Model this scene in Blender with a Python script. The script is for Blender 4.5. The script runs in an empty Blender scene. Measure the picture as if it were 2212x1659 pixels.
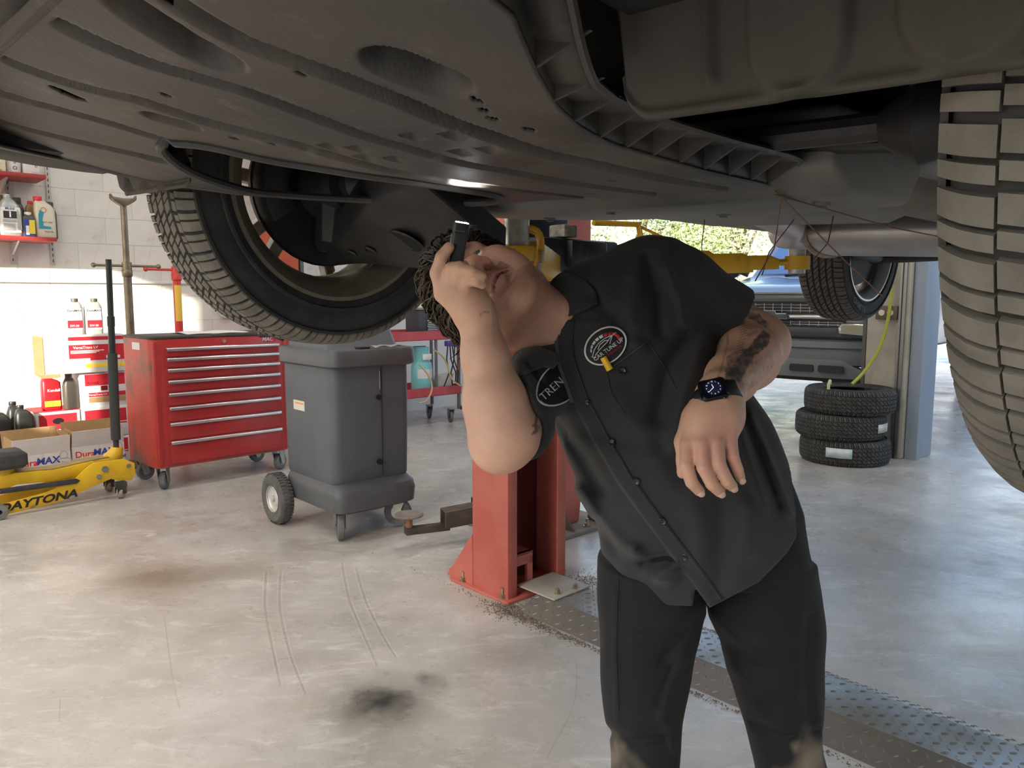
import bpy, bmesh, math, random
import numpy as np
from math import sin, cos, pi, radians, sqrt, atan2
from mathutils import Vector, Matrix, Euler
from mathutils.bvhtree import BVHTree
random.seed(7); rng = np.random.default_rng(7)
SC = bpy.context.scene
COL = SC.collection
# ------------------------------------------------------------------ camera
F_PX, CX, CY, EYE = 1650.0, 1106.0, 829.5, 1.2
PITCH = math.atan(189.5/1650)
TH = radians(43.0)                     # the garage grid is turned 43 deg against the view
CT, ST = cos(TH), sin(TH)
cam_d = bpy.data.cameras.new('camera'); cam = bpy.data.objects.new('camera', cam_d); COL.objects.link(cam)
cam_d.sensor_fit = 'HORIZONTAL'; cam_d.sensor_width = 36.0; cam_d.lens = F_PX/2212*36
cam_d.clip_start = 0.02; cam_d.clip_end = 300
cam.location = (0, 0, EYE); cam.rotation_euler = (pi/2-PITCH, 0, 0)
SC.camera = cam
# ------------------------------------------------------------------ light
SC.view_settings.view_transform = 'Standard'; SC.view_settings.look = 'None'
SC.view_settings.gamma = 1.0; SC.view_settings.use_curve_mapping = False
SC.view_settings.exposure = 0.5
W = bpy.data.worlds.new('world'); SC.world = W; W.use_nodes = True
wn = W.node_tree.nodes; wl = W.node_tree.links; wn.clear()
sky = wn.new('ShaderNodeTexSky'); sky.sky_type = 'NISHITA'; sky.sun_disc = False
sky.sun_elevation = radians(40); sky.sun_rotation = radians(200); sky.air_density = 1.3; sky.dust_density = 2.5
bg = wn.new('ShaderNodeBackground'); bg.inputs['Strength'].default_value = 0.34
wo = wn.new('ShaderNodeOutputWorld')
wl.new(sky.outputs[0], bg.inputs[0]); wl.new(bg.outputs[0], wo.inputs[0])
def pq(p, q, z=0.0): return Vector((CT*p-ST*q, ST*p+CT*q, z))
def sun_light():
    d = pq(1.5, 1.0, -0.55).normalized()
    l = bpy.data.lights.new('sun', 'SUN'); l.energy = 8.0; l.angle = radians(0.6); l.color = (1.0, 0.90, 0.76)
    o = bpy.data.objects.new('sun', l); COL.objects.link(o)
    o.rotation_euler = d.to_track_quat('-Z', 'Y').to_euler(); o.location = (0, 0, 12)
sun_light()
# ------------------------------------------------------------------ projection helpers (photo pixel -> point at a given distance)
def ray(px, py):
    a = (px-CX)/F_PX; b = (CY-py)/F_PX
    return Vector((a, cos(PITCH)+b*sin(PITCH), -sin(PITCH)+b*cos(PITCH)))
def at(px, py, Y):
    d = ray(px, py); return Vector((0, 0, EYE))+d*(Y/d.y)
def pix(P):
    x, y, z = P[0], P[1], P[2]-EYE
    d = y*cos(PITCH)-z*sin(PITCH); u = y*sin(PITCH)+z*cos(PITCH)
    return CX+F_PX*x/d, CY-F_PX*u/d
# ------------------------------------------------------------------ materials
MATS = {}
def mat(name, col, rough=0.6, metal=0.0, col2=None, scale=8.0, detail=4.0, lo=0.35, hi=0.65, bump=0.0, bscale=60.0, spec=None,
        emit=None, estr=0.0, coat=0.0, rough2=None, alpha=None, trans=0.0, col3=None, scale3=2.0, lo3=0.5, hi3=0.7, coords='Object', sheen=0.0):
    if name in MATS: return MATS[name]
    m = bpy.data.materials.new(name); m.use_nodes = True; nt = m.node_tree; N = nt.nodes; L = nt.links
    b = N['Principled BSDF']
    b.inputs['Base Color'].default_value = (*col, 1); b.inputs['Roughness'].default_value = rough; b.inputs['Metallic'].default_value = metal
    if spec is not None: b.inputs['Specular IOR Level'].default_value = spec
    if coat: b.inputs['Coat Weight'].default_value = coat; b.inputs['Coat Roughness'].default_value = 0.12
    if sheen: b.inputs['Sheen Weight'].default_value = sheen; b.inputs['Sheen Roughness'].default_value = 0.5
    if trans: b.inputs['Transmission Weight'].default_value = trans
    if alpha is not None: b.inputs['Alpha'].default_value = alpha
    if emit: b.inputs['Emission Color'].default_value = (*emit, 1); b.inputs['Emission Strength'].default_value = estr
    tc = N.new('ShaderNodeTexCoord')
    def noise(sc, det):
        n = N.new('ShaderNodeTexNoise'); n.inputs['Scale'].default_value = sc; n.inputs['Detail'].default_value = det; n.inputs['Roughness'].default_value = 0.6
        L.new(tc.outputs[coords], n.inputs['Vector']); return n
    def ramp(n, a, c):
        r = N.new('ShaderNodeMapRange'); r.inputs['From Min'].default_value = a; r.inputs['From Max'].default_value = c
        L.new(n.outputs['Fac'], r.inputs['Value']); return r
    src = None
    if col2 is not None:
        r = ramp(noise(scale, detail), lo, hi)
        mx = N.new('ShaderNodeMix'); mx.data_type = 'RGBA'; mx.inputs['A'].default_value = (*col, 1); mx.inputs['B'].default_value = (*col2, 1)
        L.new(r.outputs['Result'], mx.inputs['Factor']); src = mx.outputs['Result']
        if rough2 is not None:
            mr = N.new('ShaderNodeMapRange'); mr.inputs['To Min'].default_value = rough; mr.inputs['To Max'].default_value = rough2
            L.new(r.outputs['Result'], mr.inputs['Value']); L.new(mr.outputs['Result'], b.inputs['Roughness'])
    if col3 is not None:
        r3 = ramp(noise(scale3, 5), lo3, hi3)
        m3 = N.new('ShaderNodeMix'); m3.data_type = 'RGBA'; m3.inputs['B'].default_value = (*col3, 1)
        if src: L.new(src, m3.inputs['A'])
        else: m3.inputs['A'].default_value = (*col, 1)
        L.new(r3.outputs['Result'], m3.inputs['Factor']); src = m3.outputs['Result']
    if src: L.new(src, b.inputs['Base Color'])
    if bump:
        n = noise(bscale, 4); bp = N.new('ShaderNodeBump'); bp.inputs['Strength'].default_value = bump; bp.inputs['Distance'].default_value = 0.01
        L.new(n.outputs['Fac'], bp.inputs['Height']); L.new(bp.outputs['Normal'], b.inputs['Normal'])
    MATS[name] = m; return m
# ------------------------------------------------------------------ mesh builder
class MB:
    def __init__(s): s.v = []; s.f = []
    def add(s, V, Fs, M=None):
        o = len(s.v)
        if M is not None: V = [M @ Vector(p) for p in V]
        s.v.extend([tuple(p) for p in V]); s.f.extend([tuple(i+o for i in q) for q in Fs]); return s
    def box(s, x0, x1, y0, y1, z0, z1, M=None):
        V = [(x, y, z) for z in (z0, z1) for y in (y0, y1) for x in (x0, x1)]
        return s.add(V, [(0, 2, 3, 1), (4, 5, 7, 6), (0, 1, 5, 4), (1, 3, 7, 5), (3, 2, 6, 7), (2, 0, 4, 6)], M)
    def cbox(s, c, size, M=None):
        return s.box(c[0]-size[0]/2, c[0]+size[0]/2, c[1]-size[1]/2, c[1]+size[1]/2, c[2]-size[2]/2, c[2]+size[2]/2, M)
    def cyl(s, p0, p1, r0, r1=None, n=16, caps=True):
        return s.tube([p0, p1], [r0, r0 if r1 is None else r1], n, caps)
    def tube(s, path, r, n=8, caps=True, closed=False, flat=1.0):
        P = [Vector(p) for p in path]; k = len(P)
        R = r if isinstance(r, (list, tuple)) else [r]*k
        T = []
        for i in range(k):
            a = P[(i-1) % k] if (closed or i > 0) else P[i]; c = P[(i+1) % k] if (closed or i < k-1) else P[i]
            t = (c-a); T.append(t.normalized() if t.length > 1e-9 else Vector((0, 0, 1)))
        up = Vector((0, 0, 1)) if abs(T[0].z) < 0.9 else Vector((1, 0, 0))
        u = T[0].cross(up).normalized(); o = len(s.v)
        for i in range(k):
            u = (u - T[i]*u.dot(T[i]))
            if u.length < 1e-6: u = T[i].orthogonal()
            u.normalize(); w = T[i].cross(u)
            for j in range(n):
                a = 2*pi*j/n; s.v.append(tuple(P[i]+u*(cos(a)*R[i])+w*(sin(a)*R[i]*flat)))
        for i in range(k if closed else k-1):
            i2 = (i+1) % k
            for j in range(n):
                j2 = (j+1) % n; s.f.append((o+i*n+j, o+i*n+j2, o+i2*n+j2, o+i2*n+j))
        if caps and not closed:
            s.f.append(tuple(o+j for j in reversed(range(n)))); s.f.append(tuple(o+(k-1)*n+j for j in range(n)))
        return s
    def lathe(s, prof, n=32, M=None, closed=False, a0=0.0, a1=2*pi):
        # prof: (radius, height along local z)
        full = abs(a1-a0-2*pi) < 1e-6; V = []; m = len(prof); cnt = n if full else n+1
        for i in range(cnt):
            a = a0+(a1-a0)*i/n
            for (r, h) in prof: V.append((r*cos(a), r*sin(a), h))
        Fs = []
        for i in range(n):
            i2 = (i+1) % cnt
            for j in range(m if closed else m-1):
                j2 = (j+1) % m; Fs.append((i*m+j, i2*m+j, i2*m+j2, i*m+j2))
        return s.add(V, Fs, M)
    def prism(s, poly, h0, h1, M=None):
        n = len(poly); V = [(x, y, h0) for x, y in poly]+[(x, y, h1) for x, y in poly]
        Fs = [tuple(reversed(range(n))), tuple(range(n, 2*n))]+[(i, (i+1) % n, n+(i+1) % n, n+i) for i in range(n)]
        return s.add(V, Fs, M)
    def loft(s, rings, caps=True, closed=True):
        n = len(rings[0]); o = len(s.v)
        for r in rings: s.v.extend([tuple(p) for p in r])
        for i in range(len(rings)-1):
            for j in range(n if closed else n-1):
                j2 = (j+1) % n; s.f.append((o+i*n+j, o+i*n+j2, o+(i+1)*n+j2, o+(i+1)*n+j))
        if caps:
            s.f.append(tuple(o+j for j in reversed(range(n)))); s.f.append(tuple(o+(len(rings)-1)*n+j for j in range(n)))
        return s
    def grid(s, fn, nu, nv, flip=False):
        o = len(s.v)
        for i in range(nu+1):
            for j in range(nv+1): s.v.append(tuple(fn(i/nu, j/nv)))
        for i in range(nu):
            for j in range(nv):
                a = o+i*(nv+1)+j; q = (a, a+nv+1, a+nv+2, a+1); s.f.append(tuple(reversed(q)) if flip else q)
        return s
    def sphere(s, c, r, nu=16, nv=10, M=None, sc=(1, 1, 1)):
        prof = [(max(1e-5, r*sin(pi*j/nv)), -r*cos(pi*j/nv)) for j in range(nv+1)]
        T = Matrix.Translation(c) @ Matrix.Diagonal((*sc, 1))
        return s.lathe(prof, nu, (M @ T) if M is not None else T)
    def mesh(s, name, bevel=0.0, segs=2, smooth=35, merge=False):
        me = bpy.data.meshes.new(name); me.from_pydata(s.v, [], s.f)
        bm = bmesh.new(); bm.from_mesh(me)
        if merge: bmesh.ops.remove_doubles(bm, verts=bm.verts, dist=1e-5)
        bmesh.ops.recalc_face_normals(bm, faces=bm.faces)
        if bevel:
            E = [e for e in bm.edges if e.is_manifold and e.calc_face_angle(0) > radians(30)]
            bmesh.ops.bevel(bm, geom=E, offset=bevel, offset_type='OFFSET', segments=segs, profile=0.5, affect='EDGES', clamp_overlap=True)
        bm.to_mesh(me); bm.free()
        if smooth:
            me.shade_smooth(); me.set_sharp_from_angle(angle=radians(smooth))
        return me
    def build(s, name, m, parent=None, bevel=0.0, segs=2, smooth=35, loc=None, rot=None, merge=False, **props):
        return obj(name, s.mesh(name, bevel, segs, smooth, merge), m, parent, loc, rot, **props)
def obj(name, me, m, parent=None, loc=None, rot=None, **props):
    o = bpy.data.objects.new(name, me); COL.objects.link(o)
    if m is not None and not me.materials: me.materials.append(m)
    if parent is not None: o.parent = parent
    if loc is not None: o.location = loc
    if rot is not None: o.rotation_euler = rot
    for k, v in props.items(): o[k] = v
    return o
def thing(name, label, cat, loc=(0, 0, 0), rotz=0.0, group=None, rot=None):
    o = bpy.data.objects.new(name, None); COL.objects.link(o); o.empty_display_size = 0.1
    o.location = loc; o.rotation_euler = rot if rot is not None else (0, 0, rotz)
    o['label'] = label; o['category'] = cat
    if group: o['group'] = group
    return o
def tag(o, label, cat, group=None):
    o['label'] = label; o['category'] = cat
    if group: o['group'] = group
    return o
def struct(o, label=None):
    o['kind'] = 'structure'
    if label: o['label'] = label; o['category'] = label.split()[-1] if False else o.name.split('_')[0].split('.')[0]
    return o
def copy_tree(o, parent=None):
    c = o.copy(); COL.objects.link(c); c.parent = parent
    for k in ('label', 'category', 'group'):
        if k in o.keys(): c[k] = o[k]
    for ch in [x for x in bpy.data.objects if x.parent == o]: copy_tree(ch, c)
    return c
TXT_CACHE = {}
def text_geo(s, size=1.0, shear=0.0, bold=0.0, ext=0.0):
    """Lettering as flat polygons (x to the right, y up, centred)."""
    key = (s, shear, bold)
    if key not in TXT_CACHE:
        cu = bpy.data.curves.new('lettering', 'FONT'); cu.body = s; cu.size = 1.0; cu.shear = shear; cu.offset = bold
        cu.align_x = 'CENTER'; cu.align_y = 'CENTER'; cu.resolution_u = 3
        o = bpy.data.objects.new('lettering', cu); COL.objects.link(o)
        bpy.context.view_layer.update()
        me = o.evaluated_get(bpy.context.evaluated_depsgraph_get()).to_mesh()
        TXT_CACHE[key] = ([tuple(v.co) for v in me.vertices], [tuple(p.vertices) for p in me.polygons])
        bpy.data.objects.remove(o); bpy.data.curves.remove(cu)
    V, Fs = TXT_CACHE[key]
    return [(x*size, y*size, 0.0) for x, y, z in V], Fs
def text_on(mb, s, size, M, shear=0.0, bold=0.0, wide=1.0):
    V, Fs = text_geo(s, size, shear, bold)
    mb.add([(x*wide, y, 0.0) for x, y, z in V], Fs, M)
def frame(o, x, y):
    """4x4 with local x, y axes and their normal."""
    x = Vector(x).normalized(); z = x.cross(Vector(y)).normalized(); y = z.cross(x)
    M = Matrix((x, y, z)).transposed().to_4x4(); M.translation = Vector(o); return M
# ================================================================== the room (garage grid: p along the wall, q towards the wall)
Q_WALL, P_REAR, P_FRONT, Q_RIGHT, Z_CEIL = 6.55, 6.0, -2.2, -7.5, 4.3
def floor_mat():
    m = bpy.data.materials.new('worn_concrete'); m.use_nodes = True; nt = m.node_tree; N = nt.nodes; L = nt.links; b = N['Principled BSDF']
    tc = N.new('ShaderNodeTexCoord')
    def noise(sc, det, rough=0.6, dist=0.0, stretch=None):
        n = N.new('ShaderNodeTexNoise'); n.inputs['Scale'].default_value = sc; n.inputs['Detail'].default_value = det
        n.inputs['Roughness'].default_value = rough; n.inputs['Distortion'].default_value = dist
        if stretch:
            mp = N.new('ShaderNodeMapping'); mp.inputs['Scale'].default_value = stretch; L.new(tc.outputs['Object'], mp.inputs['Vector']); L.new(mp.outputs[0], n.inputs['Vector'])
        else: L.new(tc.outputs['Object'], n.inputs['Vector'])
        return n.outputs['Fac']
    def rng_(f, a, c, lo=0.0, hi=1.0):
        r = N.new('ShaderNodeMapRange'); r.inputs['From Min'].default_value = a; r.inputs['From Max'].default_value = c
        r.inputs['To Min'].default_value = lo; r.inputs['To Max'].default_value = hi; L.new(f, r.inputs['Value']); return r.outputs['Result']
    def mix(a, bcol, fac):
        mx = N.new('ShaderNodeMix'); mx.data_type = 'RGBA'
        if isinstance(a, tuple): mx.inputs['A'].default_value = (*a, 1)
        else: L.new(a, mx.inputs['A'])
        mx.inputs['B'].default_value = (*bcol, 1); L.new(fac, mx.inputs['Factor']); return mx.outputs['Result']
    base = mix((0.37, 0.35, 0.315), (0.53, 0.51, 0.475), rng_(noise(1.7, 6, 0.65), 0.35, 0.65))
    base = mix(base, (0.33, 0.29, 0.23), rng_(noise(0.9, 5, 0.7, 0.6), 0.52, 0.75, 0, 0.75))
    base = mix(base, (0.66, 0.645, 0.61), rng_(noise(5.0, 8, 0.75, 1.2, (1, 3.0, 1)), 0.52, 0.66, 0, 0.65))
    base = mix(base, (0.28, 0.25, 0.21), rng_(noise(38.0, 5, 0.7), 0.62, 0.78, 0, 0.5))
    # oil stains: soft discs with noisy edges
    sep = N.new('ShaderNodeSeparateXYZ'); L.new(tc.outputs['Object'], sep.inputs[0])
    def disc(cx, cy, r0, r1, sx=1.0, amt=1.0):
        vx = N.new('ShaderNodeVectorMath'); vx.operation = 'SUBTRACT'; vx.inputs[1].default_value = (cx, cy, 0); L.new(tc.outputs['Object'], vx.inputs[0])
        sc = N.new('ShaderNodeVectorMath'); sc.operation = 'MULTIPLY'; sc.inputs[1].default_value = (sx, 1, 0); L.new(vx.outputs[0], sc.inputs[0])
        ln = N.new('ShaderNodeVectorMath'); ln.operation = 'LENGTH'; L.new(sc.outputs[0], ln.inputs[0])
        ad = N.new('ShaderNodeMath'); ad.operation = 'ADD'; L.new(ln.outputs['Value'], ad.inputs[0]); L.new(rng_(noise(9, 5), 0.3, 0.7, -0.035, 0.035), ad.inputs[1])
        return rng_(ad.outputs[0], r1, r0, 0, amt)
    c1 = pq(1.181, 1.845); c2 = pq(1.051, 3.343); c3 = pq(1.25, 1.86); c4 = pq(1.35, 3.2); c5 = pq(2.1, 4.2)
    base = mix(base, (0.17, 0.155, 0.13), disc(c1.x, c1.y, 0.05, 0.22, 1.0, 0.8))
    base = mix(base, (0.035, 0.033, 0.032), disc(c1.x, c1.y, 0.03, 0.105, 1.0, 0.97))
    base = mix(base, (0.12, 0.11, 0.10), disc(c1.x+0.12, c1.y+0.14, 0.0, 0.06, 1.0, 0.7))
    base = mix(base, (0.20, 0.165, 0.11), disc(c2.x, c2.y, 0.05, 0.25, 0.75, 0.85))
    base = mix(base, (0.25, 0.22, 0.17), disc(c4.x, c4.y, 0.02, 0.16, 0.7, 0.6))
    base = mix(base, (0.25, 0.21, 0.15), disc(c5.x, c5.y, 0.05, 0.8, 1.0, 0.45))
    L.new(base, b.inputs['Base Color'])
    L.new(rng_(noise(2.3, 6, 0.7), 0.35, 0.7, 0.17, 0.50), b.inputs['Roughness'])
    bp = N.new('ShaderNodeBump'); bp.inputs['Strength'].default_value = 0.10; bp.inputs['Distance'].default_value = 0.01
    L.new(noise(55, 6, 0.75), bp.inputs['Height']); L.new(bp.outputs['Normal'], b.inputs['Normal'])
    return m
FLOOR_M = floor_mat()
WALL_M = mat('painted_block', (0.80, 0.785, 0.75), 0.8, col2=(0.70, 0.68, 0.64), scale=2.2, bump=0.35, bscale=45, col3=(0.55, 0.50, 0.43), scale3=5, lo3=0.66, hi3=0.85)
TRIM_M = mat('pillar_concrete', (0.52, 0.49, 0.42), 0.85, col2=(0.42, 0.39, 0.33), scale=6, bump=0.3, bscale=80)
CEIL_M = mat('ceiling_white', (0.75, 0.74, 0.72), 0.9, col2=(0.68, 0.67, 0.65), scale=3)
def slab(name, p0, p1, q0, q1, z0, z1, m, **k):
    b = MB(); b.box(p0, p1, q0, q1, z0, z1); o = b.build(name, m, rot=(0, 0, TH), smooth=0, **k); o['kind'] = 'structure'; return o
# floor and the yard outside are one slab level
b = MB(); b.box(-40, 40, -40, 40, -0.2, 0.0); fl = b.build('floor', FLOOR_M, smooth=0); fl['kind'] = 'structure'
# block wall: courses of blocks with recessed joints
def block_wall():
    back = slab('wall_left', P_FRONT, P_REAR+0.2, Q_WALL+0.004, Q_WALL+0.2, 0, Z_CEIL, WALL_M)
    hb, lb, g = 0.2, 0.4, 0.003
    bm0 = MB(); bm0.box(g/2, lb-g/2, 0, 0.02, g/2, hb-g/2); me = bm0.mesh('block', bevel=0.0015, segs=1, smooth=30); me.materials.append(WALL_M)
    for r in range(int(2.6/hb)):
        p = -0.6+(0.2 if r % 2 else 0.0)
        while p < 3.6:
            o = bpy.data.objects.new('block', me); COL.objects.link(o); o.parent = back
            o.location = (p, Q_WALL+random.uniform(0, 0.0008), r*hb); p += lb
block_wall()
def panel_wall(name, a, c, holes, axis_p, thick, m):
    """wall across the bay at p=axis_p from q=a to q=c with rectangular openings (q0,q1,z0,z1)."""
    b = MB(); q = a
    for (q0, q1, z0, z1) in sorted(holes):
        if q0 > q: b.box(axis_p, axis_p+thick, q, q0, 0, Z_CEIL)
        if z1 < Z_CEIL: b.box(axis_p, axis_p+thick, q0, q1, z1, Z_CEIL)
        if z0 > 0: b.box(axis_p, axis_p+thick, q0, q1, 0, z0)
        q = q1
    if q < c: b.box(axis_p, axis_p+thick, q, c, 0, Z_CEIL)
    o = b.build(name, m, rot=(0, 0, TH), smooth=0); o['kind'] = 'structure'; return o
panel_wall('wall_rear', Q_RIGHT, Q_WALL+0.2, [(2.36, 6.1, 0, 3.3), (-1.7, 2.02, 0, 3.3), (-6.6, -2.3, 0, 3.3)], P_REAR, 0.22, TRIM_M)
panel_wall('wall_front', Q_RIGHT, Q_WALL+0.2, [(3.3, 6.2, 1.55, 2.95), (-1.7, 2.4, 0, 3.4), (-6.6, -2.3, 0, 3.4)], P_FRONT-0.2, 0.2, WALL_M)  # unseen wall; high opening shaped to throw the sun patch on the left wall
slab('wall_right', P_FRONT-0.2, P_REAR+0.22, Q_RIGHT-0.2, Q_RIGHT, 0, Z_CEIL, WALL_M)
slab('ceiling', P_FRONT-0.2, P_REAR+0.22, Q_RIGHT-0.2, Q_WALL+0.2, Z_CEIL, Z_CEIL+0.15, CEIL_M)
# unseen wall added outside to keep the low sun off the front doors
slab('exterior_wall', -9.5, -9.0, -24.0, -2.0, 0, 6.6, WALL_M)
# conduit along the block wall
b = MB(); b.cyl((-0.6, Q_WALL-0.012, 1.31), (4.2, Q_WALL-0.012, 1.31), 0.011, n=8); b.build('trim_1', WALL_M, rot=(0, 0, TH), kind='structure')
# fill lights shaped as ceiling strips, added out of view
FILL_M = mat('fill_tube', (1, 1, 1), 0.5, emit=(1.0, 0.96, 0.88), estr=6.0)
HOUS_M = mat('fill_housing', (0.8, 0.8, 0.8), 0.4)
def fill_strip(p, q, power, label):
    t = thing('fill_strip', label, 'fill light', pq(p, q, Z_CEIL-0.12), TH, 'added fill lights')
    b = MB(); b.box(-0.75, 0.75, -0.09, 0.09, 0.02, 0.12); b.build('housing', HOUS_M, t, bevel=0.006)
    for s in (-0.045, 0.045):
        b = MB(); b.cyl((-0.72, s, 0.0), (0.72, s, 0.0), 0.016, n=10); b.build('tube', FILL_M, t)
    l = bpy.data.lights.new('strip', 'AREA'); l.shape = 'RECTANGLE'; l.size = 1.45; l.size_y = 0.16; l.energy = power; l.color = (1.0, 0.95, 0.86)
    o = bpy.data.objects.new('strip_lamp', l); COL.objects.link(o); o.parent = t; o.location = (0, 0, -0.03)
for i, (p, q) in enumerate([(0.2, 3.7), (3.0, 3.7), (-0.8, 1.6), (-0.9, -1.2), (3.6, -2.6), (4.6, 1.0)]):
    fill_strip(p, q, 22, 'added two-tube fill light over the '+['floor jack', 'grey service machine', 'front of the lifted car', 'bay beside the lifted car', 'empty bay farthest from the block wall', 'tail of the lifted car'][i])

# dust tracks and scuffs on the slab
TRK_M = mat('dust_track', (0.70, 0.67, 0.60), 0.9, alpha=0.24); TRK_D = mat('dust_track_dark', (0.30, 0.28, 0.25), 0.8, alpha=0.16)
def track(pts, w, m):
    P = [(lambda d: Vector((0, 0, EYE))+d*(-EYE/d.z))(ray(x, y)) for x, y in pts]; fine = []
    for i in range(len(P)-1):
        p0, p1, p2, p3 = P[max(i-1, 0)], P[i], P[i+1], P[min(i+2, len(P)-1)]
        for k in range(8):
            u = k/8; fine.append(0.5*((2*p1)+(-p0+p2)*u+(2*p0-5*p1+4*p2-p3)*u*u+(-p0+3*p1-3*p2+p3)*u**3))
    fine.append(P[-1]); b = MB(); V = []
    for i, p in enumerate(fine):
        d = (fine[min(i+1, len(fine)-1)]-fine[max(i-1, 0)]).normalized(); n_ = Vector((-d.y, d.x, 0))*w/2; V += [p+n_+Vector((0, 0, 0.0006)), p-n_+Vector((0, 0, 0.0006))]
    b.add(V, [(2*i, 2*i+1, 2*i+3, 2*i+2) for i in range(len(fine)-1)]); b.build('dust_track', m, fl, smooth=0)
for pts in ([(575, 1235), (572, 1310), (588, 1400), (605, 1480)], [(606, 1232), (604, 1310), (625, 1410), (660, 1500)], [(738, 1215), (752, 1290), (780, 1360), (815, 1440)], [(768, 1225), (790, 1300), (830, 1380), (855, 1420)]):
    track([(x-4, y) for x, y in pts], 0.006, TRK_M); track([(x+5, y) for x, y in pts], 0.006, TRK_M); track(pts, 0.008, TRK_D)
for pts in ([(355, 1330), (372, 1460), (388, 1530)], [(130, 1510), (128, 1560)], [(1180, 1640), (1240, 1520), (1245, 1430)], [(1845, 1560), (1960, 1600), (2060, 1640)], [(1700, 890), (1900, 960), (2212, 1090)]):
    track(pts, 0.004, TRK_D)
# ================================================================== tyres
RUB = mat('tyre_rubber', (0.022, 0.022, 0.022), 0.75, col2=(0.045, 0.042, 0.038), scale=14, bump=0.08, bscale=120)
RUB_DUST = mat('tyre_tread_dusty', (0.20, 0.175, 0.14), 0.92, col2=(0.13, 0.115, 0.095), scale=18, bump=0.15, bscale=160)
RUB_STK = mat('tyre_tread_grey', (0.055, 0.055, 0.056), 0.8, col2=(0.095, 0.095, 0.095), scale=22, bump=0.15, bscale=150)
ALLOY = mat('wheel_alloy', (0.50, 0.48, 0.45), 0.38, 0.85, col2=(0.30, 0.25, 0.18), scale=9, rough2=0.6)
ALLOY_DUST = mat('wheel_barrel_dusty', (0.26, 0.22, 0.16), 0.6, 0.35, col2=(0.17, 0.14, 0.10), scale=7)
BLACKM = mat('black_steel', (0.016, 0.016, 0.017), 0.55, 0.3, col2=(0.035, 0.032, 0.03), scale=12)
def tyre_meshes(R, w, rr, tag_, pitches=52, ribs=None, sipe=True, skew=0.0):
    """carcass + raised tread blocks; the wheel axis is local y."""
    hw = w/2; cr = lambda a: R-0.012*(abs(a)/hw)**3
    prof = [(rr-0.004, -hw+0.028), (rr+0.012, -hw+0.010), (rr+0.030, -hw+0.006), (rr+(R-rr)*0.45, -hw+0.004), (R-0.045, -hw+0.006), (R-0.028, -hw+0.010), (R-0.018, -hw+0.020), (R-0.0085, -hw+0.05)]
    prof = prof+[(R-0.008, 0)]+[(r, -h) for r, h in reversed(prof)]
    b = MB(); Mx = Matrix.Rotation(-pi/2, 4, 'X')
    b.lathe(prof, 96, Mx)
    # raised rings moulded into both sidewalls
    for r_, d_ in ((rr+(R-rr)*0.25, 0.004), (rr+(R-rr)*0.72, 0.003)):
        for sgn in (-1, 1):
            b.lathe([(r_-0.006, sgn*(hw-0.008)), (r_-0.003, sgn*(hw-0.005+d_)), (r_+0.003, sgn*(hw-0.005+d_)), (r_+0.006, sgn*(hw-0.008))], 72, Mx)
    car = b.mesh('tyre_'+tag_, smooth=40); car.materials.append(RUB)
    if ribs is None:
        ribs = [(-hw+0.003, -hw+0.0425, 1), (-hw+0.0445, -hw+0.060, 1), (-hw+0.071, -0.0225, 2), (-0.0135, 0.0135, 2), (0.0225, hw-0.071, 2), (hw-0.060, hw-0.0445, 1), (hw-0.0425, hw-0.003, 1)]
    b = MB()
    for (a0, a1, kind) in ribs:
        n = pitches*2 if sipe else pitches
        for i in range(n):
            wide = (i % 2 == 0) or not sipe
            sl = skew*(1 if a0+a1 > 0 else -1) if kind == 1 else skew*4.0
            t0 = 2*pi*i/n+(0.0075 if wide else 0.0022)/R/1.0; t1 = 2*pi*(i+1)/n-(0.0022 if wide else 0.0)/R
            na, nt = (4 if kind == 1 and abs(a0-a1) > 0.02 else 2), 2
            V = []
            for lev in (0.0, -0.010):
                for ia in range(na+1):
                    a = a0+(a1-a0)*ia/na; edge = max(0, abs(a)-(hw-0.034))
                    r_ = cr(a)+lev-edge*edge*14
                    tt = (a-(a0+a1)/2)*sl/R
                    for it in range(nt+1):
                        t = t0+(t1-t0)*it/nt+tt; V.append((r_*cos(t), a, r_*sin(t)))
            W1 = nt+1; N1 = (na+1)*W1; Fs = []
            for ia in range(na):
                for it in range(nt):
                    k = ia*W1+it; Fs.append((k, k+1, k+W1+1, k+W1))
            ring = [it for it in range(W1)]+[ia*W1+nt for ia in range(1, na+1)]+[na*W1+it for it in range(nt-1, -1, -1)]+[ia*W1 for ia in range(na-1, 0, -1)]
            for k in range(len(ring)):
                p_, q_ = ring[k], ring[(k+1) % len(ring)]; Fs.append((p_, p_+N1, q_+N1, q_))
            b.add(V, Fs)
    tr = b.mesh('tread_'+tag_, smooth=40)
    return car, tr
def rim_mesh(rr, w, tag_):
    hw = w/2; Mx = Matrix.Rotation(-pi/2, 4, 'X'); b = MB()
    lip = rr+0.008
    # local +y of the wheel points outboard; barrel open to the inboard side
    b.lathe([(lip, -hw+0.012), (lip+0.004, -hw+0.018), (lip, -hw+0.026), (rr-0.012, -hw+0.030), (rr-0.020, -hw+0.045), (rr-0.030, -hw+0.07), (rr-0.036, 0.02), (rr-0.02, hw-0.03), (lip, hw-0.014),
             (lip-0.006, hw-0.012), (rr-0.028, hw-0.034), (rr-0.044, 0.02), (rr-0.042, -hw+0.07), (rr-0.026, -hw+0.034), (lip-0.008, -hw+0.012)], 72, Mx, closed=True)
    return b.mesh('rim_'+tag_, smooth=40)
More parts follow.
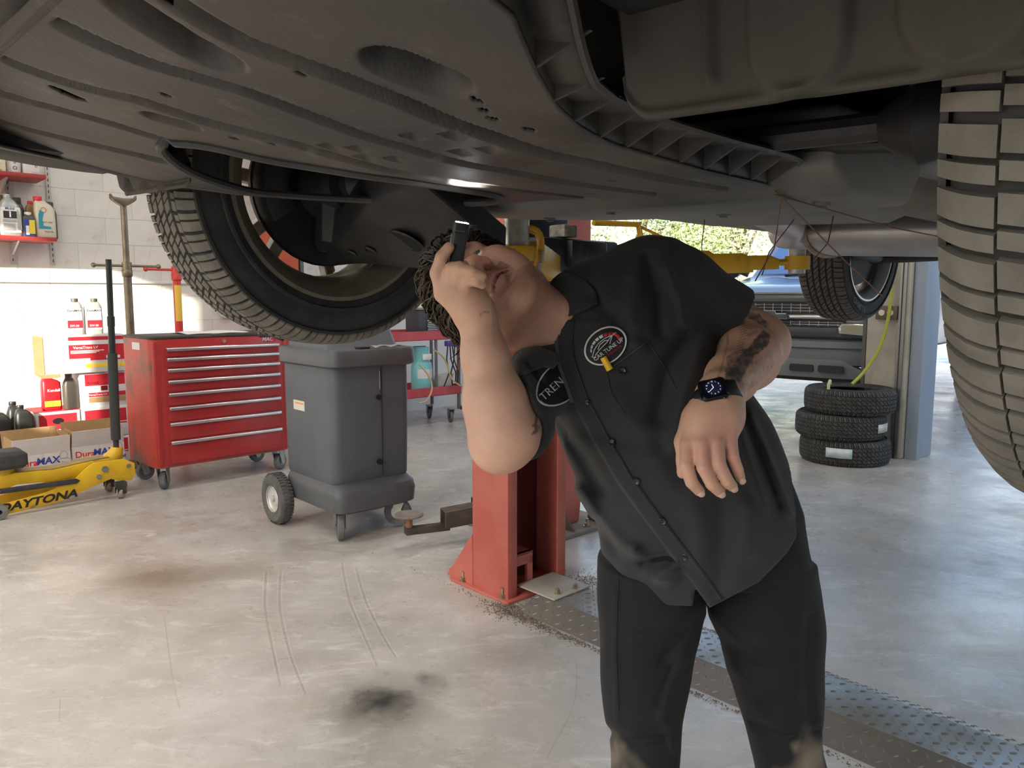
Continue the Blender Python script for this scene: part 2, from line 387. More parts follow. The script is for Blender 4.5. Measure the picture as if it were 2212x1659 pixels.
def spokes_mesh(rr, w, n=5):
    b = MB(); hw = w/2; y0, y1 = hw-0.075, hw-0.03
    for i in range(n):
        for s in (-1, 1):
            a = 2*pi*i/n+0.3
            c0 = Vector((cos(a), 0, sin(a))); t0 = Vector((-sin(a), 0, cos(a)))
            r0, r1 = 0.05, rr-0.035
            pts = []
            for (r_, off, wd, yy) in ((r0, 0.012*s, 0.016, y0), (r1, 0.042*s, 0.014, y1-0.01)):
                c_ = c0*r_+t0*off
                pts.append([c_+t0*wd+Vector((0, yy, 0)), c_-t0*wd+Vector((0, yy, 0)), c_-t0*wd+Vector((0, yy+0.035, 0)), c_+t0*wd+Vector((0, yy+0.035, 0))])
            b.loft(pts)
    b.cyl((0, y0-0.01, 0), (0, y1+0.01, 0), 0.07, n=24)
    return b.mesh('spokes', bevel=0.003, segs=1)
# ================================================================== the lifted car (local: x to its rear, y to the far side, z up, origin between the front hubs)
PLAST = mat('undertray_plastic', (0.036, 0.034, 0.032), 0.46, col2=(0.105, 0.085, 0.066), scale=3.2, detail=6, lo=0.40, hi=0.68, bump=0.10, bscale=90, rough2=0.72, col3=(0.16, 0.145, 0.125), scale3=22, lo3=0.60, hi3=0.82)
PLAST_D = mat('underbody_black', (0.020, 0.020, 0.021), 0.6, col2=(0.05, 0.045, 0.04), scale=5, bump=0.12, bscale=70)
FLAP_M = mat('deflector_dusty_plastic', (0.042, 0.036, 0.028), 0.75, col2=(0.070, 0.059, 0.045), scale=5, detail=6, bump=0.08, bscale=120)
STEEL_U = mat('underbody_steel', (0.14, 0.145, 0.145), 0.55, 0.5, col2=(0.23, 0.21, 0.18), scale=6, rough2=0.75, bump=0.1, bscale=50)
PANEL_U = mat('floor_pan_grey', (0.17, 0.175, 0.18), 0.6, 0.2, col2=(0.27, 0.26, 0.25), scale=4, bump=0.1, bscale=40)
RAIL_M = mat('dusty_rail', (0.17, 0.145, 0.115), 0.8, col2=(0.11, 0.095, 0.075), scale=5, bump=0.15, bscale=60)
MUF_M = mat('muffler_steel', (0.50, 0.49, 0.49), 0.35, 0.85, col2=(0.42, 0.38, 0.36), scale=5, rough2=0.5)
MUF_R = mat('muffler_rust', (0.24, 0.15, 0.085), 0.75, 0.3, col2=(0.40, 0.32, 0.24), scale=18)
PIPE_M = mat('exhaust_pipe_heat_tinted', (0.52, 0.45, 0.44), 0.42, 0.7, col2=(0.42, 0.34, 0.32), scale=6)
BODY_M = mat('car_paint_dark', (0.03, 0.031, 0.034), 0.3, 0.3, coat=0.6)
CAR = thing('lifted_car', 'dark car raised overhead on the red two-post lift, seen from below', 'car', pq(0.885, 0.85, 1.405), rot=Euler((radians(2.8), 0, TH), 'XYZ'))
_px = [-0.80, -0.74, -0.70, -0.64, -0.54, -0.42, -0.30, -0.1, 0.6]
_pz = [0.100, 0.070, 0.050, 0.025, 0.000, -0.028, -0.043, -0.045, -0.045]
def sm(a, b, x):
    t = np.clip((x-a)/(b-a), 0, 1); return t*t*(3-2*t)
def stadium(X, Y, x0, x1, y0, y1):
    r = (y1-y0)/2; yc = (y0+y1)/2; dx = np.maximum(np.maximum(x0+r-X, X-(x1-r)), 0); return np.sqrt(dx*dx+(Y-yc)**2)-r
EDX = [-0.56, -0.53, -0.46, -0.40, -0.35, -0.27, -0.20, -0.1, 0.02, 0.07, 0.10]; EDY = [-0.475, -0.472, -0.425, -0.390, -0.368, -0.350, -0.342, -0.337, -0.337, -0.330, -0.310]
FDX = [-0.80, -0.70, -0.62, -0.54, -0.46, -0.40, -0.32, -0.22, -0.10, 0.0, 0.05, 0.10]; FDY = [0.60, 0.66, 0.675, 0.67, 0.63, 0.585, 0.53, 0.520, 0.485, 0.39, 0.33, 0.30]
OPEN = [(-0.497, 0.259), (-0.473, 0.180), (-0.40, 0.128), (-0.285, 0.065), (-0.19, 0.060), (-0.06, 0.085), (0.03, 0.16), (0.055, 0.24), (0.0, 0.338), (-0.10, 0.437), (-0.225, 0.474), (-0.324, 0.446), (-0.42, 0.395), (-0.48, 0.325)]
BANDS = [([-0.69, -0.61, -0.54, -0.39, -0.24, 0.10], [-0.035, -0.066, -0.106, -0.13, -0.150, -0.150], -0.695, 0.058), ([-0.69, -0.643, -0.587, -0.514, -0.427, -0.22, 0.10], [0.172, 0.132, 0.085, 0.066, 0.016, 0.002, 0.0], -0.70, 0.070),
         ([-0.67, -0.62, -0.56, -0.5], [0.346, 0.296, 0.26, 0.24], -0.69, 0.05), ([-0.66, -0.60, -0.53, -0.466, -0.38, 0.10], [-0.235, -0.230, -0.255, -0.268, -0.272, -0.274], -0.74, 0.055), ([-0.64, -0.55, -0.46], [0.52, 0.45, 0.38], -0.66, 0.05), ([-0.66, -0.60, -0.40, 0.1], [-0.36, -0.335, -0.355, -0.33], -0.8, 0.2)]
_gx = np.linspace(-0.9, 0.2, 1101); _pr = np.interp(_gx, _px, _pz); _pr = np.convolve(np.pad(_pr, 30, 'edge'), np.ones(61)/61, 'valid')
def tray_surface(X, Y):
    Z = np.interp(X, _gx, _pr)
    def recess(d, depth, wall=0.011): return depth*sm(wall/2, -wall/2, d)
    # pressed stiffening channels
    for bx, by, x0, w in BANDS[:5]:
        s_ = Y-np.interp(X, bx, by); soft = 0.018+0.07*sm(-0.60, -0.50, X); endx = bx[-1]
        fade = sm(x0, x0+0.02, X)*(1-sm(endx-0.01, endx+0.012, X) if endx < 0 else 1)
        Z = Z+0.024*fade*sm(0.0185, 0.0095, np.abs(s_-0.010))
    def slot(ax, ay, bx_, by_, r, depth, wall=0.026):
        dx, dy = bx_-ax, by_-ay; t = np.clip(((X-ax)*dx+(Y-ay)*dy)/(dx*dx+dy*dy), 0, 1); return recess(np.sqrt((X-ax-t*dx)**2+(Y-ay-t*dy)**2)-r, depth, wall)
    Z = Z+slot(-0.660, -0.160, -0.600, -0.150, 0.021, 0.075)+slot(-0.515, -0.322, -0.485, -0.330, 0.022, 0.075)+slot(-0.548, 0.140, -0.520, 0.124, 0.014, 0.03, 0.010)+slot(-0.475, 0.410, -0.458, 0.400, 0.010, 0.025, 0.008)
    Z = Z-0.006*sm(0.008, 0.0, np.abs(X+0.71))            # bead of the front seam
    for cx, cy in ((-0.40, -0.018), (-0.383, -0.052), (-0.352, -0.018), (-0.335, -0.058), (-0.395, -0.180), (-0.383, -0.230), (-0.333, -0.180), (-0.326, -0.222)):
        u = (X-cx)/0.014; v = (Y-cy)/0.014
        Z = Z+np.where((np.abs(v) < 1) & (np.abs(u) < 1), 0.016*np.clip((1-u)/2, 0, 1)*np.clip((1+v)/2, 0, 1), 0)
    ri = np.sqrt(((X+0.21)/0.285)**2+((Y-0.27)/0.21)**2)
    return Z+0.0016*np.sin(X*11+Y*5)+0.0012*np.sin(Y*17-X*4)
def inside_poly(px, py, poly):
    r = np.zeros(px.shape, bool); n = len(poly)
    for i in range(n):
        (x0, y0), (x1, y1) = poly[i], poly[(i+1) % n]
        r ^= ((y0 > py) != (y1 > py)) & (px < (x1-x0)*(py-y0)/(y1-y0+1e-9)+x0)
    return r
def smooth_loop(P, n=6):
    out = []; k = len(P)
    for i in range(k):
        p0, p1, p2, p3 = [np.array(P[(i+j-1) % k]) for j in range(4)]
        for j in range(n):
            u = j/n; out.append(tuple(0.5*((2*p1)+(-p0+p2)*u+(2*p0-5*p1+4*p2-p3)*u*u+(-p0+3*p1-3*p2+p3)*u**3)))
    return out
OPEN = smooth_loop(OPEN)
def make_tray():
    nx, ny = 300, 300
    xs = np.linspace(-0.80, 0.10, nx+1); ts = np.linspace(0, 1, ny+1)
    X, T = np.meshgrid(xs, ts, indexing='ij'); ye = np.interp(X, EDX, EDY); yf = np.interp(X, FDX, FDY); Y = ye+(yf-ye)*T
    Z = tray_surface(X, Y)
    XC = (X[:-1, :-1]+X[1:, 1:])/2; YC = (Y[:-1, :-1]+Y[1:, 1:])/2
    keep = ~inside_poly(XC, YC, OPEN)
    for hx, hy, ax, ay in ((-0.630, 0.195, 0.020, 0.013), (-0.655, -0.215, 0.008, 0.007), (-0.575, 0.03, 0.007, 0.006), (-0.545, -0.215, 0.006, 0.005), (-0.445, -0.335, 0.007, 0.005), (-0.425, -0.322, 0.007, 0.005), (-0.405, -0.312, 0.007, 0.005), (-0.365, -0.318, 0.008, 0.006), (-0.47, 0.10, 0.006, 0.005), (-0.44, 0.06, 0.005, 0.004), (-0.1, -0.2, 0.007, 0.006), (0.02, -0.06, 0.007, 0.006)):
        keep &= ((XC-hx)/ax)**2+((YC-hy)/ay)**2 > 1
    idx = np.arange((nx+1)*(ny+1)).reshape(nx+1, ny+1)
    q = np.stack([idx[:-1, :-1], idx[:-1, 1:], idx[1:, 1:], idx[1:, :-1]], -1)[keep]
    me = bpy.data.meshes.new('undertray'); me.from_pydata(np.stack([X, Y, Z], -1).reshape(-1, 3).tolist(), [], q.tolist()); me.shade_smooth()
    o = obj('undertray', me, PLAST, CAR); so = o.modifiers.new('thickness', 'SOLIDIFY'); so.thickness = 0.004; so.offset = -1.0
    return o
tray = make_tray()
tray['label'] = 'dusty black plastic splash shield with pressed channels'
def tray_z(x, y): return float(tray_surface(np.array(x, float), np.array(y, float)))
# moulded rim round the service opening and along the far edge
b = MB(); b.tube([(x_, y_, tray_z(x_, y_)-0.001) for x_, y_ in OPEN], 0.007, 8, closed=True); b.build('opening_rim', PLAST_D, tray)
b = MB(); b.tube([(x_, float(np.interp(x_, FDX, FDY)), tray_z(x_, float(np.interp(x_, FDX, FDY)))+0.002) for x_ in np.linspace(-0.72, 0.09, 40)], 0.006, 8); b.build('edge_bead', PLAST, tray)
# near edge follows the wheel opening: upright web, flange and triangular ribs
def yed(x): return float(np.interp(x, EDX, EDY))
b = MB(); wv = []; fl_pts = []
for i in range(41):
    x_ = -0.545+0.64*i/40; y_ = yed(x_); zt_ = tray_z(min(x_, 0.09), y_+0.004)
    zf = -0.012+0.035*float(sm(-0.40, -0.53, x_)); wv.append((x_, y_, zt_, zf)); fl_pts.append((x_, y_-0.040, zf-0.002))
def fweb(u, v):
    k = min(int(u*40), 40); x_, y_, zt_, zf = wv[k]; t_ = v*2
    return (x_, y_+0.004, zt_+(zf-zt_)*t_) if t_ <= 1 else (x_, y_+0.004-0.044*(t_-1), zf)
b.grid(fweb, 40, 4); o = b.build('edge_web', PLAST, tray, smooth=30); o.modifiers.new('thickness', 'SOLIDIFY').thickness = 0.003
b = MB(); b.tube(fl_pts, 0.004, 6); b.build('flange', PLAST, tray)
for i in range(11):
    x_ = -0.47+0.053*i; y_ = yed(x_); zt_ = tray_z(min(x_, 0.09), yed(x_)+0.004); zf = -0.012+0.035*float(sm(-0.40, -0.53, x_))
    rb = MB(); sl = 0.016
    A_ = [(x_, y_+0.003, zf), (x_, y_+0.003, zt_+0.001), (x_+sl, y_-0.038, zf)]
    rb.add(A_+[(p[0]+0.0035, p[1], p[2]) for p in A_], [(0, 1, 2), (5, 4, 3), (0, 3, 4, 1), (1, 4, 5, 2), (2, 5, 3, 0)]); rb.build('rib', PLAST, tray, smooth=0)
# engine box added above the tray, keeps light out of the openings
b = MB(); b.box(-0.72, 0.75, -0.46, 0.46, 0.17, 0.60); b.build('engine', PLAST_D, CAR, bevel=0.02)
b = MB()
for (x0, y0, x1, y1, z_, r_) in ((-0.5, 0.25, 0.1, 0.42, 0.06, 0.018), (-0.45, 0.35, 0.0, 0.22, 0.09, 0.03), (-0.3, 0.2, -0.2, 0.45, 0.05, 0.014)):
    b.tube([(x0, y0, z_), ((x0+x1)/2, (y0+y1)/2+0.03, z_-0.02), (x1, y1, z_)], r_, 8)
b.build('hose', BLACKM, CAR)
# bumper: chin and fascia swept round the nose
def bumper():
    b = MB(); n = 48
    def outl(t):
        y = -0.92+1.84*t; a = abs(y)/0.92; return -0.99+0.50*a**3.2, y
    prof = [(0.30, 0.055), (0.16, 0.052), (0.06, 0.060), (0.012, 0.085), (0.0, 0.13), (0.005, 0.25), (0.03, 0.40), (0.07, 0.50)]
    def fn(u, v):
        x, y = outl(u); a = abs(y)/0.92
        k = v*(len(prof)-1); i = min(int(k), len(prof)-2); fr = k-i
        off = prof[i][0]*(1-fr)+prof[i+1][0]*fr; z = prof[i][1]*(1-fr)+prof[i+1][1]*fr
        cx = -0.2; dx, dy = cx-x, 0-y; L = sqrt(dx*dx+dy*dy)
        z = z-0.06*sm(0.35, 0.8, a)*max(0, 1-v*1.5)
        return (x+dx/L*off*(1-0.55*a), y+dy/L*off*(1-0.3*a), z)
    b.grid(fn, n, 21)
    o = b.build('bumper', PLAST_D, CAR, smooth=50); m = o.modifiers.new('thickness', 'SOLIDIFY'); m.thickness = 0.004
    # chin plate ahead of the seam, carrying on the shield
    b = MB()
    def fc(u, v):
        y = -0.60+1.2*v; x = -0.70-0.20*u; z = float(np.interp(x, [-0.95, -0.85, -0.80, -0.74, -0.70], [0.16, 0.125, 0.102, 0.072, 0.052]))
        return (x+0.16*(abs(y)/0.6)**3*u, y, z-0.004)
    b.grid(fc, 10, 24); o = b.build('chin', PLAST, CAR, smooth=60); m = o.modifiers.new('thickness', 'SOLIDIFY'); m.thickness = 0.004
    # black underside either side of the shield, back to the wheel arches
    for s in (1, -1):
        b = MB()
        b.prism([(-0.76, s*0.50), (-0.66, s*0.76), (-0.54, s*0.86), (-0.44, s*0.90), (-0.40, s*0.90), (-0.40, s*0.46)], 0.03, 0.05) if s < 0 else b.prism([(-0.74, 0.60), (-0.66, 0.76), (-0.54, 0.86), (-0.44, 0.90), (-0.40, 0.90), (-0.40, 0.60)], 0.0, 0.03); b.build('side_valance', mat('valance_black', (0.008, 0.008, 0.008), 0.7), CAR, bevel=0.004)
bumper()
# air deflector flaps ahead of the front wheels: a bent strip with pressed ribs and a beaded edge
def deflector(s):
    y0, y1 = 0.455, 0.80
    b = MB()
    nu, nv = 160, 40
    def zb(y): return -0.047
    def fn(u, v):
        y = y0+(y1-y0)*u; top = 0.045+0.02*u; zb_ = -0.047
        c = 0.030                                  # rounded lower inner corner
        if u*(y1-y0) < c:
            d = c-u*(y1-y0); zb_ = -0.047+c-sqrt(max(0, c*c-d*d))
        z = zb_+(top-zb_)*v
        x = -0.388-0.02*v
        rib = 0.0
        for yc, wd, zl in ((0.535, 0.010, -0.025), (0.60, 0.034, -0.012), (0.70, 0.038, -0.005), (0.785, 0.03, -0.01)):
            d = max(abs(y-yc)-wd*0.0, 0)
            if z < zl: dd = sqrt((y-yc)**2+(z-zl)**2)
            else: dd = abs(y-yc)
            if wd < 0.02: rib += 0.010*math.exp(-(dd/0.005)**2)
            else: rib += 0.011*(1/(1+math.exp(min(50, (dd-wd)/0.0013))))
        bead = 0.004*math.exp(-((z-zb_-0.004)/0.004)**2)+0.004*math.exp(-((y-y0-0.003)/0.004)**2)
        return (x-rib-bead, s*y, z)
    b.grid(fn, nu, nv); o = b.build('air_deflector', FLAP_M, CAR, smooth=60); m = o.modifiers.new('thickness', 'SOLIDIFY'); m.thickness = 0.004
    o['label'] = 'grey-brown plastic air deflector flap in front of a wheel'
deflector(1); deflector(-1)
# wheels
TY_F, TR_F = tyre_meshes(0.355, 0.235, 0.243, 'front', skew=0.12)
TR_F.materials.append(RUB_DUST)
RIM = rim_mesh(0.243, 0.235, 'front'); RIM.materials.append(ALLOY_DUST)
SPK = spokes_mesh(0.243, 0.235); SPK.materials.append(ALLOY)
RIM_R = RIM.copy(); RIM_R.materials[0] = mat('rim_bright', (0.62, 0.62, 0.62), 0.25, 0.9)
def wheel(x, y, z, s, front=True, spin=0.0):
    o = obj('wheel', TY_F if front else TY_R, None, CAR, (x, y, z), (0, spin, 0 if s > 0 else pi))
    o['label'] = 'tyre with dusty tread blocks' if front else 'rear tyre with straight grooves'
    obj('tread', TR_F if front else TR_R, None, o)
    obj('rim', RIM if front else RIM_R, None, o); obj('spokes', SPK, None, o)
    lw = MB(); lw.box(-0.03, 0.03, -0.055, -0.035, -0.208, -0.202); lw.build('balance_weight', ALLOY, o, rot=(0, radians(-38), 0), bevel=0.001)
    bd = MB(); bd.lathe([(0.045, -0.03), (0.165, -0.03), (0.165, -0.005), (0.045, -0.005)], 48, Matrix.Rotation(-pi/2, 4, 'X'), closed=True)
    bd.build('brake_disc', mat('brake_disc_rusty', (0.13, 0.085, 0.055), 0.6, 0.6, col2=(0.25, 0.2, 0.16), scale=10), o)
    sh = MB(); sh.lathe([(0.04, -0.045), (0.172, -0.045), (0.176, -0.034), (0.04, -0.034)], 40, Matrix.Rotation(-pi/2, 4, 'X'), closed=True)
    sh.build('dust_shield', BLACKM, o)
    return o
TY_R, TR_R = tyre_meshes(0.350, 0.225, 0.235, 'rear', pitches=44, ribs=[(-0.105, -0.073, 1), (-0.063, -0.044, 2), (-0.034, -0.012, 2), (-0.002, 0.02, 2), (0.03, 0.05, 2), (0.06, 0.105, 1)], skew=0.25)
TR_R.materials.append(mat('tyre_tread_rear', (0.085, 0.076, 0.066), 0.85, col2=(0.13, 0.115, 0.1), scale=20))
wheel(0.014, 0.772, 0.003, 1, spin=0.02); wheel(-0.013, -0.785, -0.008, -1, spin=0.05)
wr = wheel(2.90, 0.785, -0.012, 1, front=False); wheel(2.90, -0.785, -0.012, -1, front=False)
lt = MB()
def arc_text(mb, s, r, size, a_mid, y, step):
    n = len(s)
    for i, ch in enumerate(s):
        if ch == ' ': continue
        a = a_mid-(i-(n-1)/2)*step
        V, Fs = text_geo(ch, size, 0, 0.01)
        c_ = Vector((r*cos(a), y, r*sin(a))); rad = Vector((cos(a), 0, sin(a))); tan = Vector((sin(a), 0, -cos(a)))
        mb.add([c_-tan*(-x_)*1.0+rad*y_ for x_, y_, z_ in V], Fs)
arc_text(lt, 'KUMHO', 0.292, 0.042, radians(-112), -0.1135, 0.105)
lt.build('lettering', mat('tyre_lettering', (0.10, 0.10, 0.10), 0.6), wr, smooth=0)
# hub carriers, brake calipers and lower arms
def susp(s, x0=0.0, span=0.44, rise=0.045):
    b = MB(); b.tube([(x0, s*0.70, 0.0), (x0, s*0.60, 0.0)], [0.075, 0.055], 20); b.tube([(x0-0.01, s*0.66, -0.12), (x0, s*0.65, 0.0), (x0+0.01, s*0.60, 0.24)], [0.035, 0.055, 0.03], 10)
    b.build('hub_carrier', BLACKM, CAR)
    b = MB(); b.prism([(0.16*cos(a), 0.16*sin(a)) for a in np.linspace(2.4, 3.7, 10)]+[(0.10*cos(a), 0.10*sin(a)) for a in np.linspace(3.7, 2.4, 10)], -0.05, 0.03, Matrix.Translation((x0, s*0.71, 0)) @ Matrix.Rotation(pi/2, 4, 'X'))
    b.build('brake_caliper', BLACKM, CAR, bevel=0.006)
    b = MB()                                       # pressed steel arm with round lightening holes
    n = 26; rings = []
    for i in range(n+1):
        t = i/n; y = s*(0.70-span*t); wx = 0.035+0.075*sm(0.1, 0.75, t)-0.01*sm(0.75, 1.0, t); zc = -0.125+rise*t; th = 0.022+0.012*sin(pi*t); xc = x0+0.0+0.05*t
        kk = 0.55*wx; rings.append([(xc-wx, y, zc-th+kk), (xc-wx+0.01, y, zc-th-0.006+kk*0.9), (xc+wx-0.01, y, zc-th-0.006-kk*0.9), (xc+wx, y, zc-th-kk), (xc+wx, y, zc+th-kk), (xc-wx, y, zc+th+kk)])
    b.loft(rings); arm = b.build('lower_arm', BLACKM, CAR, bevel=0.003, segs=1)
    for (t, r_) in ((0.62, 0.036), (0.36, 0.010), (0.22, 0.008)):
        y = s*(0.70-span*t); zc = -0.125+rise*t-(0.022+0.012*sin(pi*t))-0.0075
        b = MB(); b.lathe([(r_+0.004, 0.002), (r_, -0.001), (r_*0.97, 0.003)], 28, Matrix.Translation((x0+0.05*t-0.008, y, zc+0.002)) @ Matrix.Rotation(radians(29), 4, 'Y')); b.build('pressed_hole_lip', BLACKM, arm)
        b = MB(); b.lathe([(1e-4, 0.0008), (r_, 0.0008)], 24, Matrix.Translation((x0+0.05*t-0.008, y, zc+0.002)) @ Matrix.Rotation(radians(29), 4, 'Y')); b.build('pressed_hole', mat('hole_black', (0.002, 0.002, 0.002), 0.9), arm)
    b = MB(); b.cyl((x0, s*0.70, -0.14), (x0, s*0.70, -0.075), 0.024, 0.03, n=14); b.build('ball_joint', BLACKM, CAR)
    b = MB(); b.tube([(x0+0.10, s*0.20, 0.02), (x0+0.11, s*0.5, 0.0), (x0+0.12, s*0.68, -0.02)], 0.011, 8); b.build('track_rod', BLACKM, CAR)
    b = MB(); b.tube([(x0-0.02, s*0.30, 0.0), (x0, s*0.66, 0.005)], [0.016, 0.016], 10); b.tube([(x0-0.01, s*0.5, 0.0), (x0-0.006, s*0.54, 0.002), (x0-0.003, s*0.60, 0.004)], [0.02, 0.045, 0.03], 14); b.build('drive_shaft', BLACKM, CAR)
susp(1, span=0.43, rise=0.075); susp(-1, span=0.12, rise=0.10)
# front subframe, floor pan, rails
b = MB(); b.loft([[(0.10, -0.40, -0.02), (0.16, -0.40, -0.052), (0.36, -0.40, -0.05), (0.40, -0.40, 0.0), (0.40, -0.40, 0.06), (0.10, -0.40, 0.06)],
                  [(0.10, -0.15, -0.025), (0.14, -0.15, -0.058), (0.40, -0.15, -0.056), (0.46, -0.15, 0.0), (0.46, -0.15, 0.06), (0.10, -0.15, 0.06)],
                  [(0.10, 0.20, -0.025), (0.14, 0.20, -0.058), (0.40, 0.20, -0.056), (0.46, 0.20, 0.0), (0.46, 0.20, 0.06), (0.10, 0.20, 0.06)],
                  [(0.10, 0.46, -0.02), (0.15, 0.46, -0.055), (0.38, 0.46, -0.05), (0.42, 0.46, 0.0), (0.42, 0.46, 0.06), (0.10, 0.46, 0.06)]])
sub = b.build('subframe', STEEL_U, CAR, bevel=0.012, segs=3)
for (x_, y_) in ((0.2, 0.40), (0.3, 0.30), (0.2, 0.05), (0.33, -0.1), (0.22, -0.33)):
    b = MB(); b.cyl((x_, y_, -0.062), (x_, y_, -0.05), 0.008, n=6); b.cyl((x_, y_, -0.058), (x_, y_, -0.05), 0.013, n=14); b.build('bolt', STEEL_U, sub)
def floor_pan():
    b = MB()
    def fn(u, v):
        x = 0.40+3.3*u; y = -0.66+1.32*v
        z = 0.012+0.06*math.exp(-(y/0.11)**2)
        for yy in (-0.42, -0.25, 0.25, 0.42): z += 0.012*math.exp(-((y-yy)/0.03)**2)
        z += 0.008*sin(x*9)*math.exp(-((abs(y)-0.3)/0.2)**2)
        return (x, y, z+0.03*sm(1.9, 2.4, x))
    b.grid(fn, 90, 70); o = b.build('floor_pan', PANEL_U, CAR, smooth=60); m = o.modifiers.new('thickness', 'SOLIDIFY'); m.thickness = 0.003
floor_pan()
b = MB()
for s in (1, -1): b.loft([[(x, s*y0, z0), (x, s*(y0+0.09), z0), (x, s*(y0+0.10), z0+0.06), (x, s*(y0-0.01), z0+0.06)] for x, y0, z0 in ((0.46, 0.62, -0.03), (0.8, 0.66, -0.050), (2.2, 0.66, -0.050), (2.45, 0.62, 0.0))])
for s, nm in ((1, 'sill'), (-1, 'sill')):
    b = MB(); b.loft([[(x, s*y0, z0), (x, s*(y0+0.09), z0+0.005), (x, s*(y0+0.17), z0+0.09), (x, s*(y0+0.16), z0+0.30), (x, s*(y0-0.03), z0+0.10)] for x, y0, z0 in ((0.46, 0.70, 0.05), (0.6, 0.74, 0.026), (2.35, 0.74, 0.026), (2.48, 0.70, 0.06))])
    b.build(nm, PLAST_D, CAR, bevel=0.006)
b = MB(); b.loft([[(x, y-w_, z0), (x, y-w_*0.6, z0-0.012), (x, y+w_*0.6, z0-0.012), (x, y+w_, z0), (x, y+w_, z0+0.06), (x, y-w_, z0+0.06)] for x, y, w_, z0 in ((0.10, -0.30, 0.03, -0.012), (0.30, -0.315, 0.045, -0.018), (0.60, -0.33, 0.06, -0.03), (1.1, -0.335, 0.07, -0.034), (2.0, -0.34, 0.07, -0.034), (2.3, -0.34, 0.06, 0.0))])
b.build('frame_rail', RAIL_M, CAR, bevel=0.01, segs=3)
b = MB(); b.loft([[(x, y-w_, z0), (x, y+w_, z0), (x, y+w_, z0+0.06), (x, y-w_, z0+0.06)] for x, y, w_, z0 in ((0.42, 0.335, 0.05, -0.02), (1.0, 0.335, 0.06, -0.015), (2.2, 0.335, 0.06, 0.0))])
b.build('frame_rail', PANEL_U, CAR, bevel=0.01, segs=3)
# gearbox mount plate and heat shields under the tunnel
b = MB(); b.loft([[(x, -0.24, z0), (x, -0.20, z0-0.018), (x, 0.22, z0-0.018), (x, 0.27, z0), (x, 0.27, z0+0.03), (x, -0.24, z0+0.03)] for x, z0 in ((0.47, -0.015), (0.55, -0.022), (0.80, -0.025), (0.88, -0.0))]); b.build('gearbox_crossmember', STEEL_U, CAR, bevel=0.006)
# exhaust: pipe into a wide flat silencer lying across the car
ex = MB(); ex.tube([(0.55, 0.12, 0.03), (0.9, 0.13, -0.01), (1.15, 0.20, -0.02), (1.32, 0.30, -0.025), (1.45, 0.31, -0.022), (1.50, 0.27, -0.02)], [0.034, 0.036, 0.040, 0.052, 0.052, 0.05], 20); ex.build('exhaust_pipe', PIPE_M, CAR)
def ell(y, ax, az, cx, cz, n=36): return [(cx+ax*cos(2*pi*i/n), y, cz+az*sin(2*pi*i/n)) for i in range(n)]
b = MB(); b.loft([ell(0.285, 0.135, 0.050, 1.52, -0.022), ell(0.275, 0.155, 0.062, 1.52, -0.022), ell(0.24, 0.165, 0.068, 1.52, -0.022), ell(0.10, 0.165, 0.068, 1.52, -0.022), ell(-0.50, 0.165, 0.068, 1.52, -0.022), ell(-0.53, 0.15, 0.06, 1.52, -0.022)])
muf = b.build('silencer', MUF_M, CAR)
b = MB(); b.tube([(1.52+0.166*cos(a), 0.262, -0.022+0.069*sin(a)) for a in np.linspace(0, 2*pi, 40, endpoint=False)], 0.008, 6, closed=True)
b.loft([ell(0.290, 0.13, 0.046, 1.52, -0.022), ell(0.274, 0.156, 0.062, 1.52, -0.022)]); b.build('end_cap', MUF_R, muf)
b = MB(); text_on(b, '31', 0.05, frame((1.60, 0.2925, -0.020), (-1, 0, 0), (0, 0, 1))); b.build('embossed_number', mat('rust_dark', (0.07, 0.045, 0.03), 0.8), muf, smooth=0)
b = MB(); b.tube([(1.58, 0.27, -0.03), (1.58, 0.34, -0.035), (1.66, 0.38, -0.02)], 0.026, 14); b.build('outlet_pipe', MUF_R, muf)
# rear suspension
for s in (1, -1):
    b = MB(); b.tube([(2.2, s*0.55, 0.03), (2.6, s*0.60, -0.05), (2.88, s*0.66, -0.05)], [0.04, 0.045, 0.05], 12, flat=0.6); b.build('trailing_arm', BLACKM, CAR)
    b = MB(); b.tube([(2.9, s*0.10, 0.0), (2.9, s*0.40, -0.045), (2.9, s*0.68, -0.06)], [0.045, 0.04, 0.045], 12, flat=0.55); b.build('rear_lower_arm', BLACKM, CAR)
    b = MB(); b.cyl((2.95, s*0.58, -0.06), (2.97, s*0.52, 0.3), 0.03, 0.04, n=14); b.build('damper', BLACKM, CAR)
b = MB(); b.cbox((2.85, 0, 0.06), (0.35, 0.8, 0.12)); b.build('rear_subframe', BLACKM, CAR, bevel=0.02)
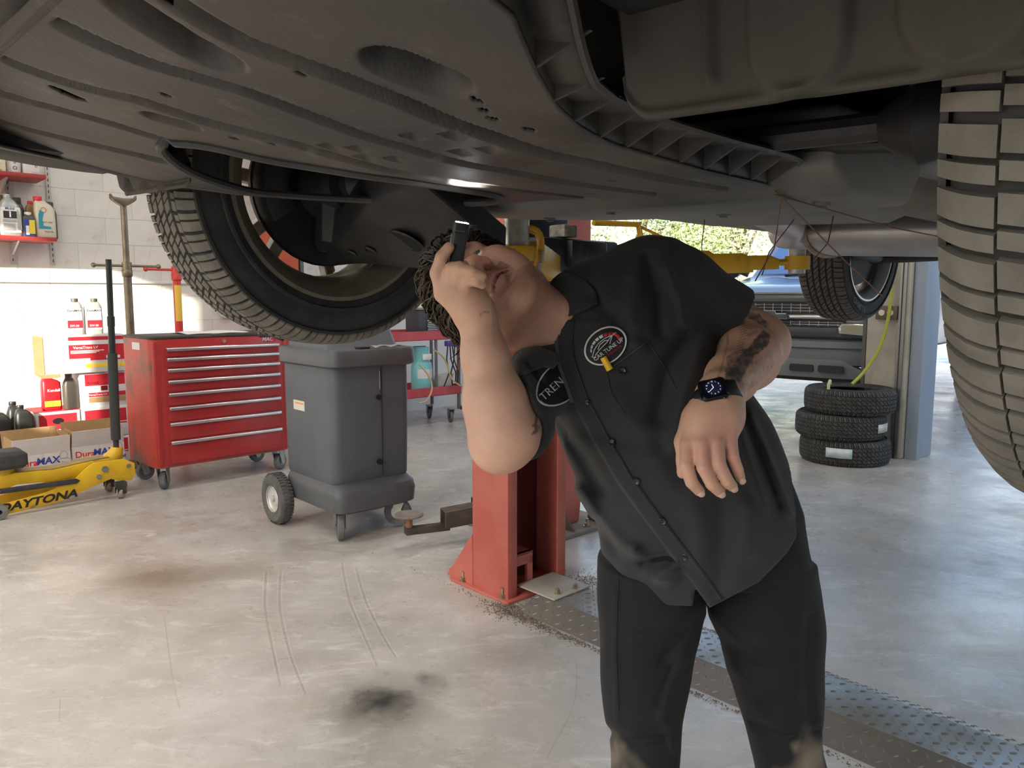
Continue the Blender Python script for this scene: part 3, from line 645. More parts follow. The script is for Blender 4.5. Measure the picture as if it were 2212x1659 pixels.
# body shell above
def shell():
    st = [(-0.93, 0.30, 0.52, 0.62), (-0.6, 0.14, 0.70, 0.86), (-0.2, 0.42, 0.78, 0.92), (0.4, 0.10, 0.84, 0.93), (0.75, 0.06, 1.05, 0.93), (1.2, 0.06, 1.28, 0.93), (2.2, 0.06, 1.32, 0.93), (2.5, 0.40, 1.30, 0.93), (3.2, 0.40, 1.20, 0.92), (3.6, 0.15, 0.95, 0.90), (3.75, 0.22, 0.75, 0.84)]
    b = MB(); rings = []
    for (x, zb, zt, hw) in st:
        r = []; 
        for (fy, fz) in ((-0.55, 0.02), (-0.98, 0.0), (-1.0, 0.25), (-0.98, 0.55), (-0.82, 0.9), (-0.6, 1.0), (0.6, 1.0), (0.82, 0.9), (0.98, 0.55), (1.0, 0.25), (0.98, 0.0), (0.55, 0.02)):
            r.append((x, fy*hw, zb+(zt-zb)*fz))
        rings.append(r)
    b.loft(rings); b.build('body_shell', BODY_M, CAR, smooth=50)
    for s in (1, -1):
        for x in (0.0, 2.9):
            b = MB(); b.lathe([(0.40, 0.0), (0.40, -0.42), (0.1, -0.42)], 30, Matrix.Translation((x, s*0.91, 0.0)) @ Matrix.Rotation(-pi/2*s, 4, 'X') @ Matrix.Scale(1, 4), a0=0 if s < 0 else 0, a1=2*pi)
            V = [v for v in b.v]
            b.f = [f for f in b.f if all(V[i][2] > 0.02 for i in f)]
            used = sorted({i for f in b.f for i in f}); mp = {u: k for k, u in enumerate(used)}
            b.v = [V[u] for u in used]; b.f = [tuple(mp[i] for i in f) for f in b.f]; b.build('wheel_arch_liner', PLAST_D, CAR)
shell()
# loose lock-wire hanging from the undertray corner
WIRE = mat('copper_wire', (0.20, 0.09, 0.05), 0.5, 0.6)
for i, (a, c_) in enumerate([((0.12, -0.31, -0.045), (0.55, -0.30, -0.19)), ((0.12, -0.31, -0.05), (0.62, -0.40, -0.09)), ((0.5, 0.05, -0.05), (0.52, 0.06, -0.14)), ((0.55, -0.12, -0.05), (0.48, -0.10, -0.16)), ((0.14, -0.31, -0.05), (0.28, -0.20, -0.17)), ((0.50, -0.22, -0.05), (0.36, -0.26, -0.13))]):
    A, Cc = Vector(a), Vector(c_); md = (A+Cc)/2+Vector((random.uniform(-.02, .02), random.uniform(-.02, .02), -0.01))
    b = MB(); b.tube([A, A*0.6+md*0.4, md, md*0.4+Cc*0.6, Cc], 0.0011, 5); b.build('hanging_wire', WIRE, CAR)
# ================================================================== lifts
RED_M = mat('lift_red_paint', (0.42, 0.075, 0.06), 0.50, col2=(0.47, 0.115, 0.09), scale=5, col3=(0.30, 0.05, 0.04), scale3=25, lo3=0.62, hi3=0.8, bump=0.05, bscale=120)
RED_F = mat('lift_red_faded', (0.45, 0.10, 0.075), 0.55, col2=(0.52, 0.15, 0.11), scale=4, bump=0.05, bscale=120)
ORG_M = mat('lift_orange_red', (0.50, 0.09, 0.03), 0.5, col2=(0.38, 0.06, 0.03), scale=4)
YEL_M = mat('lift_yellow_paint', (0.72, 0.40, 0.015), 0.45, col2=(0.62, 0.33, 0.015), scale=7, col3=(0.30, 0.17, 0.03), scale3=20, lo3=0.66, hi3=0.8)
ZINC = mat('zinc_steel', (0.55, 0.54, 0.51), 0.32, 0.9, col2=(0.35, 0.32, 0.27), scale=20, rough2=0.55)
BOLT_M = mat('bolt_brass_zinc', (0.48, 0.40, 0.28), 0.4, 0.85, col2=(0.3, 0.25, 0.18), scale=30)
ARM_B = mat('arm_black_worn', (0.022, 0.024, 0.03), 0.45, 0.4, col2=(0.09, 0.075, 0.06), scale=9, lo=0.5, hi=0.75)
ARM_TOP = mat('arm_dirty_brown', (0.12, 0.09, 0.065), 0.7, 0.3, col2=(0.06, 0.05, 0.045), scale=12)
CHROME = mat('chrome', (0.75, 0.75, 0.76), 0.12, 1.0)
DARKHOLE = mat('dark_interior', (0.006, 0.004, 0.004), 0.8)
def bolt(b, x, y, z, r=0.011, h=0.03):
    b.cyl((x, y, z), (x, y, z+0.004), r*1.5, n=14); b.cyl((x, y, z+0.004), (x, y, z+0.018), r*1.1, n=6); b.cyl((x, y, z+0.018), (x, y, z+h+0.012), r*0.62, n=10)
# --- near lift: far column (the channel is open towards the car, local y = away from the car)
def lift_column(name, label, loc, rz, red, height=3.4, wdt=0.33, dep=0.215, lip=0.05):
    t = thing(name, label, 'lift post', loc, rz)
    b = MB(); w = wdt/2; k = 0.008
    # C-section swept upwards: outside and inside outlines
    out = [(-w, 0.0), (-w, dep), (w, dep), (w, 0.0), (w-lip, 0.0), (w-lip, k), (w-k, k), (w-k, dep-k), (-w+k, dep-k), (-w+k, k), (-w+lip, k), (-w+lip, 0.0)]
    b.prism(out, 0.012, height); b.build('column', red, t, bevel=0.0025, segs=2)
    b = MB(); b.prism([(-w-0.02, -0.02), (w+0.02, -0.02), (w+0.02, dep+0.12), (w-0.05, dep+0.22), (-w+0.05, dep+0.22), (-w-0.02, dep+0.12)], 0.0, 0.012); b.build('base_plate', red, t, bevel=0.002)
    for sx in (-1, 1):                           # gussets behind
        b = MB(); x = sx*(w-0.004)
        b.add([(x-0.005, dep, 0.012), (x-0.005, dep+0.17, 0.012), (x-0.005, dep, 0.23), (x+0.005, dep, 0.012), (x+0.005, dep+0.17, 0.012), (x+0.005, dep, 0.23)], [(0, 1, 2), (5, 4, 3), (0, 3, 4, 1), (1, 4, 5, 2), (2, 5, 3, 0)])
        b.build('gusset', red, t, smooth=0)
    for (x, y) in ((-w-0.002, 0.03), (w+0.002, 0.03), (-w+0.005, dep+0.12) if False else (-w-0.002, dep+0.06), (w+0.002, dep+0.06), (-w+0.09, dep+0.17), (w-0.09, dep+0.17)):
        b = MB(); bolt(b, x, y, 0.012); b.build('anchor_bolt', BOLT_M, t)
    b = MB(); b.box(-w+k, w-k, dep-0.05, dep-k, 0.012, height); b.build('inner_back', mat('lift_red_shaded', (0.10, 0.012, 0.014), 0.6), t, smooth=0)  # shade inside the channel put into a darker red
    b = MB(); b.cyl((-0.06, 0.12, 0.16), (-0.06, 0.12, height-0.3), 0.038, n=20); b.build('hydraulic_ram', mat('ram_black', (0.008, 0.008, 0.009), 0.35), t)
    b = MB(); b.box(-w+k, 0.0, 0.03, 0.045, 0.012, 0.03); b.box(-w+k, -w+0.05, 0.03, 0.045, 0.03, 0.15); b.box(-0.03, 0.0, 0.03, 0.045, 0.03, 0.15); b.box(-w+k, 0.0, 0.03, 0.045, 0.12, 0.17); b.box(-w+k, 0.0, 0.03, 0.16, 0.16, 0.17)
    b.build('ram_foot', red, t, smooth=0)
    return t
POST = lift_column('lift_post', 'red two-post lift column on a bolted base plate behind the mechanic', pq(2.125, 2.125), TH, RED_F)
# carriage with two yellow arms raised to the car
cz = 1.26
b = MB(); b.box(-0.115, 0.115, -0.05, 0.17, cz-0.25, cz+0.35); b.build('carriage', mat('carriage_blue_black', (0.018, 0.021, 0.03), 0.4, 0.3), POST, bevel=0.01)
b = MB(); b.box(-0.20, 0.24, -0.20, -0.05, cz+0.03, cz+0.15); b.box(-0.06, 0.14, -0.23, -0.19, cz+0.045, cz+0.145); b.build('arm_bracket', ARM_B, POST, bevel=0.012)
b = MB(); b.box(-0.07, 0.0, -0.20, -0.12, cz+0.155, cz+0.20); b.build('rubber_block', mat('worn_pad', (0.35, 0.32, 0.26), 0.8, col2=(0.15, 0.13, 0.1), scale=30), POST, bevel=0.006)
def post_local(p, q, z): return (p-2.125, q-2.125, z)
# rear yellow arm: three telescoping boxes towards the rear pad
def tele(name, A, Bp, w0, h0, m, parent, z):
    A, Bp = Vector(A), Vector(Bp); d = (Bp-A).normalized(); s_ = Vector((-d.y, d.x, 0)); L = (Bp-A).length
    b = MB(); ch = min(0.05, L*0.3)
    rings = []
    for (t, ww, hh) in ((0, w0, h0), (L-ch, w0, h0), (L, w0*0.72, h0*0.72)):
        c_ = A+d*t; rings.append([c_+s_*ww/2+Vector((0, 0, -h0/2)), c_-s_*ww/2+Vector((0, 0, -h0/2)), c_-s_*ww/2+Vector((0, 0, -h0/2+hh)), c_+s_*ww/2+Vector((0, 0, -h0/2+hh))])
    b.loft(rings); return b.build(name, m, parent, bevel=0.004)
R0 = Vector(post_local(2.30, 1.98, 1.315)); padp = at(1722, 560, 3.05)
pp = Vector((CT*padp.x+ST*padp.y, -ST*padp.x+CT*padp.y, padp.z)); R1 = Vector(post_local(pp.x, pp.y, pp.z)); R1.z = 1.335
dv = (R1-R0); 
arm = tele('rear_arm', R0, R0+dv*0.60, 0.10, 0.10, YEL_M, POST, 0)
tele('rear_arm_extension', R0+dv*0.56, R0+dv*0.77, 0.085, 0.075, YEL_M, POST, 0); tele('rear_arm_extension', R0+dv*0.72, R0+dv*0.90, 0.07, 0.055, YEL_M, POST, 0)
b = MB(); b.tube([R0+dv*0.85, R1], 0.022, 8, flat=0.6); b.build('rear_arm_tip', YEL_M, POST)
dn = dv.normalized(); sd = Vector((dn.y, -dn.x, 0))
for k_ in (-0.018, 0.018):
    c_ = R0+dv*0.52+sd*0.052+Vector((0, 0, k_)); b = MB(); b.cyl(c_-sd*0.004, c_+sd*0.003, 0.008, n=12); b.build('arm_screw', ZINC, POST)
b = MB(); b.lathe([(0.048, -0.03), (0.048, 0.022), (0.034, 0.022), (0.034, -0.03)], 28, Matrix.Translation(R1), closed=True); b.build('pad_ring', YEL_M, POST)
b = MB(); b.cyl(R1+Vector((0, 0, -0.045)), R1+Vector((0, 0, 0.095)), 0.033, n=28); b.build('pad_post', ZINC, POST)
b = MB(); b.tube([Vector(post_local(2.22, 1.93, 1.475)), Vector(post_local(2.40, 1.86, 1.475)), Vector(post_local(2.42, 1.85, 1.38))], 0.016, 8, flat=0.7); b.tube([Vector(post_local(2.40, 1.86, 1.47)), R0+dv*0.45+Vector((0, 0, 0.06))], 0.006, 6); b.build('arm_restraint', YEL_M, POST)
# front pad nearest the mechanic
padf = at(1116, 520, 2.12); pf = Vector(post_local(CT*padf.x+ST*padf.y, -ST*padf.x+CT*padf.y, padf.z))
b = MB(); b.cyl(pf+Vector((0, 0, -0.03)), pf+Vector((0, 0, 0.058)), 0.0345, n=32); b.build('pad_post', ZINC, POST)
b = MB(); b.cyl(pf+Vector((0, 0, 0.05)), pf+Vector((0, 0, 0.058)), 0.0355, n=32); b.build('pad_cap', ZINC, POST)
b = MB(); b.lathe([(0.050, -0.055), (0.050, -0.015), (0.036, -0.015), (0.036, -0.055)], 32, Matrix.Translation(pf), closed=True); b.build('pad_ring', YEL_M, POST, bevel=0.003)
b = MB(); b.cyl(pf+Vector((0, 0, -0.085)), pf+Vector((0, 0, -0.03)), 0.026, n=24); b.build('screw_sleeve', ZINC, POST)
# rounded yellow yoke around the pad screw
def yoke(off, th):
    b = MB(); path = []
    for a in np.linspace(0, 2*pi, 40, endpoint=False):
        cx, cz_ = cos(a), sin(a); r_ = (abs(cx)**4+abs(cz_)**4)**(-0.25)
        path.append(pf+Vector((0.068*cx*r_*CT, -0.068*cx*r_*ST, -0.025+0.062*cz_*r_))+Vector((off*ST, off*CT, 0)))
    b.tube(path, th, 8, closed=True); b.build('yoke', YEL_M, POST)
yoke(0.012, 0.009); yoke(0.05, 0.011)
F0 = Vector(post_local(2.05, 2.0, 1.30)); tele('front_arm', F0, pf+(F0-pf)*0.12+Vector((0, 0, -0.03)), 0.10, 0.09, YEL_M, POST, 0)
for (dx, dz) in ((0.062, -0.09), (0.055, -0.11), (0.07, -0.06)):
    b = MB(); c_ = pf+Vector((dx*CT, -dx*ST, dz)); b.cyl(c_, c_+Vector((0, 0, 0.03)), 0.007, n=6); b.build('yoke_bolt', ZINC, POST)
# --- second lift (next bay): column and lowered black arm
P2 = thing('lift_post', 'second red lift column standing just behind the first, arm lowered to the floor', 'lift post', pq(2.80, 2.62), TH)
b = MB(); prof_out = []
b.loft([[(-hw_, 0.0, z_), (hw_, 0.0, z_), (hw_, 0.30, z_), (-hw_, 0.30, z_)] for z_, hw_ in ((0.02, 0.13), (0.22, 0.155), (0.45, 0.19), (0.75, 0.20), (3.4, 0.20))]); b.build('column', RED_F, P2, bevel=0.012, segs=3)
b = MB(); b.box(-0.30, 0.30, -0.12, 0.42, 0.0, 0.02); b.build('base_plate', mat('plate_grey_dusty', (0.20, 0.175, 0.15), 0.8, col2=(0.28, 0.25, 0.2), scale=12), P2, bevel=0.003)
for x in (-0.02, 0.20):
    b = MB(); b.add([(x-0.006, 0.0, 0.02), (x-0.006, -0.10, 0.02), (x-0.006, 0.0, 0.14), (x+0.006, 0.0, 0.02), (x+0.006, -0.10, 0.02), (x+0.006, 0.0, 0.14)], [(0, 1, 2), (5, 4, 3), (0, 3, 4, 1), (1, 4, 5, 2), (2, 5, 3, 0)]); b.build('gusset', ARM_TOP, P2, smooth=0)
for x in (-0.10, 0.10, 0.27):
    b = MB(); bolt(b, x, -0.08, 0.02, 0.013); b.build('anchor_bolt', BOLT_M, P2)
def p2l(p, q, z): return Vector((p-2.80, q-2.62, z))
A0, A1 = p2l(2.62, 2.72, 0.16), p2l(2.06, 2.93, 0.115)
dA = A1-A0
def boxarm(name, a, c_, w_, h_, m, parent, hollow=False):
    a, c_ = Vector(a), Vector(c_); d = (c_-a).normalized(); s_ = Vector((-d.y, d.x, 0)).normalized(); u = Vector((0, 0, 1)); b = MB()
    def ring(p, ww, hh): return [p+s_*ww/2-u*hh/2, p-s_*ww/2-u*hh/2, p-s_*ww/2+u*hh/2, p+s_*ww/2+u*hh/2]
    b.loft([ring(a, w_, h_), ring(c_, w_, h_), ring(c_, w_-0.014, h_-0.014), ring(c_-d*0.03, w_-0.014, h_-0.014)]); return b.build(name, m, parent, bevel=0.003, segs=1)
boxarm('swing_arm', A0, A0+dA*0.42, 0.115, 0.115, ARM_B, P2); boxarm('arm_collar', A0+dA*0.34, A0+dA*0.44, 0.125, 0.125, ARM_B, P2); boxarm('arm_extension', A0+dA*0.40, A0+dA*0.72, 0.085, 0.085, ARM_TOP, P2)
b = MB(); b.cbox((0, 0, 0), (0.22, 0.045, 0.035), Matrix.Translation(A0+dA*0.85+Vector((0, 0, -0.035))) @ Matrix.Rotation(atan2(dA.y, dA.x), 4, 'Z')); b.build('arm_tongue', ARM_TOP, P2, bevel=0.004)
padl = A1+Vector((0, 0, -0.035))
b = MB(); b.cyl(padl, padl+Vector((0, 0, 0.075)), 0.017, n=16); b.build('pad_screw', mat('rusty_screw', (0.30, 0.14, 0.07), 0.7, 0.4), P2)
b = MB(); b.lathe([(1e-4, 0.068), (0.03, 0.068), (0.068, 0.080), (0.070, 0.086), (0.066, 0.090), (0.03, 0.086), (1e-4, 0.086)], 32, Matrix.Translation(padl)); b.build('lift_pad', mat('pad_wood_grey', (0.22, 0.18, 0.155), 0.7, col2=(0.14, 0.115, 0.1), scale=20), P2)
# --- its other column against the wall side
P3 = thing('lift_post', 'orange-red lift column standing between toolbox and grey machine by the wall', 'lift post', pq(3.02, 6.02), TH)
b = MB(); b.box(-0.13, 0.13, 0, 0.24, 0.02, 3.4); b.build('column', ORG_M, P3, bevel=0.02, segs=3)
b = MB(); b.box(0.14, 0.17, 0.0, 0.2, 0.02, 3.4); b.build('cable_duct', mat('duct_grey', (0.1, 0.1, 0.11), 0.5), P3, bevel=0.004)
b = MB(); b.box(-0.25, 0.3, -0.15, 0.4, 0.0, 0.02); b.build('base_plate', ARM_B, P3)
b = MB(); b.box(-0.08, 0.10, -0.30, -0.06, 0.03, 0.17); b.build('swing_arm', ARM_B, P3, bevel=0.006); b = MB(); b.box(0.10, 0.34, -0.26, -0.10, 0.04, 0.15); b.build('arm_extension', ARM_B, P3, bevel=0.006)
# --- checker-plate ramp over the hoses between the columns
PLATE = mat('checker_plate_steel', (0.36, 0.36, 0.36), 0.36, 0.75, col2=(0.26, 0.235, 0.19), scale=3, rough2=0.6, lo=0.4, hi=0.7)
CP = thing('hose_cover', 'steel checker-plate hose cover running across the floor from the red post', 'floor cover', pq(1.93, 2.06), TH)
# local: x across (p), y along -q
prof_c = [(0.0, 0.002), (0.11, 0.042), (0.30, 0.042), (0.40, 0.002)]
def plate_strip(name, i, y0, y1, m):
    (xa, za), (xb, zb) = prof_c[i], prof_c[i+1]
    b = MB(); d = Vector((xb-xa, 0, zb-za)); n_ = Vector((-d.z, 0, d.x)).normalized()
    V = []
    for y in (y0, y1):
        V += [(xa, y, za), (xb, y, zb), (xb-n_.x*0.004, y, zb-n_.z*0.004), (xa-n_.x*0.004, y, za-n_.z*0.004)]
    b.add(V, [(0, 1, 2, 3), (7, 6, 5, 4), (0, 4, 5, 1), (1, 5, 6, 2), (2, 6, 7, 3), (3, 7, 4, 0)]); o = b.build(name, m, CP, smooth=0)
    # raised tread marks, alternating direction
    tb = MB(); L = d.length; dn_ = d.normalized(); st = 0.030; nu = int(L/st); nv = int(abs(y1-y0)/st); sg = 1 if y1 > y0 else -1
    for a in range(nu):
        for c_ in range(nv):
            u_ = (a+0.5)*L/nu; v_ = y0+sg*(c_+0.5)*st; ang = radians(45) if (a+c_) % 2 else radians(-45)
            cpt = Vector((xa, v_, za))+dn_*u_
            e1 = dn_*cos(ang)+Vector((0, 1, 0))*sin(ang); e2 = dn_*-sin(ang)+Vector((0, 1, 0))*cos(ang)
            tb.add([cpt-e1*0.011, cpt-e2*0.0032, cpt+e1*0.011, cpt+e2*0.0032, cpt-e1*0.007+n_*0.0028, cpt+e1*0.007+n_*0.0028], [(0, 1, 5, 4), (1, 2, 5), (2, 3, 4, 5), (3, 0, 4)])
    t_ = tb.build('tread_pattern', m, o, smooth=0); t_['kind'] = 'stuff'
for i in range(3): plate_strip('plate', i, -0.02, -2.6, PLATE)
b = MB(); b.prism([(0.10, 0.09), (0.10, -0.12), (0.31, -0.12), (0.31, 0.09)], 0.043, 0.050); b.build('cover_flap', mat('flap_beige', (0.46, 0.42, 0.34), 0.6, col2=(0.36, 0.33, 0.27), scale=8), CP, bevel=0.002)
for (x, y) in ((0.15, -0.09), (0.24, -0.10)):
    b = MB(); bolt(b, x, y, 0.050, 0.008, 0.012); b.build('plate_bolt', BOLT_M, CP)
# swept-up grit around the foot of the post
gr = MB(); rnd = random.Random(3)
def heap(cx, cy, sx, sy, n, zmax):
    for _ in range(n):
        x = rnd.gauss(cx, sx); y = rnd.gauss(cy, sy); r = rnd.uniform(0.0008, 0.0026)
        h = zmax*math.exp(-((x-cx)/sx)**2-((y-cy)/sy)**2)*rnd.random()
        c_ = pq(x, y, h+r*0.4); a = rnd.random()*6.28
        gr.add([c_+Vector((cos(a)*r*2, sin(a)*r*2, 0)), c_+Vector((cos(a+2.1)*r, sin(a+2.1)*r, 0)), c_+Vector((cos(a+4.2)*r, sin(a+4.2)*r, 0)), c_+Vector((0, 0, r*1.2))], [(0, 1, 3), (1, 2, 3), (2, 0, 3)])
heap(1.915, 2.06, 0.04, 0.05, 900, 0.02); heap(1.90, 1.92, 0.018, 0.10, 700, 0.008); heap(2.33, 2.05, 0.07, 0.05, 900, 0.016); heap(2.16, 2.13, 0.10, 0.02, 500, 0.01); heap(1.905, 1.4, 0.008, 0.5, 1200, 0.003)
o = gr.build('grit', mat('grit_brown', (0.20, 0.14, 0.085), 0.9, col2=(0.10, 0.075, 0.05), scale=60), smooth=0); tag(o, 'brown grit swept up around the foot of the red lift post', 'grit'); o['kind'] = 'stuff'
# ================================================================== left wall: toolbox, jack, boxes, bottles, shelves
TB_RED = mat('toolbox_red', (0.44, 0.025, 0.025), 0.38, col2=(0.36, 0.018, 0.018), scale=4, coat=0.25, rough2=0.5)
TB_SIDE = mat('toolbox_red_worn', (0.46, 0.045, 0.03), 0.5, col2=(0.13, 0.075, 0.055), scale=4.5, detail=6, lo=0.48, hi=0.66)
TB_DARK = mat('toolbox_rubbed_edge', (0.12, 0.055, 0.04), 0.6, col2=(0.3, 0.05, 0.04), scale=9)
HANDLE = mat('aluminium_pull', (0.72, 0.72, 0.74), 0.28, 0.95)
CAST_R = mat('caster_grey_rubber', (0.17, 0.18, 0.19), 0.7, col2=(0.10, 0.10, 0.10), scale=20)
CAST_S = mat('caster_steel', (0.42, 0.42, 0.42), 0.4, 0.8, col2=(0.25, 0.24, 0.22), scale=15)
def caster(parent, x, y, r, w, a=0.0, top=None, stem=0.0):
    """swivel caster: fork and wheel; wheel axis turned by a."""
    top = top or r*2.35
    M = Matrix.Translation((x, y, 0)) @ Matrix.Rotation(a, 4, 'Z')
    b = MB(); Mx = M @ Matrix.Translation((0.02, 0, r)) @ Matrix.Rotation(-pi/2, 4, 'X')
    b.lathe([(r*0.42, -w*0.36), (r*0.86, -w*0.42), (r*0.97, -w*0.34), (r, 0), (r*0.97, w*0.34), (r*0.86, w*0.42), (r*0.42, w*0.36)], 28, Mx, closed=True); o = b.build('caster_wheel', CAST_R, parent)
    b = MB(); b.lathe([(r*0.1, -w*0.40), (r*0.44, -w*0.40), (r*0.44, w*0.40), (r*0.1, w*0.40)], 20, Mx, closed=True); b.build('caster_hub', CAST_S, o)
    b = MB()
    for s in (-1, 1):
        yy = s*(w*0.5+0.006)
        b.add([M @ Vector(p) for p in ((-0.035, yy-0.002, top), (0.035, yy-0.002, top), (0.035, yy-0.002, r-0.012), (0.008, yy-0.002, r-0.02), (-0.035, yy+0.002, top), (0.035, yy+0.002, top), (0.035, yy+0.002, r-0.012), (0.008, yy+0.002, r-0.02))], [(0, 1, 2, 3), (7, 6, 5, 4), (0, 4, 5, 1), (1, 5, 6, 2), (2, 6, 7, 3), (3, 7, 4, 0)])
    b.box(-0.045, 0.045, -w*0.7, w*0.7, top-0.004, top, M); b.cyl(M @ Vector((0.02, -w*0.6, r)), M @ Vector((0.02, w*0.6, r)), 0.007, n=8)
    b.build('caster_fork', CAST_S, parent, smooth=30)
# --- red rolling toolbox: x along its front, y towards the wall
TBX = thing('tool_chest', 'red eight-drawer rolling tool chest with worn side, by the white wall', 'tool chest', pq(1.535, 4.83), TH+radians(2.0))
tw, td, z0, z1 = 0.90, 0.50, 0.145, 0.945
def rrect(x0, x1, y0, y1, r, n=4):
    P = []
    for (cx, cy, a0) in ((x1-r, y0+r, -pi/2), (x1-r, y1-r, 0), (x0+r, y1-r, pi/2), (x0+r, y0+r, pi)):
        for i in range(n+1):
            a = a0+pi/2*i/n; P.append((cx+r*cos(a), cy+r*sin(a)))
    return P
b = MB(); b.prism(rrect(0, tw, 0.0, td, 0.05), z0, z1); body = b.build('body', TB_SIDE, TBX, bevel=0.008)
b = MB(); b.box(0.055, tw-0.055, -0.006, 0.02, z0+0.015, z1-0.01); b.build('front_frame', TB_RED, TBX, bevel=0.003)
for x in (0.0, tw-0.06):
    b = MB(); b.box(x+0.012, x+0.052, -0.003, 0.03, z0+0.01, z1-0.01); b.build('corner_post', TB_RED, TBX, bevel=0.012, segs=3)
b = MB(); b.prism(rrect(-0.004, tw+0.004, -0.004, td+0.004, 0.05), z1-0.004, z1+0.010); b.build('top', mat('toolbox_top_black', (0.03, 0.028, 0.027), 0.6, col2=(0.12, 0.08, 0.06), scale=7, lo=0.5, hi=0.75), TBX, bevel=0.004)
hts = [0.062, 0.066, 0.072, 0.078, 0.086, 0.098, 0.115, 0.152]
zz = z1-0.052
for i, h in enumerate(hts):
    b = MB(); b.box(0.085, tw-0.075, -0.014, 0.0, zz-h+0.003, zz-0.003); d = b.build('drawer', TB_RED, TBX, bevel=0.003)
    b = MB(); hz = zz-0.010
    b.loft([[(x, -0.014, hz+0.006), (x, -0.032, hz+0.004), (x, -0.036, hz-0.004), (x, -0.034, hz-0.014), (x, -0.028, hz-0.014), (x, -0.029, hz-0.004), (x, -0.014, hz-0.002)] for x in (0.086, tw-0.076)]); b.build('pull', HANDLE, d, bevel=0.001, segs=1)
    zz -= h
b = MB(); b.cyl((tw*0.50, -0.016, z1-0.030), (tw*0.50, -0.004, z1-0.030), 0.013, n=20); b.cyl((tw*0.50, -0.018, z1-0.030), (tw*0.50, -0.015, z1-0.030), 0.006, n=12); b.build('lock', CHROME, TBX)
b = MB(); b.box(tw-0.17, tw-0.085, -0.0075, -0.006, z1-0.046, z1-0.016); bd = b.build('badge', TB_RED, TBX, smooth=0)
b = MB(); text_on(b, 'MAC', 0.036, frame((tw-0.15, -0.0085, z1-0.030), (1, 0, 0), (0, 0, 1)), shear=0.3, bold=0.02); b.build('badge_lettering', mat('badge_silver_blue', (0.55, 0.6, 0.75), 0.3, 0.5), bd, smooth=0)
b = MB(); b.box(-0.002, 0.0, 0.17, 0.30, z1-0.075, z1-0.03); b.build('side_label', mat('paper_label', (0.75, 0.73, 0.68), 0.7), TBX, smooth=0)
for x, y, a in ((0.06, 0.07, 0.9), (tw-0.06, 0.07, 0.5), (0.06, td-0.07, 0.0), (tw-0.06, td-0.07, 0.0)): caster(TBX, x, y, 0.056, 0.045, a, top=z0+0.004)
# paper lying on top
b = MB()
def fpap(u, v): return (0.30+0.42*u, 0.18+0.26*v, z1+0.0115+0.008*abs(sin(u*7+v*3))*(0.4+v))
b.grid(fpap, 12, 8); o = b.build('paper_sheet', mat('paper_white', (0.8, 0.79, 0.76), 0.8), loc=TBX.location, rot=(0, 0, TH+radians(2.0)))
sol = o.modifiers.new('thickness', 'SOLIDIFY'); sol.thickness = 0.0008; tag(o, 'rumpled white paper lying on top of the red tool chest', 'paper')
# --- tall stands behind it
def stand_pole(loc, label, m, cradle, hz, th, sticker=False, top=1.75):
    t = thing('under_hoist_stand', label, 'jack stand', loc, TH)
    b = MB(); b.lathe([(0.13, 0.0), (0.13, 0.012), (0.03, 0.05), (0.024, 0.06)], 28); b.build('foot', m, t)
    b = MB(); b.cyl((0, 0, 0.04), (0, 0, hz), th*1.35, n=18); b.lathe([(th*1.35, hz-0.05), (th*1.7, hz-0.04), (th*1.7, hz), (th*1.2, hz+0.015)], 18); b.build('outer_tube', m, t)
    b = MB(); b.cyl((0, 0, hz-0.1), (0, 0, top), th, n=16); b.build('screw_tube', BRASS if not sticker else BLACKM, t)
    b = MB(); b.cyl((-0.20, 0, hz+0.03), (0.20, 0, hz+0.03), 0.009, n=10)
    for s in (-1, 1): b.sphere((s*0.21, 0, hz+0.03), 0.017, 12, 8)
    b.cyl((0, 0, hz+0.0), (0, 0, hz+0.055), th*1.6, n=14); b.build('turn_handle', BRASS if not sticker else m, t)
    if cradle:
        b = MB(); rings = []
        for x, za, zb_ in ((-0.082, top+0.035, top+0.065), (-0.068, top+0.02, top+0.045), (-0.03, top-0.005, top+0.040), (0.0, top-0.02, top+0.038), (0.03, top-0.005, top+0.040), (0.068, top+0.02, top+0.045), (0.082, top+0.035, top+0.065)):
            rings.append([(x, -0.025, za), (x, 0.025, za), (x, 0.025, zb_), (x, -0.025, zb_)])
        b.loft(rings); b.build('cradle', BRASS, t, bevel=0.003)
    if sticker:
        b = MB(); b.lathe([(th*1.37, hz-0.34), (th*1.37, hz-0.08)], 18, a0=-2.6, a1=-0.6); b.build('sticker', mat('sticker_yellow', (0.85, 0.55, 0.08), 0.5), t)
    return t
BRASS = mat('brassy_steel', (0.27, 0.22, 0.15), 0.42, 0.7, col2=(0.17, 0.14, 0.10), scale=12)
def on_q(px, q):   # p for a photo column at a given q
    r = (px-CX)/F_PX; return q*(ST+r*CT)/(CT-r*ST)
pc = on_q(283, 5.75)
stand_pole(pq(pc, 5.75), 'tall brassy under-hoist stand with forked cradle, behind the red tool chest', BRASS, True, 1.38, 0.020, top=1.83)
pc = on_q(388, 5.75)
stand_pole(pq(pc, 5.75), 'red under-hoist stand with a yellow sticker, behind the red tool chest', mat('stand_red', (0.62, 0.05, 0.035), 0.45), False, 1.36, 0.021, sticker=True, top=1.55)
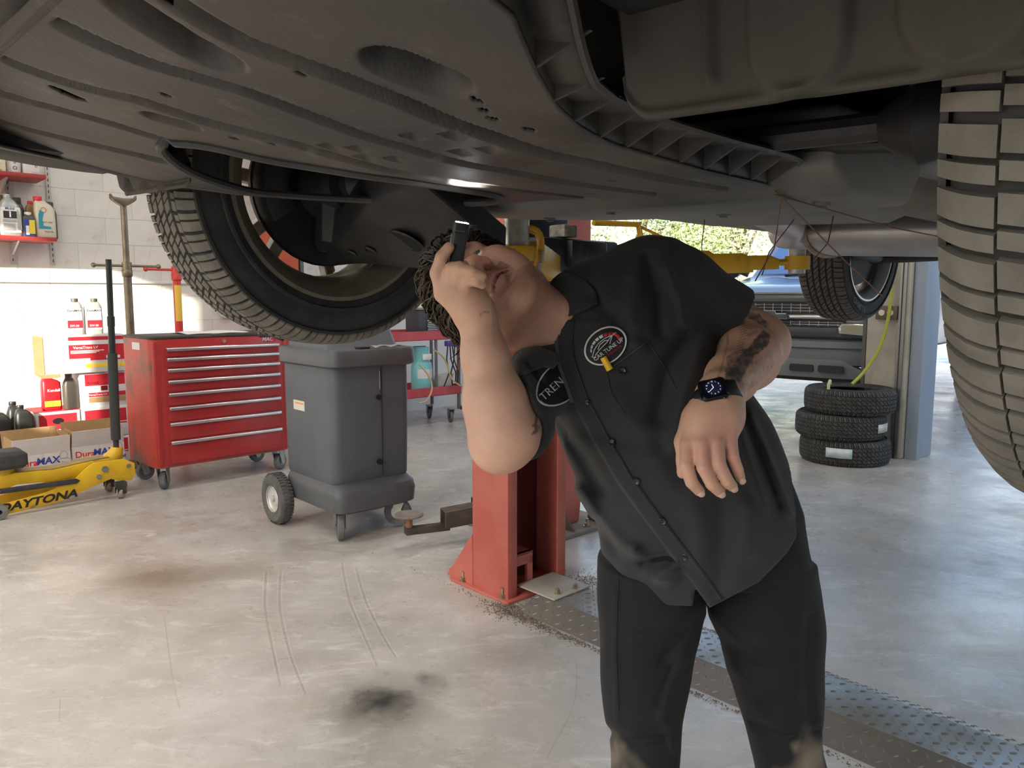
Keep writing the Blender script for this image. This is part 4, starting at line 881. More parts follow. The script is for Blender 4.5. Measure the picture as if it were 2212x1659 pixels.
# --- yellow floor jack, long side towards the camera
JY = mat('jack_yellow', (0.80, 0.50, 0.015), 0.42, col2=(0.66, 0.38, 0.015), scale=6, col3=(0.16, 0.11, 0.06), scale3=9, lo3=0.62, hi3=0.78)
JB = mat('jack_black', (0.02, 0.02, 0.021), 0.5, col2=(0.06, 0.055, 0.05), scale=12)
JK = thing('floor_jack', 'yellow low-profile floor jack with black handle, standing before the boxes', 'floor jack', pq(0.70, 4.86), TH+radians(0.5))
JL = 0.72
side = [(-0.02, 0.035), (0.04, 0.015), (0.30, 0.035), (0.50, 0.10), (0.585, 0.125), (0.62, 0.11), (0.70, 0.10), (JL, 0.13), (JL, 0.20), (0.66, 0.235), (0.50, 0.235), (0.45, 0.205), (0.40, 0.16), (0.25, 0.105), (0.04, 0.075), (-0.02, 0.07)]
for y in (0.0, 0.22):
    b = MB(); b.prism(side, -0.006, 0.006, frame((0, y, 0), (1, 0, 0), (0, 0, 1))); b.build('side_plate', JY, JK, bevel=0.002)
b = MB(); b.loft([[(x, 0.05, za), (x, 0.17, za), (x, 0.17, zb_), (x, 0.05, zb_)] for x, za, zb_ in ((0.0, 0.12, 0.215), (0.12, 0.16, 0.228), (0.30, 0.15, 0.215), (0.50, 0.15, 0.235), (0.60, 0.16, 0.24))]); b.build('lift_arm', JY, JK, bevel=0.006)
b = MB(); b.loft([[(x, 0.06, z_), (x, 0.16, z_), (x, 0.16, z_+0.004), (x, 0.06, z_+0.004)] for x, z_ in ((0.13, 0.229), (0.30, 0.217), (0.50, 0.238), (0.60, 0.243))]); b.build('worn_cover', mat('jack_worn_grey', (0.22, 0.18, 0.13), 0.6, col2=(0.4, 0.27, 0.06), scale=10), JK)
b = MB(); b.prism([(0.02, 0.135), (0.40, 0.13), (0.42, 0.145), (0.40, 0.16), (0.02, 0.165), (0.0, 0.15)], -0.004, 0.004, frame((0, -0.012, 0), (1, 0, 0), (0, 0, 1))); b.build('link_bar', JB, JK, bevel=0.002)
b = MB(); b.cyl((0.02, -0.022, 0.15), (0.02, -0.014, 0.15), 0.010, n=14); b.build('link_pin', ZINC, JK)
b = MB(); b.loft([[(x, y0_, z_) for x, y0_ in rrect(x0_, x1_, y0_, y1_, 0.012, 2)] for x0_, x1_, y0_, y1_, z_ in ((0.0, 0.155, 0.02, 0.20, 0.255), (-0.02, 0.175, 0.005, 0.215, 0.275), (-0.02, 0.175, 0.005, 0.215, 0.335), (0.0, 0.15, 0.03, 0.19, 0.350))]); b.build('saddle_pad', mat('rubber_block_black', (0.03, 0.03, 0.03), 0.8, col2=(0.07, 0.065, 0.06), scale=10, bump=0.3, bscale=60), JK, bevel=0.004)
b = MB(); b.cyl((0.07, 0.11, 0.20), (0.07, 0.11, 0.256), 0.055, n=24); b.build('saddle', JY, JK)
for (x, z_, r_) in ((0.555, 0.190, 0.020), (0.520, 0.150, 0.015), (0.685, 0.19, 0.013)):
    b = MB(); b.cyl((x, -0.016, z_), (x, -0.004, z_), r_, n=6); b.cyl((x, -0.02, z_), (x, -0.012, z_), r_*0.55, n=12); b.build('axle_nut', CAST_S, JK)
for y in (-0.03, 0.25):
    b = MB(); Mx = Matrix.Translation((0.015, y, 0.043)) @ Matrix.Rotation(-pi/2, 4, 'X'); b.lathe([(0.012, -0.022), (0.040, -0.022), (0.043, -0.016), (0.043, 0.016), (0.040, 0.022), (0.012, 0.022)], 24, Mx, closed=True); b.build('front_roller', CAST_S, JK)
for y in (-0.005, 0.225):
    b = MB(); Mx = Matrix.Translation((0.635, y, 0.034)) @ Matrix.Rotation(radians(55), 4, 'Z') @ Matrix.Rotation(-pi/2, 4, 'X'); b.lathe([(0.01, -0.016), (0.030, -0.017), (0.034, -0.01), (0.034, 0.01), (0.030, 0.017), (0.01, 0.016)], 20, Mx, closed=True); b.build('rear_caster', mat('caster_tan', (0.30, 0.25, 0.2), 0.6), JK)
    b = MB(); b.box(0.605, 0.665, y-0.024, y+0.024, 0.07, 0.10); b.box(0.61, 0.66, y-0.026, y-0.022, 0.03, 0.08); b.box(0.61, 0.66, y+0.022, y+0.026, 0.03, 0.08); b.build('caster_bracket', JB, JK)
b = MB(); text_on(b, 'DAYTONA', 0.062, frame((0.205, -0.0075, 0.062), (1, 0, 0.06), (-0.06, 0, 1)), shear=0.28, bold=0.035, wide=1.28); b.build('lettering', mat('print_black', (0.012, 0.012, 0.012), 0.6), JK, smooth=0)
b = MB(); b.tube([(0.60, 0.11, 0.20), (0.655, 0.11, 0.26), (0.66, 0.11, 0.29)], [0.05, 0.04, 0.034], 14); b.build('handle_socket', JY, JK)
h0 = Vector((0.655, 0.11, 0.27)); hp = at(235, 560, pq(1.2, 5.02).y); lp = Vector((CT*hp.x+ST*hp.y-0.70, -ST*hp.x+CT*hp.y-4.86, hp.z))
hd = lp-h0
b = MB(); b.tube([h0, h0+hd*0.06], 0.016, 14); b.tube([h0+hd*0.06, h0+hd*0.52], 0.027, 16); b.build('handle_sleeve', mat('foam_sleeve', (0.045, 0.048, 0.045), 0.8), JK)
b = MB(); b.tube([h0+hd*0.50, h0+hd*0.70], 0.0185, 14); b.tube([h0+hd*0.70, lp], [0.0165, 0.0165], 14); b.tube([h0+hd*0.66, h0+hd*0.71], 0.021, 14); b.build('handle_bar', mat('handle_black', (0.02, 0.021, 0.02), 0.4), JK)
# --- cartons
CARD = mat('cardboard', (0.42, 0.26, 0.12), 0.85, col2=(0.36, 0.22, 0.10), scale=10)
CARD_W = mat('carton_white', (0.74, 0.735, 0.72), 0.7, col2=(0.66, 0.655, 0.64), scale=5)
CARD_R = mat('carton_red_print', (0.55, 0.02, 0.035), 0.6)
INK_B = mat('ink_blue', (0.03, 0.07, 0.36), 0.6); INK_R = mat('ink_red', (0.70, 0.02, 0.05), 0.6); INK_K = mat('ink_black', (0.03, 0.03, 0.03), 0.6); INK_Y = mat('ink_yellow', (0.85, 0.65, 0.05), 0.6); INK_W = mat('ink_white', (0.85, 0.84, 0.82), 0.6); INK_G = mat('ink_grey', (0.45, 0.45, 0.45), 0.6)
def put(b_text, s, x, z, size, y=-0.001, **k): text_on(b_text, s, size, frame((x, y, z), (1, 0, 0), (0, 0, 1)), **k)
def open_carton(p, q, w, d, h, label, rz, flapf):
    t = thing('open_carton', label, 'carton', pq(p, q), TH+rz, 'open white oil cartons')
    k = 0.004
    for nm, x0, x1, y0, y1 in (('front_wall', 0, w, 0, k), ('back_wall', 0, w, d-k, d), ('side_wall', 0, k, k, d-k), ('side_wall', w-k, w, k, d-k)):
        b = MB(); b.box(x0, x1, y0, y1, 0, h); b.build(nm, CARD_W, t, smooth=0)
    b = MB(); b.box(k, w-k, k, d-k, 0.0, 0.006); b.build('bottom', CARD, t, smooth=0)
    b = MB(); b.box(k+.0005, w-k-.0005, d-k-0.0016, d-k-.0005, 0.01, h); b.build('inner_lining', CARD, t, smooth=0)
    # flaps: front leaning out/up, back upright (brown inside), sides splayed
    def flap(x0, y0, x1, y1, dx, dy, dz, m, nm='flap'):
        b = MB(); a, c_ = Vector((x0, y0, h)), Vector((x1, y1, h)); e = Vector((dx, dy, dz)); n_ = (c_-a).cross(e).normalized()*0.002
        b.add([a-n_, c_-n_, c_+e-n_, a+e-n_, a+n_, c_+n_, c_+e+n_, a+e+n_], [(0, 1, 2, 3), (7, 6, 5, 4), (0, 4, 5, 1), (1, 5, 6, 2), (2, 6, 7, 3), (3, 7, 4, 0)]); b.build(nm, m, t, smooth=0)
    flap(0.002, 0.002, w-0.002, 0.002, 0, -flapf, 0.105, CARD_W); flap(0.002, d-0.002, w-0.002, d-0.002, 0, 0.03, 0.13, CARD); flap(0.002, d-0.01, 0.002, 0.01, 0.012, 0, 0.10, CARD); flap(w-0.002, 0.01, w-0.002, d-0.01, -0.004, 0, 0.11, CARD)
    b = MB(); put(b, 'Dura', w*0.24, h*0.78, 0.056, bold=0.02); b.build('lettering_red', INK_R, t, smooth=0)
    b = MB(); put(b, 'MAX', w*0.60, h*0.79, 0.060, bold=0.03, shear=0.1); b.build('lettering_blue', INK_B, t, smooth=0)
    b = MB(); put(b, 'LIQUID ARMOR', w*0.66, h*0.60, 0.032, shear=0.3, bold=0.015); b.box(w*0.10, w*0.42, -0.0012, -0.0002, h*0.58, h*0.615); b.build('lettering_black', INK_K, t, smooth=0)
    # little line drawing of a bust on a shield
    b = MB(); cx, cz_ = w*0.87, h*0.82
    b.tube([(cx+0.022*cos(a), -0.0015, cz_+0.02+0.024*sin(a)) for a in np.linspace(0, 2*pi, 16, endpoint=False)], 0.0016, 4, closed=True)
    b.tube([(cx-0.05, -0.0015, cz_-0.05), (cx-0.045, -0.0015, cz_-0.015), (cx-0.02, -0.0015, cz_), (cx+0.02, -0.0015, cz_), (cx+0.045, -0.0015, cz_-0.015), (cx+0.05, -0.0015, cz_-0.05)], 0.0016, 4)
    b.tube([(cx-0.012, -0.0015, cz_-0.02), (cx, -0.0015, cz_-0.045), (cx+0.012, -0.0015, cz_-0.02)], 0.0014, 4, closed=True); b.build('printed_emblem', INK_G, t)
    return t
open_carton(1.215, 5.42, 0.31, 0.24, 0.24, 'open white carton beside the tool chest, full DuraMAX lettering showing', 0.0, 0.03)
open_carton(0.885, 5.40, 0.32, 0.24, 0.225, 'open white carton half hidden behind the floor jack', radians(2), 0.02)
def red_carton(p, q, z, w, d, h, label, rz=0.0, style=0):
    t = thing('oil_carton', label, 'carton', pq(p, q, z), TH+rz, 'red and white oil cartons')
    b = MB(); b.box(0, w, 0, d, 0, h); b.build('box', CARD_W, t, bevel=0.003)
    b = MB(); b.box(-0.0006, w+0.0006, -0.0006, d, h-0.002, h+0.0006) if style in (1,) else b.box(0.02, w-0.02, -0.001, 0, h*0.42, h*0.92); b.build('red_panel', CARD_R, t, smooth=0)
    if style == 1:
        b = MB(); b.box(0.02, w-0.02, -0.001, 0, h*0.42, h*0.90); b.build('red_panel', CARD_R, t, smooth=0)
    if style in (0, 1):
        b = MB(); b.lathe([(1e-4, 0), (0.028, 0)], 20, frame((w*0.5, -0.0016, h*0.68), (1, 0, 0), (0, 0, 1)) @ Matrix.Diagonal((1.25, 0.75, 1, 1))); b.build('hand_hole', DARKHOLE if style == 1 else CARD_R, t, smooth=0)
        b = MB(); put(b, 'Kendall', w*0.24, h*0.50, 0.026, y=-0.0018, bold=0.02); b.build('lettering', INK_K if style == 1 else mat('ink_dark_red', (0.16, 0.01, 0.015), 0.6), t, smooth=0)
        b = MB(); b.box(w*0.45, w*0.58, -0.0015, 0.0, 0.0, h*0.30); b.build('tape_strip', mat('dark_red_tab', (0.20, 0.01, 0.03), 0.5), t, smooth=0)
        b = MB(); b.box(w*0.58, w*0.93, -0.0018, 0.0, h*0.465, h*0.485); b.build('fine_print', INK_W, t, smooth=0)
    return t
qb = 5.90
pA, pB, pC = on_q(64, qb), on_q(166, qb), on_q(254, qb)
red_carton(pA, qb, 0.205, pB-pA-0.01, 0.30, 0.215, 'red-topped oil carton with dark hand hole, below the red jug', style=1)
red_carton(pB, qb, 0.205, pC-pB+0.05, 0.30, 0.215, 'red-panelled oil carton low in the stack beside the tool chest')
red_carton(pA, qb, 0.0, pB-pA-0.01, 0.30, 0.20, 'bottom carton of the stack hidden behind the open cartons'); red_carton(pB, qb, 0.0, pC-pB+0.05, 0.30, 0.20, 'bottom carton of the stack nearest the tool chest')
b1 = red_carton(pB+0.005, qb+0.01, 0.42, pC-pB+0.05, 0.30, 0.25, 'oil carton with red panel and tan band, directly under the big top carton', style=2)
w_ = pC-pB+0.05
for o in [c for c in b1.children]: 
    if o.name.startswith('red_panel'): bpy.data.objects.remove(o)
b = MB(); b.box(0.03, w_-0.02, -0.001, 0, 0.155, 0.235); b.build('red_panel', CARD_R, b1, smooth=0); b = MB(); b.box(0.05, w_-0.02, -0.001, 0, 0.075, 0.105); b.build('red_panel', CARD_R, b1, smooth=0)
b = MB(); b.box(0.05, w_-0.02, -0.001, 0, 0.035, 0.072); b.build('tan_band', CARD, b1, smooth=0)
b = MB(); put(b, 'Kendall', w_*0.26, 0.175, 0.024, y=-0.0018, bold=0.02); b.build('lettering', mat('ink_dark_red', (0.16, 0.01, 0.015), 0.6), b1, smooth=0)
b = MB(); put(b, 'VersaTrans LV', w_*0.35, 0.09, 0.020, y=-0.0018, bold=0.01); b.build('lettering', INK_W, b1, smooth=0)
b = MB(); b.box(w_*0.42, w_*0.56, -0.0016, 0, 0.118, 0.15); b.build('tape_strip', mat('dark_red_tab', (0.20, 0.01, 0.03), 0.5), b1, smooth=0)
# big carton on top, lying with its brown open end towards the door
pT0, pT1 = on_q(92, qb-0.02), on_q(254, qb-0.02); wT = pT1-pT0+0.04
t = thing('oil_carton', 'largest red and white VersaTrans carton on top of the stack', 'carton', pq(pT0, qb-0.02, 0.672), TH, 'red and white oil cartons')
b = MB(); b.box(0, wT, 0, 0.30, 0, 0.262); b.build('box', CARD_W, t, bevel=0.003)
x0 = wT*0.30
b = MB(); b.box(x0, wT, -0.001, 0, 0.225, 0.25); b.build('red_panel', CARD_R, t, smooth=0)
b = MB(); b.box(x0, wT, -0.001, 0, 0.085, 0.195); b.build('red_panel', CARD_R, t, smooth=0)
b = MB(); b.box(x0+0.10, wT, -0.001, 0, 0.035, 0.062); b.build('yellow_panel', INK_Y, t, smooth=0)
b = MB(); put(b, 'VersaTrans LV', x0+0.105, 0.175, 0.026, y=-0.0018, bold=0.02); b.build('lettering', INK_W, t, smooth=0)
for k_, (l_, zz_) in enumerate(((0.22, 0.154), (0.19, 0.146), (0.17, 0.138))):
    b = MB(); b.box(x0+0.01, x0+l_, -0.0018, 0, zz_-0.0025, zz_+0.0025); b.build('fine_print', INK_W, t, smooth=0)
b = MB(); b.box(wT-0.12, wT-0.03, -0.0018, 0, 0.095, 0.115); b.build('print_block', INK_W, t, smooth=0)
b = MB(); b.box(x0, x0+0.13, -0.0018, 0, 0.08, 0.10); b.build('print_block', INK_W, t, smooth=0)
b = MB(); b.box(-0.002, 0, -0.002, 0.30, 0.005, 0.258); b.build('open_end', CARD, t, smooth=0)
b = MB(); b.add([(0, -0.001, 0.005), (-0.055, 0.02, 0.0), (-0.055, 0.02, 0.262), (0, -0.001, 0.258), (0, 0.002, 0.005), (-0.055, 0.023, 0.0), (-0.055, 0.023, 0.262), (0, 0.002, 0.258)], [(0, 1, 2, 3), (7, 6, 5, 4), (0, 4, 5, 1), (1, 5, 6, 2), (2, 6, 7, 3)]); b.build('flap', CARD, t, smooth=0)
b = MB(); b.add([(-0.05, 0.0, 0.0), (0.09, 0.0, 0.0), (0.09, -0.02, -0.02), (-0.02, -0.02, -0.022), (-0.05, 0.0, 0.003), (0.09, 0.0, 0.003), (0.09, -0.02, -0.017), (-0.02, -0.02, -0.019)], [(0, 1, 2, 3), (7, 6, 5, 4), (0, 4, 5, 1), (1, 5, 6, 2), (2, 6, 7, 3), (3, 7, 4, 0)]); b.build('flap', CARD, t, smooth=0)
# --- bottles
def bottle(loc, label, m, w, d, h, capm, neckx=0.0, labm=None, shoulder=0.72, rz=0.0, handle=False, group='oil bottles', cap_h=0.03, cap_r=0.022, lab=(0.12, 0.60), texts=(), name='oil_bottle'):
    t = thing(name, label, 'bottle', loc, TH+rz, group)
    b = MB(); rings = []
    for f_, sx, sy, ox in ((0.0, 0.92, 0.9, 0), (0.03, 1, 1, 0), (shoulder*0.55, 1.0, 1.0, 0), (shoulder, 0.97, 0.98, 0), (shoulder+(0.97-shoulder)*0.35, 0.80, 0.85, 0.25), (shoulder+(0.97-shoulder)*0.7, 0.50, 0.6, 0.7), (0.90, 0.30, 0.45, 1.0), (0.95, 0.28, 0.42, 1.0)):
        hw_, hd_ = w/2*sx, d/2*sy
        rings.append([(x+neckx*ox, y, h*f_) for x, y in rrect(-hw_, hw_, -hd_, hd_, min(hw_, hd_)*0.55, 3)])
    b.loft(rings); body_ = b.build('body', m, t, smooth=60)
    b = MB(); b.lathe([(1e-4, h), (cap_r*0.9, h), (cap_r, h-0.004), (cap_r, h-cap_h), (cap_r*0.9, h-cap_h-0.006)], 20, Matrix.Translation((neckx, 0, 0))); b.build('cap', capm, t)
    if labm:
        b = MB(); b.box(-w/2*0.80, w/2*0.80, -d/2-0.0012, -d/2+0.004, h*lab[0], h*lab[1]); b.build('label_panel', labm, t, bevel=0.0008, segs=1)
    for (s, x, z_, sz, mm) in texts:
        b = MB(); put(b, s, x, z_, sz, y=-d/2-0.002, bold=0.02); b.build('lettering', mm, t, smooth=0)
    return t
GREY_P = mat('bottle_silver_plastic', (0.42, 0.44, 0.44), 0.35, 0.25); BLK_P = mat('bottle_black_plastic', (0.022, 0.022, 0.021), 0.38); RED_P = mat('bottle_red_plastic', (0.60, 0.02, 0.03), 0.35); CLR_P = mat('bottle_grey_translucent', (0.44, 0.43, 0.40), 0.35); DKG_P = mat('bottle_dark_grey', (0.085, 0.08, 0.065), 0.4); CRM_P = mat('bottle_cream', (0.66, 0.62, 0.50), 0.45); TEAL_P = mat('ink_teal', (0.03, 0.30, 0.40), 0.5); CAPR = mat('cap_red', (0.70, 0.03, 0.04), 0.4); CAPW = mat('cap_white', (0.8, 0.79, 0.74), 0.5); CAPK = mat('cap_dark', (0.10, 0.09, 0.08), 0.5); AMB_P = mat('bottle_amber', (0.35, 0.22, 0.10), 0.3)
zt = 0.935
for px_, lab in ((162, 'grey quart of oil on the top carton, left of its twin'), (204, 'grey quart of oil on the top carton, nearest the tool chest')):
    t_ = bottle(pq(on_q(px_, qb+0.10), qb+0.10, zt), lab, CLR_P, 0.115, 0.07, 0.25, CAPK, neckx=0.012, labm=INK_W, shoulder=0.74, texts=(('DuraMAX', 0, 0.165, 0.022, INK_K),), lab=(0.13, 0.72))
    b = MB(); b.box(-0.046, 0.046, -0.0368, -0.034, 0.045, 0.098); b.build('red_band', CARD_R, t_, smooth=0)
    b = MB(); put(b, '5W-30', -0.005, 0.06, 0.02, y=-0.0372, bold=0.02); b.build('lettering', INK_W, t_, smooth=0)
bottle(pq(on_q(102, qb+0.10), qb+0.10, 0.422), 'red oil jug with yellow band under the top carton', RED_P, 0.12, 0.08, 0.235, RED_P, neckx=-0.03, shoulder=0.80, texts=(('Kendall', 0.01, 0.135, 0.026, INK_W),), labm=INK_Y, lab=(0.10, 0.27), cap_h=0.02)
bottle(pq(on_q(144, qb+0.05), qb+0.05, 0.422), 'dark grey oil bottle standing next to the red jug', DKG_P, 0.088, 0.06, 0.245, DKG_P, neckx=-0.005, shoulder=0.66, rz=radians(12))
for k_, (px_, lab) in enumerate(((-12, 'black oil jug at the picture edge beside the cartons'), (40, 'black oil jug with sloping shoulder, left of the red-topped carton'), (24, 'black oil jug standing behind the other two black jugs'))):
    qk = qb-0.02+(0.15 if k_ == 2 else 0.0); bottle(pq(on_q(px_, qk), qk, 0.205), lab, BLK_P, 0.115, 0.09, 0.27+0.01*k_, BLK_P, neckx=-0.02, shoulder=0.70, group='black oil jugs', cap_h=0.02)
red_carton(on_q(-45, qb-0.1), qb-0.08, 0.0, pA-on_q(-45, qb-0.1)-0.03, 0.28, 0.20, 'low carton under the black oil jugs at the picture edge')
# --- shelves
SHELF = mat('shelf_red', (0.42, 0.04, 0.04), 0.5, col2=(0.36, 0.05, 0.04), scale=8)
SLOT = mat('slotted_rail_grey', (0.55, 0.54, 0.52), 0.5, 0.3)
qf = 6.22
pS = on_q(138, qf); pU = on_q(124, qf)
sh1 = thing('wall_shelf', 'lower red wall shelf carrying oil jugs', 'shelf', pq(pS-1.6, qf, 1.585), TH, 'red wall shelves')
b = MB(); b.box(0, 1.6, 0, Q_WALL-qf-0.02, 0, 0.028); b.build('board', SHELF, sh1, bevel=0.003)
sh2 = thing('wall_shelf', 'upper red wall shelf carrying filter boxes', 'shelf', pq(pU-1.6, qf, 2.015), TH, 'red wall shelves')
b = MB(); b.box(0, 1.6, 0, Q_WALL-qf-0.02, 0, 0.028); b.build('board', SHELF, sh2, bevel=0.003)
for sh, zz_ in ((sh1, 0), (sh2, 0)):
    for x in (1.38, 0.78):
        b = MB(); D = Q_WALL-qf-0.02; b.add([(x-0.006, D, -0.001), (x-0.006, D*0.25, -0.001), (x-0.006, D, -0.09), (x+0.006, D, -0.001), (x+0.006, D*0.25, -0.001), (x+0.006, D, -0.09)], [(0, 1, 2), (5, 4, 3), (0, 3, 4, 1), (1, 4, 5, 2), (2, 5, 3, 0)]); b.build('bracket', SLOT, sh, smooth=0)
for k_, p_ in enumerate((pS-0.22, pS+0.035)):
    t = thing('slotted_rail', ['slotted steel wall rail behind the shelf brackets', 'slotted steel wall rail at the free end of the shelves'][k_], 'rail', pq(p_, Q_WALL-0.018, 1.43), TH, 'slotted wall rails')
    b = MB(); b.box(-0.013, 0.013, 0, 0.015, 0, 1.3); b.build('channel', SLOT, t, bevel=0.001)
    b = MB()
    for j in range(30): b.box(-0.003, 0.003, -0.0006, 0.001, 0.02+j*0.042, 0.042+j*0.042)
    o_ = b.build('slots', mat('slot_dark', (0.05, 0.05, 0.05), 0.8), t, smooth=0); o_['kind'] = 'stuff'
zl = 1.614; qs = qf+0.09
def sp(px, q): return on_q(px, q)
m1 = bottle(pq(sp(41, qs), qs, zl), 'silver motor oil jug on the lower shelf with a big 1 on its label', GREY_P, 0.138, 0.085, 0.285, GREY_P, neckx=-0.01, shoulder=0.62, labm=INK_W, lab=(0.08, 0.68), group='jugs on the lower shelf', texts=(('Mobil', -0.005, 0.185, 0.024, INK_B),))
b = MB(); b.box(-0.045, 0.032, -0.0475, -0.045, 0.120, 0.168); b.build('black_panel', INK_K, m1, smooth=0)
b = MB(); put(b, '1', -0.006, 0.144, 0.05, y=-0.0482, bold=0.05); b.build('lettering', INK_W, m1, smooth=0)
for (xa, xb, za, zb_) in ((-0.05, 0.03, 0.095, 0.112), (-0.05, 0.02, 0.04, 0.085)):
    b = MB(); b.box(xa, xb, -0.0475, -0.045, za, zb_); b.build('grey_panel', INK_G, m1, smooth=0)
b = MB(); b.prism([(0.035, 0.045), (0.06, 0.045), (0.058, 0.13), (0.042, 0.18), (0.036, 0.18)], 0.0, 0.002, frame((0, -0.0455, 0), (1, 0, 0), (0, 0, 1))); b.build('grey_panel', INK_G, m1, smooth=0)
hb = bottle(pq(sp(79, qs-0.02), qs-0.02, zl), 'small dark bottle with blue and yellow label on the lower shelf', DKG_P, 0.08, 0.055, 0.17, CAPW, shoulder=0.74, labm=INK_B, lab=(0.03, 0.70), group='jugs on the lower shelf', cap_r=0.022, cap_h=0.016)
b = MB(); b.box(0.0, 0.034, -0.0325, -0.030, 0.02, 0.115); b.build('yellow_panel', INK_Y, hb, smooth=0)
b = MB(); b.box(-0.022, -0.002, -0.0327, -0.030, 0.012, 0.075); b.build('white_print', INK_W, hb, smooth=0)
bottle(pq(sp(86, qs+0.10), qs+0.10, zl), 'amber bottle with a red cap behind the small dark bottle', AMB_P, 0.07, 0.05, 0.26, CAPR, shoulder=0.80, group='jugs on the lower shelf', cap_r=0.018, cap_h=0.02)
cj = bottle(pq(sp(114, qs), qs, zl), 'cream oil jug with red cap at the end of the lower shelf', CRM_P, 0.13, 0.08, 0.285, CAPR, neckx=-0.035, shoulder=0.70, group='jugs on the lower shelf', cap_r=0.027, cap_h=0.030)
b = MB(); b.prism([(-0.045, 0.06), (0.03, 0.06), (0.03, 0.075), (-0.015, 0.08), (-0.022, 0.12), (-0.01, 0.175), (-0.035, 0.19), (-0.045, 0.15)], 0.0, 0.002, frame((0, -0.0405, 0), (1, 0, 0), (0, 0, 1))); b.build('teal_stripe', TEAL_P, cj, smooth=0)
b = MB(); b.tube([(-0.012+0.017*cos(a), -0.0415, 0.19+0.017*sin(a)) for a in np.linspace(0, 2*pi, 18, endpoint=False)], 0.0015, 4, closed=True); b.build('round_mark', INK_R, cj)
b = MB(); put(b, 'BOT 5000', 0.01, 0.105, 0.014, y=-0.0415); put(b, 'PAO 46', 0.015, 0.04, 0.016, y=-0.0415); b.build('lettering', INK_K, cj, smooth=0)
for k_, (px_, hh, mm, lab) in enumerate(((26, 0.29, GREY_P, 'dark-capped jug at the back of the lower shelf behind the silver jug'), (58, 0.28, DKG_P, 'black-capped bottle between silver jug and amber bottle, at the back'), (126, 0.265, DKG_P, 'dark bottle behind the cream jug on the lower shelf'))):
    bottle(pq(sp(px_, qs+0.13), qs+0.13, zl), lab, mm, 0.082, 0.06, hh, CAPK, shoulder=0.7, group='jugs on the lower shelf', cap_r=0.026, cap_h=0.035)
def small_box(px0, px1, q, z, h, m, label, lines=(), d=0.12):
    p0, p1 = on_q(px0, q), on_q(px1, q); t = thing('parts_box', label, 'box', pq(p0, q, z), TH, 'boxes on the shelves')
    b = MB(); b.box(0, p1-p0, 0, d, 0, h); b.build('box', m, t, bevel=0.002)
    for (s, fx, fz, sz, mm) in lines:
        b = MB(); put(b, s, (p1-p0)*fx, h*fz, sz, bold=0.01); b.build('lettering', mm, t, smooth=0)
    return t
small_box(-30, 16, qs-0.03, zl, 0.21, CARD_W, 'white and brown box at the picture edge of the lower shelf', (('FILTER', 0.75, 0.35, 0.022, INK_R),))
zu = 2.044
small_box(-30, 2, qs-0.03, zu, 0.12, INK_Y, 'yellow box at the picture edge of the upper shelf')
small_box(6, 40, qs-0.03, zu, 0.125, mat('box_pale_yellow', (0.70, 0.68, 0.48), 0.7), 'pale yellow filter box marked 2772 on the upper shelf', (('FILTER', 0.5, 0.82, 0.022, INK_G), ('27107', 0.5, 0.42, 0.018, INK_G), ('27107', 0.5, 0.08, 0.018, INK_K)))
small_box(77, 110, qs-0.02, zu, 0.125, CARD_W, 'plain white box at the end of the upper shelf', (('o', 0.8, 0.48, 0.03, INK_K), ('27502', 0.72, 0.1, 0.018, INK_G)))
pf_ = on_q(57, qs+0.02); t = thing('oil_filter', 'white spin-on oil filter standing between two boxes on the upper shelf', 'oil filter', pq(pf_, qs+0.03, zu), TH)
b = MB(); b.lathe([(1e-4, 0), (0.041, 0), (0.044, 0.006), (0.044, 0.105), (0.040, 0.118), (0.03, 0.122), (1e-4, 0.122)], 32); b.build('can', CARD_W, t)
b = MB()
for (s, z_, sz) in (('WIX', 0.095, 0.018), ('XP', 0.07, 0.014), ('O', 0.035, 0.034)):
    V, Fs = text_geo(s, sz, 0, 0.02); b.add([(0.0447*sin(x/0.0447), -0.0447*cos(x/0.0447), z_+y) for x, y, z in V], Fs)
b.build('lettering', INK_K, t, smooth=0)
# wall socket and cable behind the chest
b = MB(); ps_ = on_q(490, Q_WALL-0.02); t = thing('cable_reel', 'white round reel with cable hanging on the wall above the chest', 'cable reel', pq(ps_, Q_WALL-0.03, 1.07), TH)
b.cyl((0, -0.02, 0), (0, 0.02, 0), 0.055, n=24); b.build('drum', CARD_W, t); b = MB(); b.tube([(-0.09+0.0*a, 0.0, 0.16-a) for a in (0.16, 0.1, 0.0)]+[(-0.07, 0, 0.2), (-0.03, 0, 0.23), (0.03, 0, 0.24)], 0.006, 6); b.build('cable', BLACKM, t)
# ================================================================== grey service machine on wheels (x along p, y away from the car side)
MG = mat('machine_grey_plastic', (0.112, 0.128, 0.143), 0.5, col2=(0.094, 0.107, 0.12), scale=4, bump=0.06, bscale=200)
MGD = mat('machine_dark_grey', (0.095, 0.102, 0.11), 0.5, col2=(0.08, 0.085, 0.09), scale=5, bump=0.05, bscale=200)
SV = thing('service_machine', 'grey plastic air-conditioning service machine on wheels by the red lift post', 'service machine', pq(1.83, 3.22), TH+radians(-1))
mw, md = 0.47, 0.56
def bow(x0, x1, y0, y1, z, bw, r=0.05, n=5):
    """rounded rectangle whose front bows outwards."""
    P = rrect(x0, x1, y0, y1, r, n); cx = (x0+x1)/2; hw_ = (x1-x0)/2
    return [(x, y-(bw*(1-((x-cx)/hw_)**2) if y < (y0+y1)/2 else 0), z) for x, y in P]
def bowd(x0, x1, y0, y1, z, bw, r=0.05):
    P = []
    for (x, y) in rrect(x0, x1, y0, y1, r, 5): P.append((x, y, z))
    n = 10; out = []
    for i, (x, y, z_) in enumerate(P):
        out.append((x, y, z_))
    return out
def skirt(z, x0, x1, y0, y1, r): return [(x, y, z) for x, y in rrect(x0, x1, y0, y1, r, 5)]
